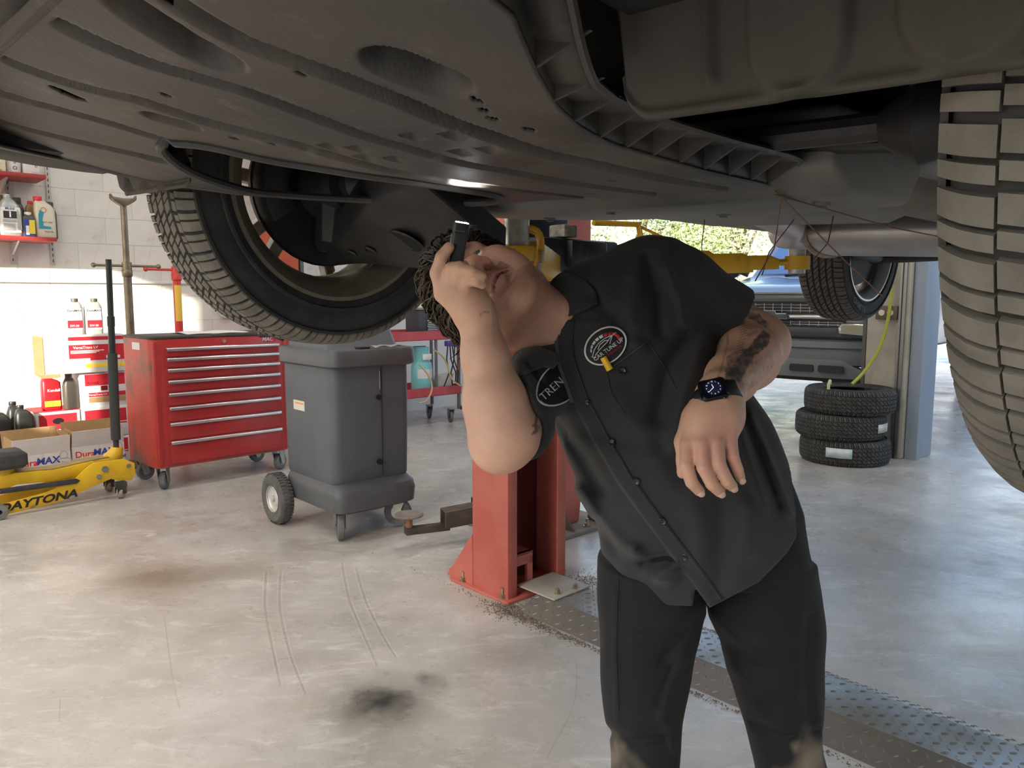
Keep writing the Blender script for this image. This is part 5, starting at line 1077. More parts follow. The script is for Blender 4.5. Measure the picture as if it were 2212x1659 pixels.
b = MB(); b.loft([skirt(0.275, 0.02, mw-0.02, 0.03, md-0.02, 0.05), skirt(0.29, 0.012, mw-0.012, 0.02, md-0.015, 0.05), skirt(0.55, 0.010, mw-0.010, 0.012, md-0.01, 0.05), skirt(0.86, 0.010, mw-0.010, 0.010, md-0.01, 0.05)]); b.build('cabinet', MG, SV, smooth=50)
b = MB(); b.loft([skirt(0.135, 0.03, mw-0.03, 0.0, md-0.1, 0.06), skirt(0.15, 0.0, mw, -0.03, md-0.05, 0.06), skirt(0.22, -0.005, mw+0.005, -0.035, md-0.02, 0.06), skirt(0.255, 0.0, mw, -0.025, md-0.02, 0.06), skirt(0.268, 0.012, mw-0.012, 0.0, md-0.02, 0.05), skirt(0.285, 0.02, mw-0.02, 0.02, md-0.03, 0.05)]); b.build('base', MGD, SV, smooth=45)
b = MB(); b.loft([skirt(0.855, 0.0, mw, -0.01, md, 0.05), skirt(0.865, -0.012, mw+0.012, -0.03, md+0.01, 0.06), skirt(0.935, -0.012, mw+0.012, -0.03, md+0.01, 0.06), skirt(0.945, -0.002, mw+0.002, -0.02, md, 0.05), skirt(0.940, 0.015, mw-0.015, -0.005, md-0.02, 0.04)]); b.build('tray_rim', MGD, SV, smooth=45)
# raised instrument hood with a curved side
hood = []
for (z_, x0_, x1_, y0_) in ((0.935, 0.03, mw-0.005, 0.10), (0.97, 0.032, mw-0.007, 0.13), (1.03, 0.035, mw-0.010, 0.165), (1.10, 0.04, mw-0.02, 0.21), (1.17, 0.06, mw-0.05, 0.27), (1.21, 0.10, mw-0.10, 0.33)):
    hood.append(skirt(z_, x0_, x1_, y0_, md-0.03, 0.045))
b = MB(); b.loft(hood); b.build('hood', MG, SV, smooth=50)
b = MB(); b.tube([(mw*0.60, 0.0088, 0.30), (mw*0.60, 0.0085, 0.855)], 0.0022, 6); b.build('door_seam', BLACKM, SV)
b = MB(); b.box(mw*0.575, mw*0.585, 0.004, 0.012, 0.74, 0.83); b.build('door_pull', mat('pull_grey', (0.25, 0.26, 0.27), 0.5), SV, bevel=0.002)
for z_ in (0.70, 0.37):
    b = MB(); b.cyl((mw*0.56, 0.0, z_), (mw*0.56, 0.016, z_), 0.013, n=16); b.box(mw*0.56-0.003, mw*0.56+0.003, -0.008, 0.004, z_-0.012, z_+0.012); b.build('latch', BLACKM, SV)
b = MB(); b.box(0.0086, 0.0105, 0.30, 0.42, 0.62, 0.67); b.build('side_label', mat('label_cream', (0.72, 0.66, 0.55), 0.6), SV, smooth=0)
b = MB(); b.box(0.0080, 0.0087, 0.31, 0.40, 0.652, 0.660); b.build('label_print', mat('ink_orange', (0.75, 0.35, 0.08), 0.6), SV, smooth=0)
b = MB(); b.tube([(0.02, md-0.03, 0.98), (-0.035, md-0.02, 1.005), (-0.07, md+0.03, 1.01), (-0.06, md+0.08, 1.0), (0.10, md+0.10, 1.0)], [0.02, 0.022, 0.022, 0.02, 0.02], 12, flat=0.8); b.build('push_handle', mat('handle_dark_green', (0.025, 0.035, 0.035), 0.45), SV)
b = MB(); b.box(0.17, 0.23, 0.02, 0.07, 0.942, 0.952); b.build('tray_clip', BLACKM, SV, bevel=0.003)
bg_ = MB()
def fbag(u, v): return (0.24+0.17*u+0.01*v, -0.012+0.085*v, 0.9475+0.010*abs(sin(u*6+v*2)))
bg_.grid(fbag, 10, 6); o = bg_.build('plastic_bag', mat('clear_bag', (0.45, 0.44, 0.40), 0.25, alpha=0.75), loc=SV.location, rot=(0, 0, TH+radians(-1))); sol = o.modifiers.new('thickness', 'SOLIDIFY'); sol.thickness = 0.0006; tag(o, 'small clear bag lying on the rim of the grey service machine', 'plastic bag')
def pneu(parent, x, y, r, w, name='rear_wheel'):
    b = MB(); Mx = Matrix.Translation((x, y, r)) @ Matrix.Rotation(pi/2, 4, 'Y')
    b.lathe([(r*0.50, -w*0.36), (r*0.66, -w*0.5), (r*0.88, -w*0.48), (r*0.97, -w*0.3), (r, 0), (r*0.97, w*0.3), (r*0.88, w*0.48), (r*0.66, w*0.5), (r*0.50, w*0.36)], 40, Mx, closed=True); o = b.build(name, mat('wheel_rubber_grey', (0.085, 0.083, 0.08), 0.8, col2=(0.14, 0.13, 0.12), scale=15), parent)
    b = MB()
    for i in range(44):
        a = 2*pi*i/44
        for s in (-0.3, -0.1, 0.1, 0.3):
            M = Mx @ Matrix.Rotation(a+0.03*(s > 0), 4, 'Z'); b.box(r*0.975, r*1.015, -0.0035, 0.0035, w*s-w*0.07, w*s+w*0.07, M)
    b.build('tread', mat('wheel_rubber_grey', (0, 0, 0)), o, smooth=0)
    b = MB(); b.lathe([(r*0.12, -w*0.30), (r*0.30, -w*0.28), (r*0.34, -w*0.18), (r*0.46, -w*0.22), (r*0.53, -w*0.42), (r*0.50, -w*0.34), (r*0.5, w*0.3), (r*0.12, w*0.3)], 32, Mx, closed=True); b.cyl(Mx @ Vector((0, 0, -w*0.5)), Mx @ Vector((0, 0, w*0.4)), r*0.10, n=10); b.build('hub', mat('hub_white', (0.62, 0.61, 0.58), 0.4, 0.3), o)
pneu(SV, -0.045, md-0.03, 0.135, 0.075); pneu(SV, mw+0.045, md-0.03, 0.135, 0.075)
def caster_big(x, y, a): 
    caster(SV, x, y, 0.075, 0.040, a, top=0.165)
caster_big(0.045, 0.03, 1.15); caster_big(mw-0.06, 0.04, 2.2)
# ================================================================== red service cart by the wall
CT_R = mat('cart_red', (0.48, 0.06, 0.075), 0.5, col2=(0.55, 0.11, 0.12), scale=5)
cp0, cq0 = 3.72, 5.62; cw, cd = 0.86, 0.46
CRT = thing('tool_cart', 'red two-shelf cart with grey uprights behind the grey service machine', 'cart', pq(cp0, cq0), TH)
for z_ in (0.28, 0.80):
    k = 0.004; b = MB(); b.box(0, cw, 0, cd, z_, z_+0.006); b.box(0, cw, 0, k, z_, z_+0.085); b.box(0, cw, cd-k, cd, z_, z_+0.085); b.box(0, k, 0, cd, z_, z_+0.085); b.box(cw-k, cw, 0, cd, z_, z_+0.085); b.build('shelf_tray', CT_R, CRT, smooth=0)
for x in (0.01, cw-0.03):
    for y in (0.006, cd-0.03):
        b = MB(); b.box(x, x+0.025, y, y+0.025, 0.13, 0.88); b.build('upright', mat('upright_grey', (0.22, 0.21, 0.2), 0.5, 0.5), CRT, bevel=0.003)
b = MB(); b.box(cw*0.66, cw*0.66+0.02, 0.01, 0.03, 0.36, 0.80); b.build('upright', mat('upright_grey', (0.22, 0.21, 0.2), 0.5, 0.5), CRT)
for x, y in ((0.08, 0.06), (cw-0.08, 0.06), (0.08, cd-0.06), (cw-0.08, cd-0.06)): caster(CRT, x, y, 0.06, 0.035, 1.2, top=0.135)
def onc(x, y, z): return pq(cp0+x, cq0+y, z)
# things on the cart
GAS = mat('cylinder_teal', (0.22, 0.60, 0.63), 0.4)
t = thing('gas_cylinder', 'pale teal refrigerant cylinder standing on the lower tray of the red cart', 'gas cylinder', onc(0.50, 0.14, 0.287), TH)
b = MB(); b.lathe([(1e-4, 0), (0.09, 0), (0.10, 0.02), (0.10, 0.25), (0.09, 0.30), (0.05, 0.335), (0.02, 0.345), (1e-4, 0.345)], 32); b.build('tank', GAS, t)
b = MB(); b.lathe([(0.075, 0.31), (0.085, 0.35), (0.085, 0.45), (0.08, 0.45), (0.08, 0.35)], 28, a0=0.4, a1=2*pi-1.3); b.build('collar', GAS, t)
b = MB(); b.cyl((0, 0, 0.34), (0, 0, 0.40), 0.015, n=12); b.cyl((-0.05, -0.02, 0.385), (0.05, -0.02, 0.385), 0.012, n=10); b.lathe([(0.03, 0.40), (0.035, 0.41), (0.03, 0.42)], 14); b.build('valve', BLACKM, t)
b = MB(); b.lathe([(0.1008, 0.16), (0.1008, 0.245)], 24, a0=-2.6, a1=-0.8); b.build('label', mat('label_pale', (0.7, 0.72, 0.72), 0.6), t)
b = MB(); b.box(-0.05, 0.05, -0.09, -0.086, 0.33, 0.385); b.build('tag', INK_W, t, bevel=0.002)
t = thing('battery_charger', 'black and blue battery case with printed label on top of the red cart', 'charger', onc(0.42, 0.06, 0.807), TH)
b = MB(); b.box(0, 0.30, 0, 0.22, 0, 0.27); b.build('case', mat('case_black', (0.05, 0.055, 0.065), 0.5), t, bevel=0.012)
b = MB(); b.box(0.30, 0.40, 0.01, 0.22, 0, 0.30); b.build('blue_side', mat('case_blue', (0.07, 0.13, 0.45), 0.45), t, bevel=0.008)
b = MB(); b.box(0.08, 0.26, -0.003, 0, 0.05, 0.22); b.build('label', mat('label_black', (0.03, 0.035, 0.035), 0.6), t, smooth=0)
b = MB()
for i in range(7): b.box(0.09+0.006*(i % 3), 0.25-0.012*(i % 2), -0.0045, -0.002, 0.065+i*0.017, 0.072+i*0.017)
b.build('fine_print', mat('print_pale', (0.6, 0.62, 0.6), 0.6), t, smooth=0)
t = thing('parts_bag', 'crumpled white bag resting on the black battery case', 'bag', onc(0.50, 0.10, 1.078), TH)
b = MB(); b.loft([[(0.14*cos(a)*k_+0.015*sin(3*a+z_*40), 0.08*sin(a)*k_, z_) for a in np.linspace(0, 2*pi, 18, endpoint=False)] for z_, k_ in ((0, 0.8), (0.02, 1.0), (0.06, 0.85), (0.09, 0.5))]); b.build('bag', mat('bag_white', (0.62, 0.60, 0.54), 0.6), t, smooth=50)
t = thing('cardboard_tray', 'small orange-brown cardboard piece beside the white bag on the cart', 'cardboard', onc(0.66, 0.08, 1.11), TH); b = MB(); b.prism([(0, 0), (0.16, 0.01), (0.16, 0.05), (0.10, 0.03), (0.02, 0.06)], 0, 0.06, frame((0, 0, 0), (1, 0, 0), (0, 0, 1))); b.build('piece', mat('card_orange', (0.5, 0.25, 0.1), 0.8), t, smooth=0)
t = thing('paper_pack', 'white folded shop towels on the lower tray of the red cart', 'towels', onc(0.64, 0.05, 0.287), TH)
b = MB(); b.loft([[(x, y, z_) for x, y in rrect(0.0+o_, 0.17+o_, 0, 0.10, 0.02, 2)] for z_, o_ in ((0.0, 0.0), (0.02, -0.01), (0.10, -0.015), (0.17, 0.005), (0.18, 0.015))]); b.build('pack', mat('towel_white', (0.60, 0.585, 0.53), 0.8), t, smooth=50)
t = thing('manifold_gauge', 'dark blue hose manifold hanging at the end of the red cart', 'manifold', onc(0.72, -0.03, 0.77), TH)
b = MB(); b.box(-0.07, 0.15, -0.03, 0.02, -0.03, 0.02); b.box(0.02, 0.16, -0.04, 0.0, -0.04, -0.0); b.build('block', mat('manifold_blue', (0.06, 0.06, 0.25), 0.4), t, bevel=0.006)
hc = [(0.012, 0.012, 0.012)]*4+[(0.25, 0.03, 0.04), (0.3, 0.2, 0.05), (0.25, 0.03, 0.04), (0.5, 0.45, 0.35)]
for i in range(8):
    x = -0.06+0.028*i; b = MB(); pts = [(x, -0.02, -0.03), (x+random.uniform(-.03, .03), -0.03, -0.15), (x+random.uniform(-.06, .06), -0.03, -0.28), (x+random.uniform(-.05, .08), -0.02, -0.40)]
    b.tube(pts, 0.006, 6); b.build('hose', mat('hose_%d' % min(i, 4) if i < 5 else 'hose_%d' % i, hc[i], 0.5), t)
# vacuum pump stand with coloured hoses right of the cart
t = thing('hose_stand', 'blue vacuum pump stand with coloured hoses at the end of the red cart', 'pump stand', onc(cw+0.17, -0.02, 0), TH)
b = MB(); b.box(-0.05, -0.015, 0.0, 0.03, 0.10, 0.98); b.build('post', mat('post_white', (0.7, 0.7, 0.68), 0.5), t, bevel=0.004)
b = MB(); b.box(0.0, 0.16, 0.0, 0.16, 0.20, 0.52); b.build('pump', mat('pump_blue', (0.03, 0.07, 0.32), 0.4), t, bevel=0.015)
b = MB(); b.box(-0.08, 0.2, -0.05, 0.2, 0.10, 0.13); b.build('base', BLACKM, t, bevel=0.01)
b = MB(); b.cyl((-0.01, -0.02, 0.90), (-0.01, 0.02, 0.90), 0.05, n=20); b.build('gauge', mat('gauge_blue', (0.05, 0.12, 0.5), 0.4), t)
b = MB(); b.cyl((-0.05, -0.02, 0.82), (0.05, -0.02, 0.82), 0.02, n=12); b.cyl((0.0, -0.02, 0.70), (0.0, -0.02, 0.82), 0.012, n=10); b.build('valve_body', ZINC, t)
for x, y in ((-0.05, -0.02), (0.16, -0.02), (0.06, 0.18)): caster(t, x, y, 0.045, 0.03, 0.6, top=0.102)
for nm, col, pts in (('hose_blue', (0.05, 0.20, 0.35), [(-0.02, -0.03, 0.80), (-0.08, -0.05, 0.55), (-0.19, -0.08, 0.30), (-0.20, -0.12, 0.10), (-0.10, -0.18, 0.015), (0.06, -0.20, 0.012)]), ('hose_red', (0.5, 0.06, 0.08), [(0.0, -0.03, 0.80), (-0.02, -0.06, 0.50), (-0.06, -0.08, 0.25), (-0.05, -0.12, 0.08), (0.05, -0.16, 0.013), (0.2, -0.2, 0.013)]), ('hose_yellow', (0.55, 0.40, 0.15), [(0.02, -0.02, 0.98), (0.08, -0.04, 0.85), (0.09, -0.05, 0.6), (0.05, -0.06, 0.42), (-0.12, -0.07, 0.33), (-0.33, -0.06, 0.42), (-0.42, -0.05, 0.62), (-0.55, -0.05, 0.72)]), ('hose_green', (0.5, 0.42, 0.2), [(0.0, -0.03, 0.60), (0.0, -0.06, 0.40), (0.03, -0.07, 0.25), (0.10, -0.06, 0.16)]), ('hose_tan', (0.6, 0.45, 0.22), [(-0.72, -0.06, 0.60), (-0.64, -0.08, 0.50), (-0.60, -0.09, 0.38), (-0.66, -0.09, 0.27), (-0.74, -0.08, 0.25)])):
    P = [Vector(p) for p in pts]; fine = []
    for i in range(len(P)-1):
        p0, p1, p2, p3 = P[max(i-1, 0)], P[i], P[i+1], P[min(i+2, len(P)-1)]
        for k_ in range(6):
            u = k_/6; fine.append(0.5*((2*p1)+(-p0+p2)*u+(2*p0-5*p1+4*p2-p3)*u*u+(-p0+3*p1-3*p2+p3)*u**3))
    fine.append(P[-1]); b = MB(); b.tube(fine, 0.0075, 7); b.build('hose', mat(nm, col, 0.5), t)
# ================================================================== stack of tyres by the pillar
TY_S, TR_S = tyre_meshes(0.312, 0.205, 0.205, 'stack', pitches=60, ribs=[(-0.094, -0.072, 1), (-0.066, -0.042, 2), (-0.036, -0.012, 2), (-0.006, 0.022, 2), (0.028, 0.052, 2), (0.058, 0.094, 1)], skew=0.2)
TR_S.materials.append(RUB_STK)
ts = at(1865, 1012, 5.24); sx, sy = ts.x, ts.y+0.32
for i, (dx, dy, lab) in enumerate(((0.0, 0, 'bottom tyre of the stack of three, with a pale blue sticker'), (-0.035, 0.01, 'middle tyre of the stack of three, with a white sticker'), (0.02, 0.0, 'top tyre of the stack of three beside the concrete pillar'))):
    t = thing('stacked_tyre', lab, 'tyre', (sx+dx, sy+dy, 0.1025-0.0115+i*0.181), 0, 'tyres stacked by the pillar', rot=(pi/2, 0, 0.3*i))
    t.scale = (1, 0.885, 1); t.location.z = 0.0905+i*0.181
    obj('carcass', TY_S, None, t); obj('tread', TR_S, None, t)
    if i < 2:
        # paper sticker following the tread
        b = MB(); a0, a1 = ((radians(224), radians(256)) if i == 0 else (radians(298), radians(330)))
        rr_ = 0.3155
        off = 0.3*i
        nseg = 8; V = []; 
        for j in range(nseg+1):
            a = a0+(a1-a0)*j/nseg
            for yy in ((-0.028, 0.05) if i == 0 else (-0.035, 0.035)):
                # local frame: tyre axis y; world up is local y; world (x,y)->(local x, -local z)
                V.append((rr_*cos(a), yy, -rr_*sin(a)))
        b.add(V, [(2*j, 2*j+2, 2*j+3, 2*j+1) for j in range(nseg)])
        o = b.build('sticker', mat('sticker_blue' if i == 0 else 'sticker_white', (0.45, 0.62, 0.68) if i == 0 else (0.68, 0.67, 0.62), 0.6, col2=(0.72, 0.76, 0.76) if i == 0 else (0.5, 0.49, 0.46), scale=25), t, rot=(0, -off, 0)); sol = o.modifiers.new('thickness', 'SOLIDIFY'); sol.thickness = 0.0008; sol.offset = 0
# ================================================================== pillar dressing between the doors
b = MB(); b.box(P_REAR-0.10, P_REAR, 2.10, 2.40, 0, 3.3); b.build('trim_2', TRIM_M, rot=(0, 0, TH), bevel=0.01, kind='structure')
b = MB(); b.box(P_REAR-0.06, P_REAR+0.24, 2.01, 2.095, 0, 3.3); b.build('trim_3', mat('jamb_blue_grey', (0.30, 0.36, 0.44), 0.5), rot=(0, 0, TH), bevel=0.004, kind='structure')
b = MB(); b.box(P_REAR-0.12, P_REAR-0.098, 2.125, 2.145, 0, 3.3); b.box(P_REAR-0.12, P_REAR-0.098, 2.155, 2.17, 0, 3.3); b.build('trim_4', mat('door_track_steel', (0.30, 0.30, 0.31), 0.35, 0.8), rot=(0, 0, TH), kind='structure')
b = MB(); b.box(P_REAR-0.105, P_REAR+0.05, 2.40, 2.425, 0, 3.3); b.build('trim_5', mat('jamb_dark', (0.10, 0.09, 0.08), 0.6), rot=(0, 0, TH), kind='structure')
t = thing('wall_outlet', 'brown electrical outlet box mounted on the concrete pillar', 'outlet', pq(P_REAR-0.10, 2.25, 1.08), TH)
b = MB(); b.box(-0.04, 0, -0.075, 0.075, -0.05, 0.05); b.build('box', mat('outlet_brown', (0.12, 0.085, 0.06), 0.5), t, bevel=0.004)
for y in (-0.03, 0.03):
    b = MB(); b.cyl((-0.045, y, 0), (-0.038, y, 0), 0.022, n=16); b.build('socket', mat('socket_ivory', (0.68, 0.62, 0.5), 0.5), t)
hz = MB(); S0 = pq(P_REAR-0.14, 2.23, 1.5); P = [S0, pq(P_REAR-0.15, 2.22, 1.15), pq(P_REAR-0.16, 2.24, 0.95), pq(P_REAR-0.19, 2.28, 0.78), pq(P_REAR-0.26, 2.34, 0.64), pq(P_REAR-0.36, 2.38, 0.555)]
fine = []
for i in range(len(P)-1):
    p0, p1, p2, p3 = P[max(i-1, 0)], P[i], P[i+1], P[min(i+2, len(P)-1)]
    for k_ in range(6):
        u = k_/6; fine.append(0.5*((2*p1)+(-p0+p2)*u+(2*p0-5*p1+4*p2-p3)*u*u+(-p0+3*p1-3*p2+p3)*u**3))
fine.append(P[-1]); hz.tube(fine, 0.013, 8); o = hz.build('air_hose', mat('hose_lime', (0.38, 0.42, 0.05), 0.45)); tag(o, 'lime green air hose hanging down the pillar to the tyre stack', 'hose')
hk = MB(); c_ = Vector((sx-0.20, sy-0.15, 0.545)); hk.tube([c_+Vector((0, 0, -0.06)), c_+Vector((0, 0, 0.03)), c_+Vector((0.012, 0.01, 0.055)), c_+Vector((0.02, 0.02, 0.03))], 0.012, 8); o = hk.build('hose_end', mat('hose_pale', (0.55, 0.58, 0.35), 0.5)); tag(o, 'pale hose end sticking out of the top tyre of the stack', 'hose')
# ================================================================== pickup truck outside the left door (x across, y backwards from the nose)
TRK_P = mat('truck_paint_pewter', (0.30, 0.31, 0.33), 0.3, 0.5, coat=0.7)
TRK_B = mat('truck_bumper_grey', (0.10, 0.115, 0.125), 0.45, col2=(0.12, 0.13, 0.14), scale=4)
TRK_V = mat('truck_valance_grey', (0.17, 0.175, 0.18), 0.6)
GRL = mat('grille_black', (0.012, 0.012, 0.013), 0.5)
nose = at(1668, 700, 6.75)
TRK = thing('pickup_truck', 'grey pickup truck with chrome grille bar parked outside the open door', 'pickup truck', (nose.x, nose.y, 0.075), TH-pi/2+radians(6))
# local: x = image right (towards -q), y = back
def sect(pts, y): return [(x, y, z) for x, z in pts]
def front_outline(hw_, zb, zt, r=0.10): return rrect(-hw_, hw_, zb, zt, r, 4)
b = MB(); b.loft([[(x, y, z) for x, z in rrect(-hw_, hw_, zb, zt, 0.06, 4)] for y, hw_, zb, zt in ((0.02, 0.90, 0.86, 1.14), (0.10, 0.94, 0.75, 1.20), (0.5, 0.96, 0.70, 1.24), (1.25, 0.97, 0.65, 1.29))]); b.build('front_body', TRK_P, TRK, smooth=50)
b = MB()
def fh(u, v):
    x = -0.93+1.86*u; y = 0.03+1.3*v; ridge = 0.03*math.exp(-((abs(x)-0.55)/0.12)**2); z = 1.155+0.15*v**0.8+ridge-0.07*(abs(x)/0.93)**4; return (x, y-0.05*(1-(x/0.93)**2)*(1-v), z)
b.grid(fh, 30, 14); o = b.build('hood', TRK_P, TRK, smooth=60); o.modifiers.new('t', 'SOLIDIFY').thickness = 0.01
b = MB(); b.loft([[(x, y, z) for x, z in rrect(-hw_, hw_, zb, zt, 0.05, 4)] for y, hw_, zb, zt in ((1.25, 0.95, 0.6, 1.28), (1.6, 0.92, 0.6, 1.35), (2.1, 0.80, 0.6, 1.85), (3.3, 0.80, 0.6, 1.88), (3.5, 0.9, 0.6, 1.3), (5.2, 0.95, 0.6, 1.3))]); b.build('cab', TRK_P, TRK, smooth=40)
b = MB(); b.add([(-0.80, 1.58, 1.36), (0.80, 1.58, 1.36), (0.68, 2.02, 1.80), (-0.68, 2.02, 1.80)], [(0, 1, 2, 3)]); o = b.build('windscreen', mat('windscreen_blue', (0.10, 0.22, 0.45), 0.08, coat=1.0), TRK, smooth=0); o.modifiers.new('t', 'SOLIDIFY').thickness = 0.006
for s in (-1, 1):
    b = MB(); b.sphere((s*1.06, 1.45, 1.42), 0.10, 14, 10, sc=(0.9, 0.6, 1.0)); b.tube([(s*0.9, 1.5, 1.36), (s*1.0, 1.47, 1.40)], 0.03, 8); b.build('mirror', mat('mirror_black', (0.02, 0.02, 0.022), 0.4), TRK)
b = MB(); b.tube([(-0.5, 1.52, 1.345), (0.0, 1.50, 1.36)], 0.012, 6); b.tube([(0.05, 1.52, 1.345), (0.55, 1.50, 1.37)], 0.012, 6); b.build('wiper', BLACKM, TRK)
# grille
b = MB(); b.prism(rrect(-0.62, 0.62, 0.86, 1.075, 0.03, 3), 0, 0.05, frame((0, 0.06, 0), (1, 0, 0), (0, 0, 1))); b.build('grille_back', GRL, TRK)
CH = mat('truck_chrome', (0.62, 0.62, 0.63), 0.2, 0.95)
b = MB()
for z_ in (1.00, 1.025, 1.05, 0.885, 0.905): b.cyl((-0.60, 0.005, z_), (0.60, 0.005, z_), 0.0035, n=6)
for i in range(15):
    x = -0.56+0.08*i; b.cyl((x, 0.007, 0.985), (x, 0.007, 1.065), 0.003, n=6); b.cyl((x, 0.007, 0.875), (x, 0.007, 0.915), 0.003, n=6)
b.build('grille_bars', CH, TRK)
b = MB(); b.loft([[(x, -0.012, 0.93), (x, -0.03, 0.94), (x, -0.03, 0.965), (x, -0.012, 0.975), (x, 0.02, 0.975), (x, 0.02, 0.93)] for x in (0.13, 0.93)]); b.build('chrome_bar', CH, TRK, bevel=0.004); b = MB(); b.loft([[(x, -0.012, 0.93), (x, -0.03, 0.94), (x, -0.03, 0.965), (x, -0.012, 0.975), (x, 0.02, 0.975), (x, 0.02, 0.93)] for x in (-0.93, -0.13)]); b.build('chrome_bar', CH, TRK, bevel=0.004)
emb = [(-0.15, -0.022), (-0.05, -0.022), (-0.04, -0.045), (0.06, -0.045), (0.05, -0.022), (0.15, -0.022), (0.14, 0.022), (0.05, 0.022), (0.04, 0.045), (-0.06, 0.045), (-0.05, 0.022), (-0.16, 0.022)]
b = MB(); b.prism(emb, 0, 0.02, frame((0, -0.03, 0.953), (1, 0, 0), (0, 0, 1))); e = b.build('emblem', mat('emblem_dark', (0.06, 0.065, 0.07), 0.4, 0.4), TRK, bevel=0.002)
b = MB(); b.tube([(x, -0.052, 0.953+z) for x, z in emb], 0.005, 4, closed=True); b.build('emblem_edge', CH, e)
b = MB(); b.prism(rrect(-0.95, 0.95, 1.075, 1.15, 0.03, 3), 0, 0.06, frame((0, 0.05, 0), (1, 0, 0), (0, 0, 1))); b.build('hood_lip', mat('lip_dark', (0.09, 0.095, 0.10), 0.35, coat=0.5), TRK, bevel=0.01)
LENS = mat('headlight_lens', (0.55, 0.56, 0.55), 0.12, 0.3, coat=1.0)
for s in (-1, 1):
    b = MB(); b.prism([(s*0.58, 0.0), (s*0.93, -0.02), (s*0.96, 0.03), (s*0.96, 0.085), (s*0.60, 0.085), (s*0.57, 0.05)], 0, 0.05, frame((0, 0.02, 0.815), (1, 0, 0), (0, 0, 1))); hl = b.build('headlight', LENS, TRK, bevel=0.008)
    b = MB(); b.prism(rrect(min(s*0.60, s*0.82), max(s*0.60, s*0.82), 0.01, 0.07, 0.01, 2), 0, 0.006, frame((0, -0.036, 0.815), (1, 0, 0), (0, 0, 1))); b.build('light_strip', mat('lens_olive', (0.35, 0.33, 0.22), 0.3), hl)
    b = MB(); b.cyl((s*0.90, -0.04, 0.86), (s*0.90, -0.028, 0.86), 0.025, n=14); b.build('turn_signal', mat('amber', (0.8, 0.25, 0.03), 0.3), hl)
    b = MB(); b.prism(rrect(min(s*0.54, s*0.97), max(s*0.54, s*0.97), -0.03, 0.10, 0.03, 3), 0, 0.02, frame((0, 0.045, 0.815), (1, 0, 0), (0, 0, 1))); b.build('light_surround', mat('surround_dark', (0.05, 0.055, 0.06), 0.5), TRK)
    b = MB(); b.prism(rrect(min(s*0.56, s*0.95), max(s*0.56, s*0.95), 0.985, 1.06, 0.02, 3), 0, 0.02, frame((0, 0.035, 0), (1, 0, 0), (0, 0, 1))); b.build('upper_trim', mat('lip_dark', (0, 0, 0)), TRK)
b = MB(); rings = []
for i in range(25):
    u = -1+2*i/24; x = 0.97*u; yb = -0.11+0.16*abs(u)**4
    rings.append([(x, yb+0.04, 0.76), (x, yb, 0.75), (x, yb-0.025, 0.70), (x, yb-0.012, 0.685), (x, yb-0.012, 0.66), (x, yb-0.02, 0.64), (x, yb-0.012, 0.56), (x, yb+0.04, 0.545), (x, yb+0.15, 0.545), (x, yb+0.15, 0.76)])
b.loft(rings); b.build('bumper', TRK_B, TRK, smooth=40)
b = MB(); rings = []
for i in range(25):
    u = -1+2*i/24; x = 0.955*u; yb = -0.10+0.16*abs(u)**4; zt_ = 0.60 if abs(u) < 0.70 else (0.60-0.09*min(1, (abs(u)-0.70)/0.1))
    rings.append([(x, yb-0.03, zt_), (x, yb-0.035, zt_-0.02), (x, yb-0.02, 0.45), (x, yb+0.03, 0.44), (x, yb+0.06, zt_)])
b.loft(rings); b.build('valance', TRK_V, TRK, smooth=40)
for x0_, x1_ in ((0.22, 0.42), (0.46, 0.66), (-0.42, -0.22), (-0.66, -0.46)):
    b = MB(); b.prism(rrect(x0_, x1_, 0.495, 0.555, 0.015, 3), 0, 0.02, frame((0, -0.118, 0), (1, 0, 0), (0, 0, 1))); b.build('air_opening', GRL, TRK)
for s in (-1, 1):
    for y in (0.85, 4.2):
        b = MB(); Mx = Matrix.Translation((s*0.82, y, 0.38)) @ Matrix.Rotation(pi/2, 4, 'Y'); b.lathe([(0.2, -0.12), (0.43, -0.125), (0.455, -0.09), (0.455, 0.09), (0.43, 0.125), (0.2, 0.12)], 32, Mx, closed=True); b.build('wheel', RUB, TRK)
b = MB(); b.box(-0.7, 0.7, 0.1, 0.3, 0.40, 0.5); b.box(-0.75, 0.75, 0.7, 0.9, 0.33, 0.42); b.build('front_axle', GRL, TRK)
# ================================================================== van outside the right door
VAN = thing('parked_van', 'pale blue-white van parked beyond the concrete pillar', 'van', pq(P_REAR+2.9, 0.45), TH)
b = MB(); b.loft([[(x, y, z) for y, z in rrect(-0.95, 0.95, zb, zt, 0.12, 4)] for x, zb, zt in ((-0.6, 0.62, 1.9), (-0.5, 0.5, 2.05), (3.6, 0.5, 2.05), (3.75, 0.6, 1.9))]); b.build('body', mat('van_paint', (0.62, 0.70, 0.80), 0.3, coat=0.6), VAN, smooth=40)
b = MB(); b.box(-0.66, -0.5, -0.97, 0.97, 0.42, 0.62); b.build('bumper', mat('van_bumper', (0.30, 0.36, 0.44), 0.5), VAN, bevel=0.03)
b = MB(); b.box(-0.612, -0.59, -0.75, 0.75, 1.25, 1.75); b.build('rear_window', mat('van_glass', (0.12, 0.16, 0.2), 0.05), VAN, bevel=0.008)
for s in (-1, 1):
    b = MB(); b.box(-0.615, -0.58, s*0.90-0.05, s*0.90+0.05, 0.95, 1.25); b.build('tail_light', mat('tail_red', (0.5, 0.03, 0.03), 0.3), VAN, bevel=0.01)
    for x in (0.4, 2.8):
        b = MB(); Mx = Matrix.Translation((x, s*0.84, 0.34)) @ Matrix.Rotation(pi/2, 4, 'X'); b.lathe([(0.18, -0.1), (0.32, -0.105), (0.34, -0.07), (0.34, 0.07), (0.32, 0.105), (0.18, 0.1)], 28, Mx, closed=True); b.build('wheel', RUB, VAN)
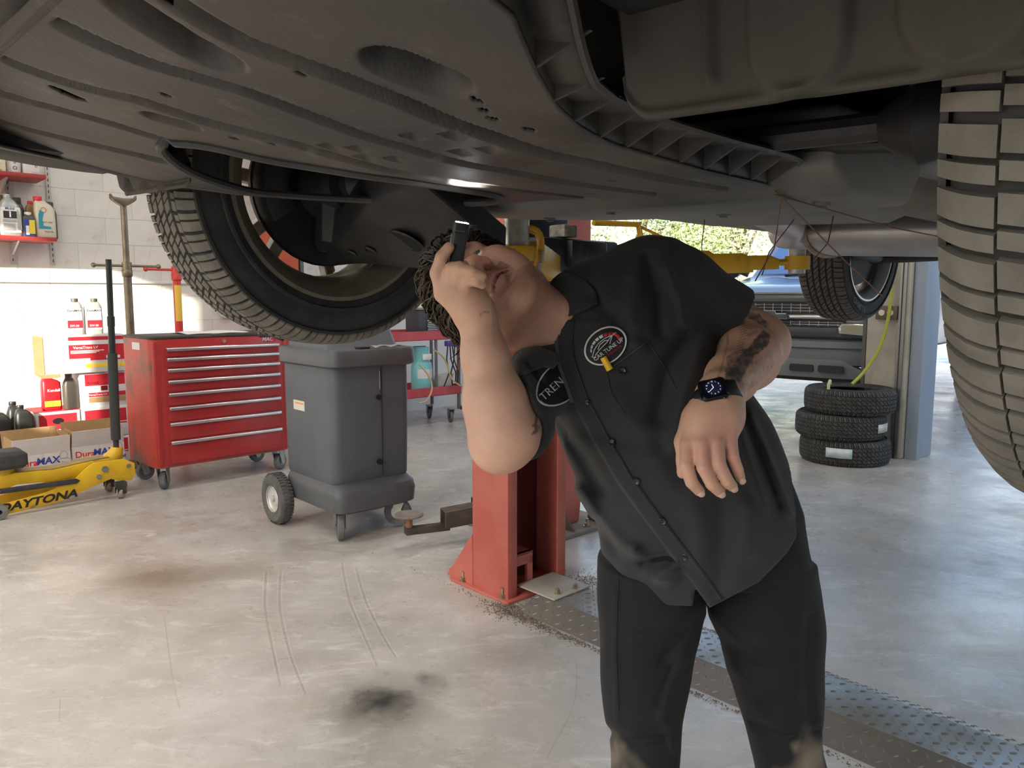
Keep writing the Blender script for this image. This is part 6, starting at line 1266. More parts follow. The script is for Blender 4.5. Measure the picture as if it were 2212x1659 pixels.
# ================================================================== fence and trees beyond the yard
FW = mat('fence_white', (0.75, 0.75, 0.74), 0.6)
FN = thing('lattice_fence', 'white lattice fence beyond the yard behind the truck', 'fence', pq(15.0, 3.0), TH)
for i in range(9):
    y = -4.0+2.0*i
    b = MB(); b.box(-0.05, 0.05, y-0.05, y+0.05, 0, 2.0); b.build('post', FW, FN, smooth=0)
    if i == 8: break
    b = MB(); b.box(-0.02, 0.02, y+0.05, y+1.95, 0.15, 1.15); b.build('panel', FW, FN, smooth=0)
    b = MB(); b.box(-0.025, 0.025, y+0.05, y+1.95, 1.15, 1.22); b.box(-0.025, 0.025, y+0.05, y+1.95, 1.88, 1.95); b.build('rail', FW, FN, smooth=0)
    b = MB(); L_, H_ = 1.9, 0.66; st = 0.19
    for s in (1, -1):
        for k_ in range(-5, 12):
            y0 = k_*st
            pts = []
            a0 = max(0, -y0 if s > 0 else 0); 
            # clip the diagonal to the panel
            ya, yb_ = (y0, y0+H_) if s > 0 else (y0+H_, y0)
            za, zb_ = 0.0, H_
            def clip(p, q_):
                (y1, z1), (y2, z2) = p, q_
                for lim, sg in ((0, 1), (L_, -1)):
                    if sg*(y1-lim) < 0 and sg*(y2-lim) < 0: return None
                    if sg*(y1-lim) < 0: t_ = (lim-y1)/(y2-y1); y1, z1 = lim, z1+t_*(z2-z1)
                    elif sg*(y2-lim) < 0: t_ = (lim-y1)/(y2-y1); y2, z2 = lim, z1+t_*(z2-z1)
                return (y1, z1), (y2, z2)
            c2 = clip((ya, za), (yb_, zb_))
            if c2:
                (y1, z1), (y2, z2) = c2; b.tube([(0.008*s, y+0.05+y1, 1.22+z1), (0.008*s, y+0.05+y2, 1.22+z2)], 0.03, 4, flat=0.25)
    o = b.build('lattice', FW, FN, smooth=0); o['kind'] = 'stuff'
LEAF = mat('leaf_green', (0.34, 0.44, 0.17), 0.6, col2=(0.52, 0.58, 0.30), scale=1.3, lo=0.35, hi=0.65, trans=0.0)
BARK = mat('bark', (0.12, 0.09, 0.065), 0.9, col2=(0.2, 0.16, 0.12), scale=8)
def tree(loc, h, rad, nleaf, label, seed):
    R_ = random.Random(seed); t = thing('tree', label, 'tree', loc, 0, 'trees beyond the fence')
    b = MB(); ends = []
    b.tube([(0, 0, 0), (0.05, 0.03, h*0.22), (-0.05, 0.06, h*0.42)], [0.13, 0.10, 0.08], 8)
    for i in range(7):
        a = R_.random()*6.28; r_ = rad*R_.uniform(0.35, 0.8); z_ = h*R_.uniform(0.5, 0.95); e_ = Vector((cos(a)*r_, sin(a)*r_, z_)); b.tube([(0, 0.05, h*R_.uniform(0.25, 0.42)), e_*0.5+Vector((0, 0, h*0.25)), e_], [0.06, 0.04, 0.015], 6); ends.append(e_)
    b.build('trunk', BARK, t)
    b = MB()
    blobs = [(e_, rad*R_.uniform(0.30, 0.55)) for e_ in ends]+[(Vector((R_.uniform(-.5, .5)*rad, R_.uniform(-.5, .5)*rad, h*R_.uniform(0.3, 0.9))), rad*R_.uniform(0.3, 0.5)) for _ in range(9)]
    for i in range(nleaf):
        c0, rb = R_.choice(blobs); v = Vector((R_.gauss(0, 1), R_.gauss(0, 1), R_.gauss(0, 1))).normalized()*rb*R_.random()**0.4
        c_ = c0+v; u = Vector((R_.gauss(0, 1), R_.gauss(0, 1), R_.gauss(0, 1))).normalized(); w = u.orthogonal().normalized(); s_ = R_.uniform(0.05, 0.10)
        b.add([c_-u*s_, c_+w*s_*0.45, c_+u*s_, c_-w*s_*0.45], [(0, 1, 2, 3)])
    o = b.build('foliage', LEAF, t, smooth=0); o['kind'] = 'stuff'
for i, (px_, Yd, h, r_, lab) in enumerate(((1365, 23.5, 6.0, 2.3, 'leafy green tree showing just right of the lift post'), (1480, 26.0, 6.5, 2.5, 'leafy green tree seen above the middle of the yellow lift arm'), (1585, 23.0, 6.0, 2.3, 'leafy green tree seen above the screws of the yellow lift arm'), (1700, 26.0, 6.6, 2.6, 'leafy green tree seen beside the rear lift pad'), (1840, 23.5, 6.0, 2.4, 'leafy green tree hidden behind the far rear wheel'))):
    g_ = at(px_, 640, Yd); tree((g_.x, g_.y, 0), h, r_, 6500, lab, 40+i)
# ================================================================== implicit-surface modelling for the mechanic
def V3(v): return np.array([v[0], v[1], v[2]], np.float32)
class Field:
    def __init__(s, lo, hi, h):
        s.lo = np.array(lo, np.float32); s.h = h; s.n = [int(math.ceil((hi[i]-lo[i])/h))+1 for i in range(3)]
        s.d = np.full(s.n, 1.0, np.float32)
        s.ax = [s.lo[i]+h*np.arange(s.n[i], dtype=np.float32) for i in range(3)]
    def sub(s, lo, hi):
        i0 = [max(0, int((lo[i]-s.lo[i])/s.h)) for i in range(3)]; i1 = [min(s.n[i], int((hi[i]-s.lo[i])/s.h)+2) for i in range(3)]
        if any(i1[i] <= i0[i] for i in range(3)): return None
        sl = tuple(slice(i0[i], i1[i]) for i in range(3))
        return sl, s.ax[0][sl[0]][:, None, None], s.ax[1][sl[1]][None, :, None], s.ax[2][sl[2]][None, None, :]
    def op(s, prim, k=0.0, mode='add'):
        fn, lo, hi = prim; m = k+3*s.h
        r = s.sub([a-m for a in lo], [a+m for a in hi])
        if r is None: return s
        sl, X, Y, Z = r; d = fn(X, Y, Z); a = s.d[sl]
        if mode == 'add':
            if k > 0:
                h = np.clip(0.5+0.5*(a-d)/k, 0, 1); s.d[sl] = a+(d-a)*h-k*h*(1-h)
            else: s.d[sl] = np.minimum(a, d)
        elif mode == 'cut':
            d = -d
            if k > 0:
                h = np.clip(0.5-0.5*(a-d)/k, 0, 1); s.d[sl] = a+(d-a)*h+k*h*(1-h)
            else: s.d[sl] = np.maximum(a, d)
        return s
    def mesh(s, smooth=2):
        d = s.d; ins = d < 0
        c = ins[:-1, :-1, :-1].astype(np.uint8)
        for o in ((1, 0, 0), (0, 1, 0), (0, 0, 1), (1, 1, 0), (1, 0, 1), (0, 1, 1), (1, 1, 1)):
            c = c+ins[o[0]:d.shape[0]-1+o[0], o[1]:d.shape[1]-1+o[1], o[2]:d.shape[2]-1+o[2]]
        act = np.argwhere((c > 0) & (c < 8)); n = len(act)
        idx = np.full([x-1 for x in d.shape], -1, np.int32); idx[act[:, 0], act[:, 1], act[:, 2]] = np.arange(n)
        acc = np.zeros((n, 3)); cnt = np.zeros(n)
        cor = [np.array(o) for o in ((0, 0, 0), (1, 0, 0), (0, 1, 0), (1, 1, 0), (0, 0, 1), (1, 0, 1), (0, 1, 1), (1, 1, 1))]
        val = [d[act[:, 0]+o[0], act[:, 1]+o[1], act[:, 2]+o[2]] for o in cor]
        for a, b in ((0, 1), (2, 3), (4, 5), (6, 7), (0, 2), (1, 3), (4, 6), (5, 7), (0, 4), (1, 5), (2, 6), (3, 7)):
            x = (val[a] < 0) != (val[b] < 0); t = val[a][x]/(val[a][x]-val[b][x])
            acc[x] += cor[a]+(cor[b]-cor[a])*t[:, None]; cnt[x] += 1
        V = s.lo+s.h*(act+acc/cnt[:, None])
        Q = []
        for axis in range(3):
            o = [0, 0, 0]; o[axis] = 1
            a = ins[:d.shape[0]-o[0], :d.shape[1]-o[1], :d.shape[2]-o[2]]; b = ins[o[0]:, o[1]:, o[2]:]
            e = np.argwhere(a != b); u, w = [(1, 2), (2, 0), (0, 1)][axis]
            ok = (e[:, u] > 0) & (e[:, w] > 0) & (e[:, u] < d.shape[u]-1) & (e[:, w] < d.shape[w]-1); e = e[ok]
            flip = ins[e[:, 0], e[:, 1], e[:, 2]]
            q = []
            for du, dw in ((-1, -1), (0, -1), (0, 0), (-1, 0)):
                f = e.copy(); f[:, u] += du; f[:, w] += dw; q.append(idx[f[:, 0], f[:, 1], f[:, 2]])
            q = np.stack(q, 1); q[~flip] = q[~flip][:, ::-1]; Q.append(q)
        Q = np.concatenate(Q); Q = Q[(Q >= 0).all(1)]
        E = np.concatenate([Q[:, [0, 1]], Q[:, [1, 2]], Q[:, [2, 3]], Q[:, [3, 0]]])
        deg = np.bincount(E.ravel(), minlength=n).astype(float)
        for _ in range(smooth):
            S = np.zeros((n, 3))
            for k in range(3): S[:, k] = np.bincount(E[:, 0], V[E[:, 1], k], n)+np.bincount(E[:, 1], V[E[:, 0], k], n)
            V = V*0.5+0.5*S/np.maximum(deg, 1)[:, None]
        return V, Q
def cap_(a, b, ra, rb=None):
    a, b = V3(a), V3(b); rb = ra if rb is None else rb; ab = b-a; L = max(float(ab @ ab), 1e-12)
    def fn(X, Y, Z):
        t = np.clip(((X-a[0])*ab[0]+(Y-a[1])*ab[1]+(Z-a[2])*ab[2])/L, 0, 1)
        return np.sqrt((X-a[0]-t*ab[0])**2+(Y-a[1]-t*ab[1])**2+(Z-a[2]-t*ab[2])**2)-(ra+(rb-ra)*t)
    r = max(ra, rb); return fn, np.minimum(a, b)-r, np.maximum(a, b)+r
def ell_(c, r, A=None):
    c = V3(c); A = np.eye(3, dtype=np.float32) if A is None else np.array(A, np.float32)   # rows: local axes
    def fn(X, Y, Z):
        x, y, z = X-c[0], Y-c[1], Z-c[2]
        l = [A[i][0]*x+A[i][1]*y+A[i][2]*z for i in range(3)]
        k0 = np.sqrt(sum((l[i]/r[i])**2 for i in range(3)))+1e-6; k1 = np.sqrt(sum((l[i]/r[i]**2)**2 for i in range(3)))+1e-6
        return k0*(k0-1)/k1
    m = max(r); return fn, c-m, c+m
def column_(rows, e=2.3, extra=None):
    """stack of horizontal super-ellipses read off the outline: (y_px, x_left, x_right, distance, half depth)."""
    R = []
    for (y, xl, xr, Yc, hd) in rows:
        a, b = at(xl, y, Yc), at(xr, y, Yc); R.append((a.z, (a.x+b.x)/2, abs(b.x-a.x)/2, Yc, hd))
    R = np.array(sorted(R)); z = R[:, 0]
    zz = np.linspace(z[0], z[-1], 300); P = [np.interp(zz, z, R[:, i]) for i in range(1, 5)]
    k = np.ones(15)/15; P = [np.convolve(np.pad(p, 7, 'edge'), k, 'valid') for p in P]
    lo = [float((P[0]-P[1]).min()), float((P[2]-P[3]).min()), z[0]-0.02]; hi = [float((P[0]+P[1]).max()), float((P[2]+P[3]).max()), z[-1]+0.02]
    def fn(X, Y, Z):
        Zr = Z.ravel(); cx, hx, cy, hd = [np.interp(Zr, zz, p)[None, None, :].astype(np.float32) for p in P]
        d = ((np.abs(X-cx)/hx)**e+(np.abs(Y-cy)/hd)**e)**(1/e)-1
        d = d*np.minimum(hx, hd)
        dz = np.maximum(z[0]-Z, Z-z[-1]).astype(np.float32)
        d = np.maximum(d, dz)
        return d if extra is None else extra(d, X, Y, Z)
    return fn, lo, hi
def PX(X, Y, Z):
    z = Z-EYE; d = Y*cos(PITCH)-z*sin(PITCH); u = Y*sin(PITCH)+z*cos(PITCH)
    return CX+F_PX*X/d, CY-F_PX*u/d
def pdist(PXx, PXy, line):
    """distance in photo pixels to a polyline."""
    best = None
    for (x0, y0), (x1, y1) in zip(line[:-1], line[1:]):
        dx, dy = x1-x0, y1-y0; L = dx*dx+dy*dy+1e-9; t = np.clip(((PXx-x0)*dx+(PXy-y0)*dy)/L, 0, 1)
        q = np.sqrt((PXx-x0-t*dx)**2+(PXy-y0-t*dy)**2); best = q if best is None else np.minimum(best, q)
    return best
def to_mesh(name, V, Q):
    me = bpy.data.meshes.new(name); me.vertices.add(len(V)); me.vertices.foreach_set('co', V.astype(np.float32).ravel())
    me.loops.add(Q.size); me.loops.foreach_set('vertex_index', Q.astype(np.int32).ravel()); me.polygons.add(len(Q)); me.polygons.foreach_set('loop_start', np.arange(0, Q.size, 4, dtype=np.int32))
    me.update(calc_edges=True); me.validate(); me.shade_smooth(); return me
def inside(px, py, poly):
    r = np.zeros(px.shape, bool); n = len(poly)
    for i in range(n):
        (x0, y0), (x1, y1) = poly[i], poly[(i+1) % n]
        c = ((y0 > py) != (y1 > py)) & (px < (x1-x0)*(py-y0)/(y1-y0+1e-9)+x0); r ^= c
    return r
def vnoise(V, f, seed):
    R_ = np.random.default_rng(seed); out = 0
    for i in range(6):
        k = R_.normal(size=3); k = k/np.linalg.norm(k)*f*(0.6+0.9*R_.random()); out = out+np.sin(V @ k+R_.random()*6.28)
    return out/6
# ------------------------------------------------------------------ joints
MAN = thing('person', 'mechanic in charcoal work shirt bending sideways under the car with a flashlight', 'person', (at(1545, 1400, 1.30).x, 1.30, 0))
OFF = Vector(MAN.location)
def own(o): o.parent = MAN; o.location = Vector(o.location)-OFF; return o
# head frame
HR = Vector((-0.536, -0.257, -0.80)).normalized(); HU = Vector((-0.74, 0.60, 0.30)); HU = (HU-HR*HU.dot(HR)).normalized(); HN = HU.cross(HR).normalized()
HC = at(1064, 640, 1.275); HS = 0.935
def hd(r, u, n): return HC+(HR*r+HU*u+HN*n)*HS
HA = [tuple(HR), tuple(HU), tuple(HN)]
NECK = at(1218, 703, 1.312)
SH_R, EL_R, WR_R = at(1168, 815, 1.30), at(1084, 948, 1.10), at(1032, 692, 1.13)
SH_L, EL_L, WR_L = at(1455, 615, 1.31), at(1640, 742, 1.335), at(1556, 846, 1.115)
def build_body():
    F = Field((-0.20, 0.98, 0.62), (0.50, 1.47, 1.345), 0.0026)
    # torso under the clothes
    F.op(column_([(1160, 1330, 1700, 1.30, 0.10), (1000, 1270, 1650, 1.30, 0.10), (850, 1235, 1560, 1.30, 0.09), (760, 1225, 1490, 1.30, 0.08), (680, 1225, 1440, 1.305, 0.055), (610, 1300, 1420, 1.31, 0.03)]))
    F.op(cap_(at(1330, 690, 1.32), NECK, 0.055, 0.055), 0.04)
    # neck
    F.op(cap_(NECK, hd(0, -0.045, -0.020), 0.058, 0.056), 0.03)
    F.op(cap_(at(1205, 735, 1.255), hd(0.055, -0.03, -0.03), 0.018, 0.020), 0.03)
    F.op(cap_(at(1215, 672, 1.25), hd(-0.03, -0.06, 0.0), 0.016, 0.018), 0.03)
    # skull and face
    F.op(ell_(hd(0, 0.030, -0.018), (0.076*HS, 0.086*HS, 0.098*HS), HA), 0.02)
    F.op(ell_(hd(0, -0.020, 0.030), (0.066*HS, 0.085*HS, 0.062*HS), HA), 0.03)
    F.op(ell_(hd(0, 0.050, 0.045), (0.062*HS, 0.045*HS, 0.048*HS), HA), 0.02)
    for s in (-1, 1):
        F.op(cap_(hd(s*0.057, -0.050, -0.005), hd(s*0.022, -0.092, 0.058), 0.019, 0.019), 0.022)
        F.op(cap_(hd(s*0.066, -0.010, 0.020), hd(s*0.046, -0.014, 0.064), 0.012, 0.019), 0.022)
        F.op(cap_(hd(s*0.014, 0.030, 0.087), hd(s*0.045, 0.032, 0.070), 0.009, 0.010), 0.012)
        F.op(ell_(hd(s*0.032, 0.008, 0.099), (0.018, 0.012, 0.017), HA), 0.014, 'cut')
        F.op(ell_(hd(s*0.032, 0.007, 0.072), (0.0155, 0.0145, 0.0145), HA), 0.004)
        F.op(cap_(hd(s*0.020, 0.015, 0.084), hd(s*0.044, 0.014, 0.077), 0.0032, 0.003), 0.004)
        F.op(cap_(hd(s*0.020, -0.001, 0.083), hd(s*0.044, 0.000, 0.076), 0.0028, 0.0026), 0.004)
        # cheeks
        F.op(ell_(hd(s*0.040, -0.045, 0.052), (0.028, 0.032, 0.026), HA), 0.02)
        # ears
        F.op(ell_(hd(s*0.075, -0.004, -0.018), (0.010, 0.031, 0.020), HA), 0.006)
        F.op(ell_(hd(s*0.085, 0.000, -0.014), (0.008, 0.019, 0.011), HA), 0.006, 'cut')
        F.op(cap_(hd(s*0.080, -0.030, -0.012), hd(s*0.076, -0.034, -0.010), 0.007, 0.006), 0.006)
    F.op(cap_(hd(0, -0.094, 0.066), hd(0, -0.098, 0.060), 0.021, 0.021), 0.02)
    F.op(ell_(hd(0, -0.080, 0.092), (0.026, 0.006, 0.008), HA), 0.012, 'cut')
    # nose
    F.op(cap_(hd(0, 0.018, 0.086), hd(0, -0.022, 0.113), 0.0085, 0.0115), 0.014)
    F.op(ell_(hd(0, -0.026, 0.115), (0.0160, 0.0135, 0.0160), HA), 0.008)
    for s in (-1, 1):
        F.op(ell_(hd(s*0.0155, -0.033, 0.102), (0.0088, 0.0095, 0.013), HA), 0.006)
    F.op(cap_(hd(0, -0.040, 0.090), hd(0, -0.058, 0.087), 0.012, 0.014), 0.014)
    # mouth
    for s in (-1, 1):
        F.op(cap_(hd(0, -0.0615, 0.0935), hd(s*0.024, -0.066, 0.080), 0.0065, 0.004), 0.006)
        F.op(cap_(hd(0, -0.0735, 0.0920), hd(s*0.021, -0.069, 0.080), 0.0075, 0.004), 0.006)
    F.op(cap_(hd(-0.023, -0.0675, 0.090), hd(0.023, -0.0675, 0.090), 0.0026, 0.0026), 0.002, 'cut')
    F.op(cap_(hd(-0.012, -0.0675, 0.099), hd(0.012, -0.0675, 0.099), 0.0035, 0.0035), 0.002, 'cut')
    for s in (-1, 1):
        F.op(ell_(hd(s*0.0080, -0.0425, 0.103), (0.0050, 0.0060, 0.0085), HA), 0.002, 'cut')
    # ---- right arm (image left), hand raised with the light
    F.op(cap_(SH_R, EL_R, 0.044, 0.043), 0.012)
    F.op(cap_(SH_R+(EL_R-SH_R)*0.6, EL_R+Vector((0.016, 0, 0.006)), 0.044, 0.040), 0.012)
    F.op(cap_(EL_R, EL_R+Vector((-0.006, -0.004, -0.012)), 0.034, 0.030), 0.03)
    mid = EL_R+(WR_R-EL_R)*0.30+Vector((0.001, 0, 0))
    F.op(cap_(EL_R, mid, 0.043, 0.0445), 0.02); F.op(cap_(mid, EL_R+(WR_R-EL_R)*0.7, 0.0445, 0.032), 0.02); F.op(cap_(EL_R+(WR_R-EL_R)*0.7, WR_R, 0.032, 0.0265), 0.02)
    # palm
    F.op(cap_(WR_R, at(1018, 662, 1.125), 0.0265, 0.028), 0.015)
    for tgt, r1 in (((960, 634, 1.114), 0.0155), ((974, 622, 1.110), 0.0155), ((988, 622, 1.110), 0.0150), ((1002, 630, 1.112), 0.0140)): F.op(cap_(at(1022, 672, 1.125), at(*tgt), 0.0255, r1), 0.012)
    def finger(pts, r, k=0.006):
        P = [at(*p) for p in pts]
        for i in range(len(P)-1): F.op(cap_(P[i], P[i+1], r[i], r[i+1]), k if i else min(0.006, k*3))
    finger([(958, 632, 1.112), (944, 590, 1.106), (954, 556, 1.103), (970, 534, 1.103)], [0.0122, 0.0106, 0.0094, 0.0080], 0.0025)            # index laid along the light
    finger([(968, 615, 1.106), (976, 580, 1.094), (993, 577, 1.089), (1001, 592, 1.100)], [0.0112, 0.0098, 0.0086, 0.0075], 0.0015)
    finger([(984, 612, 1.104), (994, 583, 1.088), (1020, 587, 1.081), (1041, 596, 1.087)], [0.0110, 0.0097, 0.0086, 0.0072], 0.0015)
    finger([(1000, 624, 1.104), (1010, 604, 1.091), (1028, 608, 1.087), (1042, 615, 1.094)], [0.0100, 0.0088, 0.0078, 0.0066], 0.0015)
    finger([(1040, 668, 1.135), (1030, 632, 1.140), (1012, 600, 1.142), (1000, 574, 1.142)], [0.018, 0.0130, 0.0115, 0.0092])           # thumb behind it
    # ---- left arm, wrist bent and hand hanging
    F.op(cap_(SH_L, EL_L, 0.050, 0.049), 0.02)
    m2 = EL_L+(WR_L-EL_L)*0.35
    F.op(cap_(EL_L, m2, 0.047, 0.050), 0.02); F.op(cap_(m2, EL_L+(WR_L-EL_L)*0.75, 0.050, 0.037), 0.02); F.op(cap_(EL_L+(WR_L-EL_L)*0.75, WR_L, 0.037, 0.030), 0.02)
    F.op(cap_(EL_L, EL_L+Vector((0.012, 0.012, 0.0)), 0.036, 0.030), 0.025)
    W0a, W0b = at(1534, 862, 1.102), at(1572, 862, 1.108)
    kn = [(1487, 966, 1.062), (1517, 964, 1.052), (1547, 960, 1.054), (1576, 944, 1.066)]
    F.op(cap_(WR_L, at(1553, 880, 1.095), 0.029, 0.028), 0.015)
    for i, (x, y, Y) in enumerate(kn):
        w0 = W0a+(W0b-W0a)*(i/3); F.op(cap_(w0, at(x, y-6, Y+0.004), 0.0225, 0.0125 if i < 3 else 0.0115), 0.014)
    F.op(cap_(at(1520, 905, 1.090), at(1565, 905, 1.092), 0.027, 0.025), 0.02)
    tips = [[(1483, 1006, 1.046), (1494, 1042, 1.050), (1511, 1061, 1.060)], [(1520, 1010, 1.036), (1538, 1046, 1.042), (1555, 1063, 1.054)], [(1553, 1004, 1.038), (1570, 1037, 1.044), (1582, 1051, 1.056)], [(1583, 986, 1.052), (1594, 1015, 1.056), (1600, 1033, 1.066)]]
    for i in range(4):
        r = [0.0118, 0.0100, 0.0092, 0.0080] if i < 3 else [0.0105, 0.0088, 0.0080, 0.0070]
        finger([kn[i]]+tips[i], r, 0.0012)
    finger([(1502, 905, 1.098), (1480, 955, 1.088), (1480, 995, 1.082), (1475, 1021, 1.080)], [0.021, 0.0150, 0.0120, 0.0092])
    return F.mesh(2)
def skin_material():
    m = bpy.data.materials.new('skin'); m.use_nodes = True; nt = m.node_tree; N = nt.nodes; L = nt.links; b = N['Principled BSDF']
    at_ = N.new('ShaderNodeAttribute'); at_.attribute_name = 'skin_tone'
    tc = N.new('ShaderNodeTexCoord'); n = N.new('ShaderNodeTexNoise'); n.inputs['Scale'].default_value = 55; n.inputs['Detail'].default_value = 5; L.new(tc.outputs['Object'], n.inputs['Vector'])
    mr = N.new('ShaderNodeMapRange'); mr.inputs['To Min'].default_value = 0.90; mr.inputs['To Max'].default_value = 1.10; L.new(n.outputs['Fac'], mr.inputs['Value'])
    mx = N.new('ShaderNodeMix'); mx.data_type = 'RGBA'; mx.blend_type = 'MULTIPLY'; mx.inputs['Factor'].default_value = 1; L.new(at_.outputs['Color'], mx.inputs['A']); L.new(mr.outputs['Result'], mx.inputs['B'])
    L.new(mx.outputs['Result'], b.inputs['Base Color']); b.inputs['Roughness'].default_value = 0.48
    b.inputs['Subsurface Weight'].default_value = 0.12; b.inputs['Subsurface Radius'].default_value = (0.012, 0.005, 0.003); b.inputs['Subsurface Scale'].default_value = 0.5
    bp = N.new('ShaderNodeBump'); bp.inputs['Strength'].default_value = 0.12; bp.inputs['Distance'].default_value = 0.002
    n2 = N.new('ShaderNodeTexNoise'); n2.inputs['Scale'].default_value = 420; L.new(tc.outputs['Object'], n2.inputs['Vector']); L.new(n2.outputs['Fac'], bp.inputs['Height']); L.new(bp.outputs['Normal'], b.inputs['Normal'])
    return m
BV, BQ = build_body()
def skin_colours(V):
    base = np.tile(np.array([0.60, 0.345, 0.238]), (len(V), 1))
    L = (V-np.array(HC))/HS; r = L @ np.array(HR); u = L @ np.array(HU); n = L @ np.array(HN)
    head = (np.abs(r) < 0.11) & (u > -0.17) & (u < 0.14) & (n > -0.13) & (n < 0.14)
    px, py = PX(V[:, 0], V[:, 1], V[:, 2])
    hand = (V[:, 1] < 1.16)
    facem = head & ~((V[:, 1] < 1.165) & (px < 1062) & (py > 500))
    def blend(mask, col, amt):
        a = (mask*amt)[:, None]; base[:] = base*(1-a)+np.array(col)*a
    g = lambda a, s: np.exp(-(a/s)**2)
    f = facem.astype(float)
    blend(f, (0.50, 0.27, 0.19), 0.6)
    blend(f*g(np.sqrt(r**2+(u+0.03)**2+(n-0.11)**2), 0.026), (0.62, 0.25, 0.20), 0.75)          # nose
    for s in (-1, 1): blend(f*g(np.sqrt((r-s*0.045)**2+(u+0.03)**2+(n-0.06)**2), 0.03), (0.58, 0.26, 0.20), 0.5)
    must = f*((u < -0.043) & (u > -0.063) & (np.abs(r) < 0.034) & (n > 0.06))
    blend(must, (0.20, 0.085, 0.035), 0.85)
    chin = f*((u < -0.076) & (n > 0.0))*np.clip((0.13+u)/0.02, 0, 1)
    blend(chin*np.clip(0.75+0.5*vnoise(V, 900, 31), 0.2, 1), (0.30, 0.145, 0.08), 0.55)
    for s in (-1, 1):
        blend(f*g(np.sqrt((r-s*0.032)**2/2.6+((u-0.034)/1.0)**2), 0.007)*(n > 0.05), (0.10, 0.055, 0.03), 0.95)   # brows
        blend(f*g(np.sqrt((r-s*0.032)**2/2.2+(u-0.0145)**2), 0.004)*(n > 0.05), (0.13, 0.07, 0.05), 0.7)
        blend(f*g(np.sqrt((r-s*0.008)**2+(u+0.0425)**2+(n-0.102)**2), 0.0062), (0.10, 0.03, 0.025), 0.95)
    blend(f*((np.abs(u+0.0675) < 0.0085) & (np.abs(r) < 0.023) & (n > 0.075)), (0.50, 0.20, 0.17), 0.7)
    blend(f*((np.abs(u+0.0675) < 0.0030) & (np.abs(r) < 0.024) & (n > 0.07)), (0.06, 0.015, 0.015), 0.9)
    # neck a little redder
    nk = ((px > 1060) & (px < 1215) & (py > 600) & (py < 770) & (V[:, 1] > 1.165)).astype(float)
    blend(nk*(1-f*0.3), (0.50, 0.25, 0.175), 0.6)
    # knuckles
    for (x, y, Y) in ((1494, 968, 1.05), (1523, 966, 1.04), (1552, 962, 1.04), (1577, 948, 1.05)):
        blend(g(np.linalg.norm(V-np.array(at(x, y, Y)), axis=1), 0.016), (0.62, 0.27, 0.20), 0.5)
    for (x, y, Y) in ((1494, 1005, 1.04), (1528, 1008, 1.03), (1555, 1003, 1.03), (1581, 988, 1.045)):
        blend(g(np.linalg.norm(V-np.array(at(x, y, Y)), axis=1), 0.013), (0.62, 0.28, 0.21), 0.45)
    # ink on the left arm
    la = (px > 1490) & (py > 600) & (py < 860) & (V[:, 1] > 1.06)
    ns = vnoise(V, 150, 5)+0.5*vnoise(V, 260, 6); ns2 = vnoise(V, 170, 15)
    ink = np.zeros(len(V))
    for poly, a in (([(1648, 712), (1664, 722), (1660, 745), (1628, 770), (1612, 800), (1600, 822), (1572, 830), (1568, 815), (1592, 775), (1615, 752), (1635, 728)], 0.85), ([(1606, 752), (1628, 758), (1625, 785), (1604, 800), (1590, 790)], 0.45), ([(1580, 690), (1592, 676), (1612, 668), (1640, 678), (1662, 700), (1655, 708), (1625, 690), (1600, 682)], 0.7), ([(1535, 715), (1552, 700), (1566, 690), (1568, 712), (1550, 718)], 0.8), ([(1605, 640), (1635, 655), (1650, 672), (1620, 668), (1590, 655)], 0.5), ([(1560, 820), (1600, 815), (1610, 840), (1580, 850)], 0.5), ([(1600, 800), (1640, 775), (1668, 750), (1672, 790), (1640, 830), (1605, 850)], 0.16), ([(1570, 770), (1592, 758), (1600, 775), (1590, 805), (1568, 812)], 0.5), ([(1604, 700), (1630, 705), (1640, 720), (1615, 735)], 0.22)):
        mk = inside(px+2.5*ns, py+2.5*ns2, poly) & la; ink = np.maximum(ink, mk*np.clip(a+0.45*vnoise(V, 420, 44)+0.2*ns, 0.15, 0.92))
    for ln, w_ in (([(1600, 690), (1606, 720), (1596, 760), (1580, 795)], 7),):          # a line of small lettering
        mk = (pdist(px, py, ln) < w_) & la & (np.sin(py*1.15+px*0.4)+ns*0.5 > 0.35); ink = np.maximum(ink, mk*0.6)
    mk = (pdist(px, py, [(1570, 700), (1572, 740), (1560, 790), (1545, 835)]) < 2.5) & la; ink = np.maximum(ink, mk*0.4)
    ra = (px < 1190) & (py > 860) & (py < 960)
    for ln, w_ in (([(1160, 898), (1156, 918), (1160, 930), (1152, 936)], 3.0), ([(1150, 918), (1166, 924)], 2.0)):
        mk = (pdist(px, py, ln) < w_) & ra; ink = np.maximum(ink, mk*0.8)
    mk = (pdist(px, py, [(1036, 682), (1046, 672), (1056, 676)]) < 1.8) & (V[:, 1] < 1.16); ink = np.maximum(ink, mk*0.45)
    blend(ink, (0.045, 0.045, 0.045), 1.0)
    return base
def make_body():
    me = to_mesh('body', BV-np.array(OFF), BQ); col = skin_colours(BV)
    ca = me.color_attributes.new('skin_tone', 'FLOAT_COLOR', 'POINT'); ca.data.foreach_set('color', np.concatenate([col, np.ones((len(col), 1))], 1).astype(np.float32).ravel())
    o = obj('body', me, skin_material(), MAN); o['label'] = 'head, neck and arms of the mechanic, forearm tattooed'
make_body()
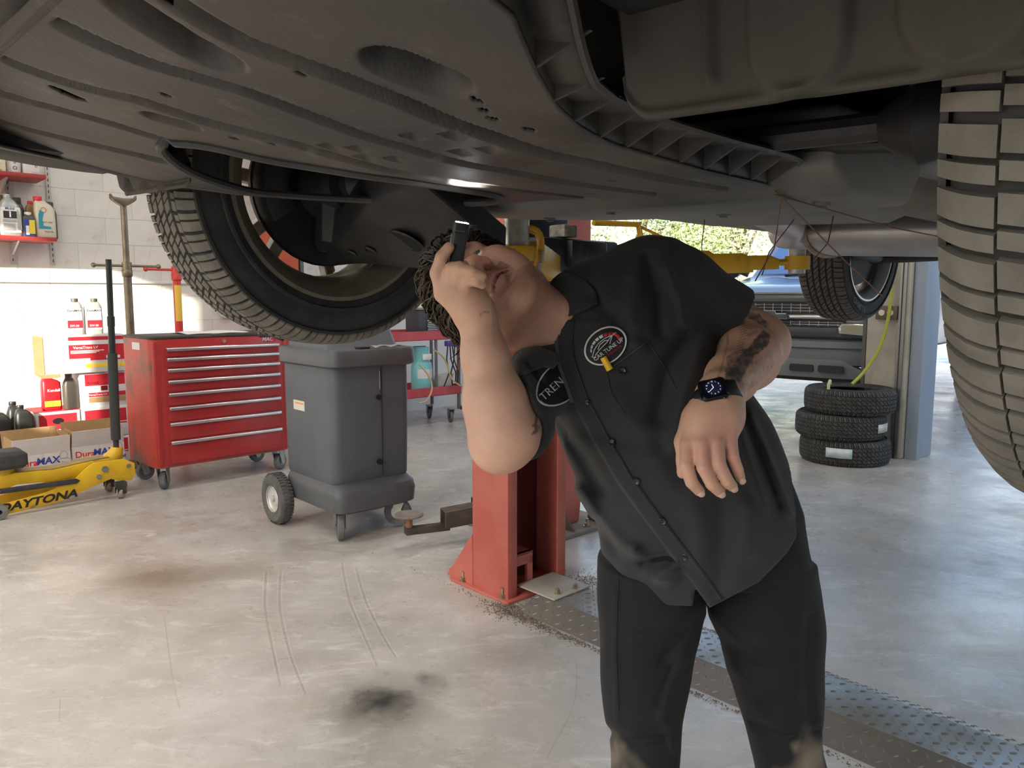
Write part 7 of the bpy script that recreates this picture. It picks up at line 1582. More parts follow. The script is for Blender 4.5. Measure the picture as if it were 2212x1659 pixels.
# eyes
EYE_W = mat('eye_white', (0.72, 0.68, 0.64), 0.25); EYE_I = mat('eye_iris', (0.07, 0.10, 0.08), 0.15)
for s in (-1, 1):
    c = hd(s*0.032, 0.007, 0.0755)-OFF; b = MB(); b.sphere(c, 0.0118, 20, 14); e = b.build('eye', EYE_W, MAN)
    g_ = (HN*0.93+HR*(-0.10)+HU*0.28).normalized(); b = MB(); b.lathe([(1e-4, 0.0121), (0.0030, 0.0119), (0.0056, 0.0106), (0.0058, 0.0100)], 18, Matrix.Translation(c) @ g_.to_track_quat('Z', 'Y').to_matrix().to_4x4()); b.build('iris', EYE_I, e)
# nails
NAIL = mat('nail', (0.66, 0.42, 0.34), 0.3)
for (a, c_) in (((1494, 1042, 1.050), (1511, 1061, 1.060)), ((1538, 1046, 1.042), (1555, 1063, 1.054)), ((1570, 1037, 1.044), (1582, 1051, 1.056)), ((1594, 1015, 1.056), (1600, 1033, 1.066))):
    A, B_ = at(*a), at(*c_); d = (B_-A).normalized(); nrm = (Vector((0, -1, -0.15))-d*Vector((0, -1, -0.15)).dot(d)).normalized(); sd_ = d.cross(nrm)
    b = MB(); b.sphere((0, 0, 0), 1.0, 14, 8, sc=(0.0052, 0.0068, 0.0022)); M_ = Matrix((sd_, d, nrm)).transposed().to_4x4(); M_.translation = B_-OFF+nrm*0.0066
    b.v = [tuple(M_ @ Vector(v)) for v in b.v]; b.build('nail', NAIL, MAN)
# ------------------------------------------------------------------ hair
HAIR_M = mat('hair_brown', (0.030, 0.018, 0.010), 0.45, col2=(0.075, 0.048, 0.028), scale=60, detail=3, spec=0.6)
def make_hair():
    R_ = random.Random(11); b = MB()
    def allowed(r, u, n):
        if u > 0.055: return n < 0.095
        if u > 0.0: return n < 0.025+u*1.2
        return n < -0.02+u*0.3 and u > -0.075
    def surf(dr, du, dn, lift):
        v = Vector((dr, du, dn)).normalized(); k = 1/sqrt((v.x/0.076)**2+(v.y/0.086)**2+(v.z/0.098)**2)
        p = v*(k+lift); return p.x, p.y+0.030, p.z-0.018
    # scalp cap (dense base)
    F = Field([HC[i]-0.19 for i in range(3)], [HC[i]+0.19 for i in range(3)], 0.0035)
    F.op(ell_(hd(0, 0.032, -0.020), (0.083*HS, 0.096*HS, 0.107*HS), HA))
    F.op(ell_(hd(0, 0.078, 0.026), (0.060, 0.030, 0.062), HA), 0.02)
    F.op(ell_(hd(0, 0.058, 0.036), (0.069*HS, 0.050*HS, 0.056*HS), HA), 0.015)
    X, Y, Z = [a.reshape(s) for a, s in zip(F.ax, ((-1, 1, 1), (1, -1, 1), (1, 1, -1)))]
    x, y, z = X-HC[0], Y-HC[1], Z-HC[2]
    rr_, uu, nn = [(A[0]*x+A[1]*y+A[2]*z)/HS for A in HA]
    hl = np.interp(uu, [-0.10, -0.06, -0.03, 0.0, 0.02, 0.05, 0.07, 0.10], [-0.06, -0.045, -0.02, 0.02, 0.05, 0.082, 0.105, 0.14])
    cut = np.maximum(nn-hl, -(uu+0.072))*HS
    F.d = np.maximum(F.d, cut)+0.0016*np.sin(rr_*220+uu*130+3*np.sin(nn*60))*np.sin(nn*160+uu*90)
    V, Q = F.mesh(1); me = to_mesh('hair', V-np.array(OFF), Q); o = obj('hair', me, HAIR_M, MAN); o['label'] = 'tousled dark brown hair'
    # locks laid over the cap, following its surface
    hb = BVHTree.FromPolygons([tuple(v) for v in V], [tuple(q) for q in Q]); nv = len(V)
    for i in range(3600):
        P0 = Vector(V[R_.randrange(nv)]); lp = (P0-HC)/HS; r, u, n = lp.dot(HR), lp.dot(HU), lp.dot(HN)
        side = u < 0.0; L_ = R_.uniform(0.030, 0.060)*(0.5 if side else 1.0); steps = 6
        dl = Vector((r*5+R_.gauss(0, 0.25), -0.35+R_.gauss(0, 0.25)+(0.6 if n > 0.03 else 0), -0.9+R_.gauss(0, 0.2))); d = (HR*dl.x+HU*dl.y+HN*dl.z).normalized()
        lift = R_.uniform(0.001, 0.007)*(0.4 if side else 1.0)+(0.010*R_.random()**2 if u > 0.02 else 0); q = P0.copy(); pts = []; ph = R_.random()*6.28; wv = R_.uniform(0.001, 0.0045)*(0.3 if side else 1); nrm = Vector((0, 0, 1))
        for k in range(steps+1):
            h = hb.find_nearest(q)
            if h[0] is None: break
            nrm = h[1]; t = k/steps; sd = d.cross(nrm)
            pts.append(h[0]+nrm*(0.0008+lift*sin(pi*min(1, t*1.05))+(0.004+0.010*(i % 5 == 0))*t*t*(0 if side else 1))+sd*wv*sin(ph+t*7.0)-OFF); dt = (d-nrm*d.dot(nrm)); q = h[0]+dt.normalized()*(L_/steps)
        if len(pts) < 7: continue
        r0 = R_.uniform(0.0012, 0.0028); b.tube(pts, [r0*0.6, r0, r0, r0*0.95, r0*0.8, r0*0.5, r0*0.15], 5, caps=False, flat=0.6)
    # loose strands over the brow and at the nape
    for (a, c_, e_) in (((0.02, 0.085, 0.075), (0.015, 0.062, 0.112), (0.012, 0.035, 0.104)), ((-0.02, 0.088, 0.078), (-0.03, 0.075, 0.118), (-0.036, 0.045, 0.104)), ((-0.035, 0.080, 0.072), (-0.055, 0.075, 0.10), (-0.062, 0.05, 0.098)), ((-0.03, 0.085, 0.07), (-0.06, 0.085, 0.088), (-0.07, 0.07, 0.088)), ((0.0, 0.09, 0.075), (0.002, 0.07, 0.116), (-0.004, 0.048, 0.11)), ((0.055, 0.05, -0.06), (0.095, 0.045, -0.075), (0.115, 0.03, -0.07)), ((0.04, 0.06, -0.08), (0.085, 0.065, -0.095), (0.11, 0.06, -0.085))):
        for j in range(7):
            jit = lambda: Vector((R_.gauss(0, 0.004), R_.gauss(0, 0.004), R_.gauss(0, 0.003))); A, C_, E_ = Vector(a)+jit(), Vector(c_)+jit()*1.4, Vector(e_)+jit()*2
            pts = [hd(*(A*(1-t)**2+C_*2*t*(1-t)+E_*t*t))-OFF for t in np.linspace(0, 1, 8)]; r0 = R_.uniform(0.0006, 0.0014); b.tube(pts, [r0]*5+[r0*0.8, r0*0.5, r0*0.2], 4, caps=False)
    lk = b.build('locks', HAIR_M, o, smooth=60); lk['kind'] = 'stuff'
make_hair()
# ------------------------------------------------------------------ shirt
SHIRT_M = mat('shirt_charcoal', (0.0185, 0.018, 0.0185), 0.85, col2=(0.023, 0.022, 0.022), scale=30, sheen=0.10, bump=0.12, bscale=900)
SHIRT_IN = mat('shirt_lining', (0.055, 0.052, 0.052), 0.85, sheen=0.1)
TROU_M = mat('trousers_black', (0.0075, 0.0078, 0.009), 0.8, sheen=0.04, spec=0.25, bump=0.12, bscale=800, col2=(0.011, 0.011, 0.012), scale=8)
HEM = [(1240, 1110), (1288, 1180), (1310, 1207), (1345, 1246), (1400, 1288), (1430, 1307), (1497, 1309), (1501, 1266), (1533, 1313), (1640, 1257), (1700, 1195), (1738, 1128), (1800, 1020)]
EDGE = [(1206, 690), (1203, 740), (1208, 785), (1237, 869), (1285, 959), (1335, 1045), (1388, 1118), (1440, 1187), (1498, 1262), (1533, 1312)]
FOLDS = [  # (line in the photo, crest or valley in m, width px)
    ([(1400, 560), (1420, 640), (1425, 720)], -0.012, 16), ([(1440, 580), (1470, 650), (1480, 700)], 0.010, 14), ([(1370, 600), (1360, 690), (1380, 740)], 0.009, 18), ([(1280, 640), (1330, 690), (1400, 740)], -0.007, 16),
    ([(1480, 720), (1440, 800), (1420, 900)], -0.010, 18), ([(1520, 740), (1480, 850), (1455, 960)], 0.009, 18), ([(1600, 880), (1640, 980), (1685, 1090)], -0.0055, 11), ([(1622, 900), (1664, 1000), (1706, 1110)], 0.005, 9), ([(1590, 900), (1618, 1000), (1655, 1100)], 0.006, 12), ([(1640, 960), (1672, 1060)], -0.003, 7),
    ([(1200, 900), (1260, 990), (1300, 1060)], -0.008, 16), ([(1250, 1060), (1300, 1130), (1360, 1200)], 0.010, 16), ([(1290, 1130), (1340, 1190), (1420, 1240)], -0.010, 14), ([(1370, 1190), (1400, 1230), (1440, 1250)], 0.014, 16), ([(1390, 1215), (1440, 1205), (1465, 1215)], -0.014, 10), ([(1420, 1250), (1450, 1240), (1465, 1225)], 0.012, 10),
    ([(1330, 860), (1400, 960), (1470, 1080)], 0.006, 30), ([(1560, 1080), (1560, 1180), (1545, 1280)], -0.006, 24), ([(1620, 1100), (1620, 1190)], 0.006, 22), ([(1500, 1050), (1510, 1150), (1520, 1230)], 0.006, 24), ([(1240, 920), (1330, 950), (1420, 960)], -0.005, 20), ([(1120, 800), (1150, 850), (1160, 890)], 0.008, 8), ([(1105, 790), (1130, 840)], -0.008, 7), ([(1140, 790), (1170, 830)], -0.006, 8)]
def build_shirt():
    F = Field((-0.03, 1.08, 0.62), (0.46, 1.46, 1.33), 0.0033)
    rows = [(1330, 1400, 1640, 1.30, 0.120), (1290, 1370, 1660, 1.30, 0.128), (1250, 1325, 1690, 1.30, 0.134), (1200, 1300, 1722, 1.30, 0.138), (1150, 1291, 1733, 1.30, 0.140), (1100, 1278, 1727, 1.30, 0.140), (1050, 1254, 1713, 1.30, 0.138), (1000, 1228, 1697, 1.30, 0.135), (950, 1205, 1678, 1.30, 0.130), (900, 1185, 1655, 1.30, 0.126), (850, 1165, 1620, 1.30, 0.122), (800, 1158, 1585, 1.30, 0.116), (750, 1168, 1550, 1.30, 0.108), (700, 1182, 1520, 1.305, 0.098), (660, 1182, 1500, 1.305, 0.086), (620, 1178, 1480, 1.31, 0.072), (585, 1205, 1465, 1.31, 0.056), (555, 1275, 1455, 1.315, 0.040), (530, 1345, 1430, 1.32, 0.022)]
    F.op(column_(rows, 2.25))
    # sleeves: cut square at the mouth and hollow there for the arm
    def sleeve(a, e, r0, r1, S_, E_, tcut, rin):
        c1 = cap_(a, e, r0, r1); d_ = V3((E_-S_).normalized()); c_ = V3(S_+(E_-S_)*tcut); h1 = cap_(S_+(E_-S_)*(tcut-0.08), E_, rin)
        def fn(X, Y, Z):
            pl_ = (X-c_[0])*d_[0]+(Y-c_[1])*d_[1]+(Z-c_[2])*d_[2]
            return np.maximum(np.maximum(c1[0](X, Y, Z), pl_), -h1[0](X, Y, Z))
        return fn, c1[1], c1[2]
    F.op(cap_(at(1400, 585, 1.32), at(1470, 610, 1.315), 0.048, 0.056), 0.04)
    F.op(sleeve(at(1425, 605, 1.315), SH_L+(EL_L-SH_L)*0.70, 0.067, 0.071, SH_L, EL_L, 0.62, 0.0560), 0.03)
    F.op(sleeve(at(1190, 795, 1.30), SH_R+(EL_R-SH_R)*0.98, 0.062, 0.062, SH_R, EL_R, 0.86, 0.0515), 0.025)
    F.op(cap_(at(1150, 684, 1.255), at(1070, 662, 1.25), 0.050, 0.064), 0.008, 'cut')
    X, Y, Z = F.ax[0][:, None, None], F.ax[1][None, :, None], F.ax[2][None, None, :]
    near = np.argwhere(np.abs(F.d) < 0.03); 
    P = np.stack([F.ax[0][near[:, 0]], F.ax[1][near[:, 1]], F.ax[2][near[:, 2]]], 1); px, py = PX(P[:, 0], P[:, 1], P[:, 2]); dv = F.d[near[:, 0], near[:, 1], near[:, 2]]
    front = np.clip((1.33-P[:, 1])/0.05, 0, 1)
    for ln, amp, w_ in FOLDS: dv = dv-1.5*front*amp*np.exp(-(pdist(px, py, ln)/w_)**2)
    q = P.copy(); q[:, 2] *= 0.6
    dv = dv-0.0035*vnoise(q, 38, 2)-0.0018*vnoise(q, 85, 3)
    # the front panel laps over the other: step along its edge
    ex, ey = np.array([e[0] for e in EDGE]), np.array([e[1] for e in EDGE]); side = px-np.interp(py, ey, ex)
    lap = np.clip(side/5+0.5, 0, 1)*(py > 690)*(py < 1330)*(P[:, 1] < 1.27)
    dv = dv-0.0045*lap*np.clip(1-side/260, 0, 1)
    hx, hy = np.array([h[0] for h in HEM]), np.array([h[1] for h in HEM])
    hem = (py-np.interp(px, hx, hy))/1290
    dv = np.where(P[:, 2] < 0.98, np.maximum(dv, hem), dv)
    F.d[near[:, 0], near[:, 1], near[:, 2]] = dv
    far_ = np.argwhere(F.d < -0.029)
    P = np.stack([F.ax[0][far_[:, 0]], F.ax[1][far_[:, 1]], F.ax[2][far_[:, 2]]], 1); px, py = PX(P[:, 0], P[:, 1], P[:, 2]); hem = (py-np.interp(px, hx, hy))/1290
    k = P[:, 2] < 0.98; F.d[far_[k, 0], far_[k, 1], far_[k, 2]] = np.maximum(F.d[far_[k, 0], far_[k, 1], far_[k, 2]], hem[k])
    return F.mesh(2)
SV_, SQ_ = build_shirt()
shirt = obj('shirt', to_mesh('shirt', SV_-np.array(OFF), SQ_), SHIRT_M, MAN); shirt['label'] = 'charcoal short-sleeved work shirt'
SH_BVH = BVHTree.FromPolygons([tuple(v) for v in SV_], [tuple(q) for q in SQ_])
def on_shirt(px, py, off=0.002, bvh=None):
    d = ray(px, py).normalized(); hit = (bvh or SH_BVH).ray_cast(Vector((0, 0, EYE)), d)
    if hit[0] is None: return None
    return hit[0]-d*off
def decal(name, V2, Fs, m, parent, off, bvh=None, thick=0.0008):
    """lay flat artwork (photo pixels) on the cloth."""
    P = [on_shirt(x, y, off, bvh) for x, y in V2]
    good = [p is not None for p in P]; mp = {}; VV = []
    for i, p in enumerate(P):
        if p is not None: mp[i] = len(VV); VV.append(p-OFF)
    FF = [tuple(mp[i] for i in f) for f in Fs if all(good[i] for i in f)]
    b = MB(); b.add(VV, FF); o = b.build(name, m, parent, smooth=60); so = o.modifiers.new('thickness', 'SOLIDIFY'); so.thickness = thick; so.offset = 0; return o
def disc2(cx, cy, a, b_, ang, rings=8, n=40, r0=0.0):
    V = []; Fs = []
    for i in range(rings+1):
        t = r0+(1-r0)*i/rings
        for j in range(n):
            w = 2*pi*j/n; x, y = a*t*cos(w), b_*t*sin(w); V.append((cx+x*cos(ang)-y*sin(ang), cy+x*sin(ang)+y*cos(ang)))
    for i in range(rings):
        for j in range(n): Fs.append((i*n+j, i*n+(j+1) % n, (i+1)*n+(j+1) % n, (i+1)*n+j))
    return V, Fs
def strip2(line, w0, w1=None, sub=10):
    """ribbon along a pixel polyline, from offset w0 to w1 to its right."""
    P = []
    for (x0, y0), (x1, y1) in zip(line[:-1], line[1:]):
        for k in range(sub): P.append((x0+(x1-x0)*k/sub, y0+(y1-y0)*k/sub))
    P.append(line[-1]); V = []; Fs = []
    for i, (x, y) in enumerate(P):
        a, c = P[max(i-1, 0)], P[min(i+1, len(P)-1)]; dx, dy = c[0]-a[0], c[1]-a[1]; L = sqrt(dx*dx+dy*dy)+1e-9; nx, ny = dy/L*-1, dx/L
        nx, ny = -nx, -ny
        for k in range(5): w = w0+(w1-w0)*k/4; V.append((x+nx*w, y+ny*w))
        if i:
            for k in range(4): Fs.append(((i-1)*5+k, (i-1)*5+k+1, i*5+k+1, i*5+k))
    return V, Fs
def text2(s, size, cx, cy, ang, shear=0.0, bold=0.02, wide=1.0, cut=None):
    V, Fs = text_geo(s, size, shear, bold); ca, sa = cos(ang), sin(ang)
    return [(cx+(x*wide)*ca+y*sa, cy+(x*wide)*sa-y*ca) for x, y, z in V], Fs
# placket edge, buttons
V2, F2 = strip2(EDGE, 0, 34); decal('placket', V2, F2, SHIRT_M, shirt, 0.0022, thick=0.0016)
V2, F2 = strip2([(x+31, y-4) for x, y in EDGE[2:]], 0, 1.2); decal('placket_stitching', V2, F2, SHIRT_IN, shirt, 0.0034, thick=0.0004)
V2, F2 = strip2(EDGE[:4], -5, 3); decal('placket_fold', V2, F2, SHIRT_IN, shirt, 0.0035, thick=0.0012)
BTN = mat('button_black', (0.015, 0.015, 0.016), 0.25)
for (x, y) in ((1268, 869), (1322, 956), (1375, 1040), (1431, 1126), (1478, 1203), (1344, 802)):
    p = on_shirt(x, y, 0.003); h = SH_BVH.find_nearest(p); n_ = h[1]
    M_ = Matrix.Translation(p-OFF) @ n_.to_track_quat('Z', 'Y').to_matrix().to_4x4(); b = MB(); b.lathe([(1e-4, 0.0012), (0.003, 0.0014), (0.0048, 0.0024), (0.0056, 0.0018), (0.0056, -0.001), (1e-4, -0.001)], 20, M_)
    for a in range(4): b.cyl(M_ @ Vector((0.0013*cos(a*1.57+.78), 0.0013*sin(a*1.57+.78), 0.0011)), M_ @ Vector((0.0013*cos(a*1.57+.78), 0.0013*sin(a*1.57+.78), 0.0018)), 0.0006, n=6)
    b.build('button', BTN, shirt)
# round breast patch: black oval, white edge, tachometer arc, car outline, lettering
PB = mat('patch_black', (0.006, 0.006, 0.007), 0.7); PW = mat('patch_white_thread', (0.62, 0.61, 0.60), 0.6); PR = mat('patch_red_thread', (0.48, 0.02, 0.03), 0.6)
cx_, cy_, an = 1308, 747, radians(-36)
V2, F2 = disc2(cx_, cy_, 49, 37, an); patch = decal('breast_patch', V2, F2, PB, shirt, 0.0028, thick=0.0016)
V2, F2 = disc2(cx_, cy_, 50, 38, an, 2, 56, 0.92); decal('patch_border', V2, F2, PW, patch, 0.0042, thick=0.0008)
def pl(u, v): return (cx_+u*cos(an)-v*sin(an), cy_+u*sin(an)+v*cos(an))
arcs = []
for i in range(7):
    a0 = radians(196+i*18.5); a1 = a0+radians(15); wd = 3+i*0.9; n = 5; V2 = []
    for k in range(n+1):
        a = a0+(a1-a0)*k/n; ro = 1.0; V2 += [pl(36*cos(a)*ro, 25*sin(a)*ro), pl((36-wd)*cos(a), (25-wd)*sin(a))]
    decal('gauge_segment', V2, [(2*k, 2*k+1, 2*k+3, 2*k+2) for k in range(n)], PW if i < 5 else PR, patch, 0.0042)
rd = [pl(u, v) for u, v in ((27, -17), (35, -10), (38, 0), (36, 10), (30, 15), (30, 6), (31, -2), (27, -9))]
decal('gauge_red_zone', rd, [(0, 1, 7), (1, 2, 6, 7), (2, 3, 5, 6), (3, 4, 5)], PR, patch, 0.0042)
for ln in ([(-36, 2), (-25, -7), (-10, -13), (8, -14), (24, -10), (36, -10)], [(-30, 4), (-14, -1), (6, -4), (24, -10)], [(-18, -3), (-9, -9), (6, -10), (12, -6)], [(10, 2), (18, -4), (26, -10)], [(-36, 6), (-31, 9)], [(-38, 1), (-36, 6)]):
    V2, F2 = strip2([pl(u, v) for u, v in ln], -0.7, 0.8, 3); decal('car_outline', V2, F2, PW, patch, 0.0044)
V2, F2 = text2('CAR TUNE UP', 12.5, *pl(1, 10), an, bold=0.01, wide=0.98); decal('patch_lettering', V2, F2, PW, patch, 0.0046)
V2, F2 = text2('SARASOTA', 8, *pl(10, 20), an, bold=0.0, wide=0.9); decal('patch_lettering', V2, F2, PR, patch, 0.0046)
# name patch on the other side, running under the overlapping front
def clip_edge(V2, F2, m=-2):
    ex, ey = [e[0] for e in EDGE], [e[1] for e in EDGE]
    ok = [x < np.interp(y, ey, ex)+m for x, y in V2]; return V2, [f for f in F2 if all(ok[i] for i in f)]
cx2, cy2, an2 = 1212, 826, radians(-42)
V2, F2 = clip_edge(*disc2(cx2, cy2, 62, 40, an2, 12, 64)); np_ = decal('name_patch', V2, F2, PB, shirt, 0.0022, thick=0.0014)
V2, F2 = clip_edge(*disc2(cx2, cy2, 63, 41, an2, 2, 72, 0.93)); decal('patch_border', V2, F2, PW, np_, 0.0034)
V2, F2 = clip_edge(*text2('TRENTON', 25, 1213, 822, an2, bold=0.0, wide=1.0), m=0); decal('patch_lettering', V2, F2, PW, np_, 0.0036)
# breast pocket edge
V2, F2 = strip2([(1308, 802), (1340, 782), (1372, 758), (1400, 738)], 0, 2.2); decal('pocket_edge', V2, F2, SHIRT_IN, shirt, 0.0016, thick=0.001)
for ln in ([(1310, 803), (1320, 850), (1350, 895)], [(1400, 738), (1440, 800), (1460, 840)]):
    V2, F2 = strip2(ln, 0, 1.4); decal('pocket_seam', V2, F2, SHIRT_M, shirt, 0.0014, thick=0.001)
# collar: stand round the neck plus two turned-down leaves
def collar():
    leaf = [(1156, 594), (1174, 612), (1188, 638), (1197, 662), (1206, 690), (1245, 678), (1292, 656), (1286, 628), (1262, 604), (1222, 590), (1186, 588)]
    def leafmesh(poly, name, off, m):
        n = len(poly); cx__ = sum(p[0] for p in poly)/n; cy__ = sum(p[1] for p in poly)/n; V2 = []; R = 8; P = []
        for i in range(n):
            for k in range(4): t = k/4; P.append((poly[i][0]*(1-t)+poly[(i+1) % n][0]*t, poly[i][1]*(1-t)+poly[(i+1) % n][1]*t))
        N_ = len(P)
        for r in range(R+1):
            t = r/R
            for (x, y) in P: V2.append((cx__+(x-cx__)*max(t, 0.02), cy__+(y-cy__)*max(t, 0.02)))
        F2 = [(r*N_+j, r*N_+(j+1) % N_, (r+1)*N_+(j+1) % N_, (r+1)*N_+j) for r in range(R) for j in range(N_)]
        return decal(name, V2, F2, m, shirt, off, thick=0.003)
    leafmesh(leaf, 'collar_leaf', 0.008, SHIRT_M)
    leafmesh([(1090, 740), (1122, 738), (1162, 748), (1203, 764), (1207, 784), (1196, 796), (1172, 792), (1140, 806), (1112, 812), (1098, 778)], 'collar_leaf', 0.006, SHIRT_IN)
collar()
# ------------------------------------------------------------------ trousers
def build_trousers():
    F = Field((0.06, 1.13, 0.03), (0.56, 1.46, 0.92), 0.0042)
    F.op(column_([(1010, 1300, 1690, 1.30, 0.105), (1100, 1300, 1725, 1.30, 0.122), (1180, 1302, 1738, 1.30, 0.120), (1210, 1298, 1746, 1.30, 0.112), (1235, 1305, 1740, 1.30, 0.098)], 2.3))
    R_ = [(1210, 1300, 1500, 1.29, 0.10), (1250, 1293, 1522, 1.29, 0.108), (1300, 1290, 1518, 1.285, 0.108), (1350, 1294, 1507, 1.28, 0.105), (1400, 1297, 1492, 1.275, 0.102), (1450, 1298, 1488, 1.272, 0.098), (1500, 1301, 1480, 1.27, 0.094), (1550, 1308, 1468, 1.27, 0.090), (1600, 1318, 1463, 1.27, 0.086), (1659, 1322, 1463, 1.275, 0.082), (1800, 1328, 1458, 1.29, 0.078), (2000, 1336, 1450, 1.30, 0.07), (2180, 1340, 1450, 1.31, 0.07)]
    L_ = [(1210, 1530, 1752, 1.31, 0.10), (1250, 1517, 1763, 1.31, 0.108), (1300, 1524, 1769, 1.31, 0.108), (1350, 1545, 1773, 1.308, 0.105), (1400, 1560, 1772, 1.306, 0.102), (1450, 1575, 1770, 1.304, 0.098), (1500, 1590, 1768, 1.302, 0.094), (1550, 1605, 1766, 1.30, 0.090), (1600, 1621, 1767, 1.30, 0.086), (1659, 1634, 1779, 1.30, 0.082), (1800, 1645, 1778, 1.31, 0.078), (2000, 1655, 1772, 1.32, 0.07), (2170, 1655, 1770, 1.33, 0.07)]
    F.op(column_(R_, 2.15), 0.012); F.op(column_(L_, 2.15), 0.012)
    near = np.argwhere(np.abs(F.d) < 0.03); P = np.stack([F.ax[0][near[:, 0]], F.ax[1][near[:, 1]], F.ax[2][near[:, 2]]], 1); px, py = PX(P[:, 0], P[:, 1], P[:, 2]); dv = F.d[near[:, 0], near[:, 1], near[:, 2]]
    front = np.clip((1.36-P[:, 1])/0.06, 0, 1)
    for ln, amp, w_ in (([(1490, 1330), (1420, 1370), (1370, 1380)], 0.007, 12), ([(1480, 1360), (1430, 1430)], -0.007, 12), ([(1475, 1420), (1440, 1500), (1430, 1560)], 0.007, 12), ([(1455, 1440), (1425, 1520)], -0.006, 10), ([(1540, 1330), (1590, 1380), (1640, 1400)], 0.007, 14), ([(1560, 1380), (1640, 1440), (1700, 1450)], -0.006, 14), ([(1580, 1440), (1650, 1490), (1720, 1500)], 0.006, 14), ([(1750, 1330), (1740, 1450), (1752, 1560)], -0.008, 12), ([(1332, 1280), (1330, 1420), (1334, 1560)], 0.004, 7), ([(1320, 1580), (1370, 1600), (1440, 1590)], -0.008, 12), ([(1630, 1560), (1690, 1590), (1760, 1580)], -0.008, 12), ([(1740, 1570), (1720, 1620)], 0.008, 10), ([(1440, 1560), (1455, 1620)], 0.006, 8)):
        dv = dv-front*amp*np.exp(-(pdist(px, py, ln)/w_)**2)
    dv = dv-0.003*vnoise(P, 34, 9)-0.0016*vnoise(P, 80, 10); F.d[near[:, 0], near[:, 1], near[:, 2]] = dv
    return F.mesh(2)
TV, TQ = build_trousers()
def trouser_mat():
    m = TROU_M.copy(); m.name = 'trousers_black_muddy_knees'; nt = m.node_tree; N = nt.nodes; L = nt.links; b = N['Principled BSDF']; src = b.inputs['Base Color'].links[0].from_socket
    a = N.new('ShaderNodeAttribute'); a.attribute_name = 'mud'; mx = N.new('ShaderNodeMix'); mx.data_type = 'RGBA'; mx.inputs['B'].default_value = (0.20, 0.165, 0.12, 1); L.new(src, mx.inputs['A']); L.new(a.outputs['Fac'], mx.inputs['Factor']); L.new(mx.outputs['Result'], b.inputs['Base Color']); return m
me = to_mesh('trousers', TV-np.array(OFF), TQ); px, py = PX(TV[:, 0], TV[:, 1], TV[:, 2]); nz = vnoise(TV, 90, 21)+0.7*vnoise(TV, 200, 22)
mud = np.zeros(len(TV))
for cx__, cy__, a, b_ in ((1325, 1635, 22, 45), (1750, 1640, 42, 52), (1335, 1700, 60, 60), (1740, 1710, 60, 60)): mud = np.maximum(mud, np.clip(1.25-np.sqrt(((px-cx__)/a)**2+((py-cy__)/b_)**2)+0.45*nz, 0, 1)*(TV[:, 1] < 1.30))
aa = me.attributes.new('mud', 'FLOAT', 'POINT'); aa.data.foreach_set('value', (mud*0.8).astype(np.float32))
tr = obj('trousers', me, trouser_mat(), MAN); tr['label'] = 'black work trousers with muddy knees'
TR_BVH = BVHTree.FromPolygons([tuple(v) for v in TV], [tuple(q) for q in TQ])
V2, F2 = strip2([(1336, 1250), (1332, 1330), (1331, 1420), (1336, 1540)], 0, 1.6); decal('crease', V2, F2, TROU_M, tr, 0.001, TR_BVH, 0.001)
# boots
BOOT = mat('boot_brown', (0.06, 0.04, 0.028), 0.6, col2=(0.10, 0.07, 0.05), scale=12)
for (x, Y) in ((at(1395, 1400, 1.30).x+0.0, 1.30), (at(1712, 1400, 1.32).x, 1.32)):
    c = Vector((x, Y, 0))-OFF; b = MB()
    b.loft([[(c.x+hw_*cos(a), c.y+yc+hl*sin(a), z_) for a in np.linspace(0, 2*pi, 20, endpoint=False)] for z_, hw_, hl, yc in ((0.0, 0.048, 0.145, -0.06), (0.03, 0.050, 0.148, -0.06), (0.06, 0.048, 0.135, -0.05), (0.09, 0.045, 0.10, -0.02), (0.13, 0.045, 0.065, 0.01), (0.20, 0.046, 0.06, 0.015))]); b.build('boot', BOOT, MAN, smooth=60)
# ------------------------------------------------------------------ things he carries
# slim black flashlight held upright
FL = mat('torch_black', (0.012, 0.012, 0.013), 0.4); t0, t1 = at(983, 578, 1.118), at(997, 490, 1.122); ax = (t1-t0).normalized(); sd_ = Vector((1, 0, 0)); sd_ = (sd_-ax*sd_.dot(ax)).normalized(); fr_ = ax.cross(sd_)
FT = thing('flashlight', 'slim black flashlight held up in the mechanic\'s raised hand', 'flashlight', t0)
M_ = Matrix((sd_, fr_, ax)).transposed().to_4x4(); Lf = (t1-t0).length
b = MB(); b.loft([[M_ @ Vector((x, y, z_)) for x, y in rrect(-w_, w_, -d_, d_, min(w_, d_)*0.5, 3)] for z_, w_, d_ in ((-0.006, 0.0085, 0.006), (0.0, 0.0105, 0.0075), (Lf*0.8, 0.0105, 0.0075), (Lf*0.84, 0.0118, 0.0095), (Lf+0.004, 0.0118, 0.0095))]); b.build('body', FL, FT, smooth=40)
b = MB(); b.loft([[M_ @ Vector((x, y, z_)) for x, y in rrect(-0.0095, 0.0095, -0.0075, 0.0075, 0.0035, 3)] for z_ in (Lf+0.002, Lf+0.006)]); b.build('lens', mat('torch_lens', (1, 1, 1), 0.3, emit=(0.95, 0.98, 1.0), estr=25.0), FT)
b = MB(); b.cyl(M_ @ Vector((-0.0118, -0.002, 0.0)), M_ @ Vector((-0.0118, -0.002, Lf*0.8)), 0.0012, n=6); b.build('pocket_clip', CHROME, FT)
b = MB(); b.box(-0.007, 0.007, -0.0112, -0.009, Lf*0.86, Lf*0.875, M_); b.build('head_groove', mat('torch_grey', (0.08, 0.08, 0.085), 0.4), FT)
lp_ = bpy.data.lights.new('torch', 'SPOT'); lp_.energy = 4.0; lp_.spot_size = radians(70); lp_.spot_blend = 0.7; lp_.color = (0.92, 0.96, 1.0); lp_.shadow_soft_size = 0.006
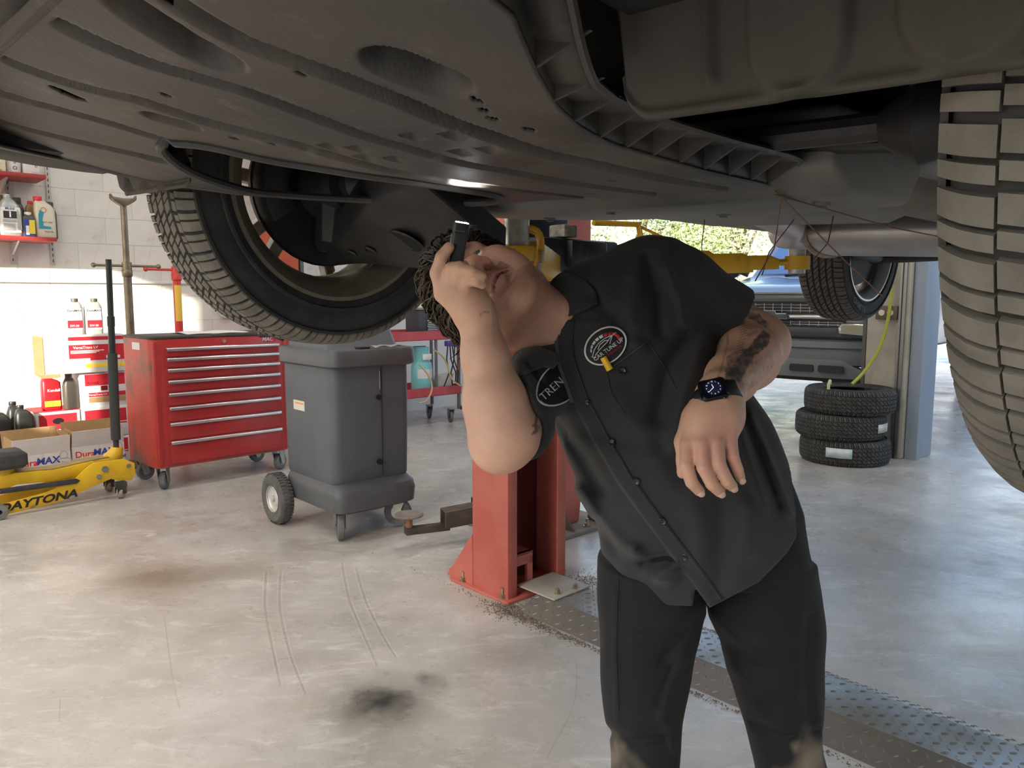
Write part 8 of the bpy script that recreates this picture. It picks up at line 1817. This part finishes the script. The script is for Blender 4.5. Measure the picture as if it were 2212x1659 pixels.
lo_ = bpy.data.objects.new('torch_beam', lp_); COL.objects.link(lo_); lo_.parent = FT; lo_.location = M_ @ Vector((0, 0, Lf+0.010)); lo_.rotation_euler = (ax+Vector((0.05, 0.12, 0))).to_track_quat('-Z', 'Y').to_euler()
# smartwatch on the left wrist
WD = (at(1553, 890, 1.092)-WR_L).normalized(); fa = (WR_L-EL_L).normalized()
wc = at(1552, 848, 1.112); wup = Vector((-0.18, -0.80, 0.57)); hx_ = Vector((0.98, -0.02, 0.20)); hx_ = (hx_-wup.normalized()*hx_.dot(wup.normalized())).normalized()
wup.normalize(); hy_ = wup.cross(hx_)
Mw = Matrix((hx_, hy_, wup)).transposed().to_4x4()
WT = thing('smartwatch', 'black smartwatch with lit dial on the mechanic\'s left wrist', 'watch', wc)
face_c = at(1541, 838, 1.075)-wc
Mf = Mw.copy(); Mf.translation = face_c
b = MB(); b.loft([[Mf @ Vector((x, y, z_)) for x, y in rrect(-w_, w_, -h_, h_, 0.007, 4)] for z_, w_, h_ in ((-0.011, 0.0175, 0.0145), (-0.008, 0.0195, 0.0168), (-0.003, 0.0195, 0.0168), (0.0, 0.0172, 0.0145))]); b.build('case', mat('watch_black', (0.008, 0.008, 0.009), 0.15, 0.5), WT, smooth=40)
b = MB(); b.loft([[Mf @ Vector((x, y, z_)) for x, y in rrect(-0.0162, 0.0162, -0.0136, 0.0136, 0.006, 4)] for z_ in (-0.001, 0.0006)]); scr = b.build('screen', mat('watch_screen', (0.006, 0.007, 0.015), 0.08), WT)
GL = mat('watch_glow', (0.6, 0.65, 0.8), 0.5, emit=(0.75, 0.8, 1.0), estr=0.7); DIAL = mat('watch_dial', (0.02, 0.022, 0.06), 0.4)
b = MB(); b.lathe([(1e-4, 0.0009), (0.0118, 0.0009)], 32, Mf); b.build('dial', DIAL, scr, smooth=0)
b = MB()
for i in range(12):
    a = pi/2-i*pi/6; V, Fs = text_geo(str(i if i else 12), 0.0030); c_ = (0.0098*cos(a), 0.0098*sin(a)); b.add([(x+c_[0], y+c_[1], 0.0012) for x, y, z in V], Fs, Mf)
b.build('numerals', GL, scr, smooth=0)
b = MB()
for ang, L_, w_ in ((radians(100), 0.006, 0.0006), (radians(215), 0.0095, 0.0005)):
    d_ = Vector((cos(ang), sin(ang), 0)); s__ = Vector((-d_.y, d_.x, 0))*w_; b.add([Mf @ (p+Vector((0, 0, 0.0013))) for p in (-s__, d_*L_-s__*0.5, d_*L_+s__*0.5, s__)], [(0, 1, 2, 3)])
b.build('hands', GL, scr, smooth=0)
b = MB(); b.cyl(Mf @ Vector((0.012, -0.017, -0.005)), Mf @ Vector((0.012, -0.0195, -0.005)), 0.0032, n=12); b.build('crown', CHROME, WT)
# strap follows the wrist
ax_ = (WR_L-EL_L).normalized(); sgn = []
Bw = BVHTree.FromPolygons([tuple(v) for v in BV], [tuple(q) for q in BQ])
def strap():
    e1, e2, axs = hx_, wup, hy_; c0 = wc+face_c-wup*0.036+hx_*0.004; rings = []
    for i in range(40):
        a = 2*pi*i/40; row = []
        for k in range(4):
            o_ = c0+axs*(-0.012+0.024*k/3); d = e1*cos(a)+e2*sin(a); h = Bw.ray_cast(o_+d*0.07, -d, 0.07); rr_ = (h[0]-o_).length if h[0] else 0.030
            row.append(o_+d*(min(max(rr_, 0.024), 0.037)+0.0025))
        rings.append(row)
    for _ in range(3): rings = [[(rings[i-1][k]+rings[i][k]*2+rings[(i+1) % 40][k])/4 for k in range(4)] for i in range(40)]
    V = [p-wc for r in rings for p in r]; n = 40; Fs = [(i*4+k, ((i+1) % n)*4+k, ((i+1) % n)*4+k+1, i*4+k+1) for i in range(n) for k in range(3)]
    b = MB(); b.add(V, Fs); o = b.build('strap', mat('strap_black', (0.012, 0.012, 0.013), 0.5), WT, smooth=60); o.modifiers.new('thickness', 'SOLIDIFY').thickness = 0.0024
strap()
# yellow marker in the breast pocket
p0, p1 = on_shirt(1303, 772, 0.008), on_shirt(1318, 799, 0.006); b = MB(); b.tube([p0, p0+(p1-p0)*0.55, p1], [0.0052, 0.0056, 0.0056], 12)
o = b.build('marker_pen', mat('pen_yellow', (0.80, 0.48, 0.02), 0.4)); tag(o, 'yellow marker pen clipped in the breast pocket below the round patch', 'pen')
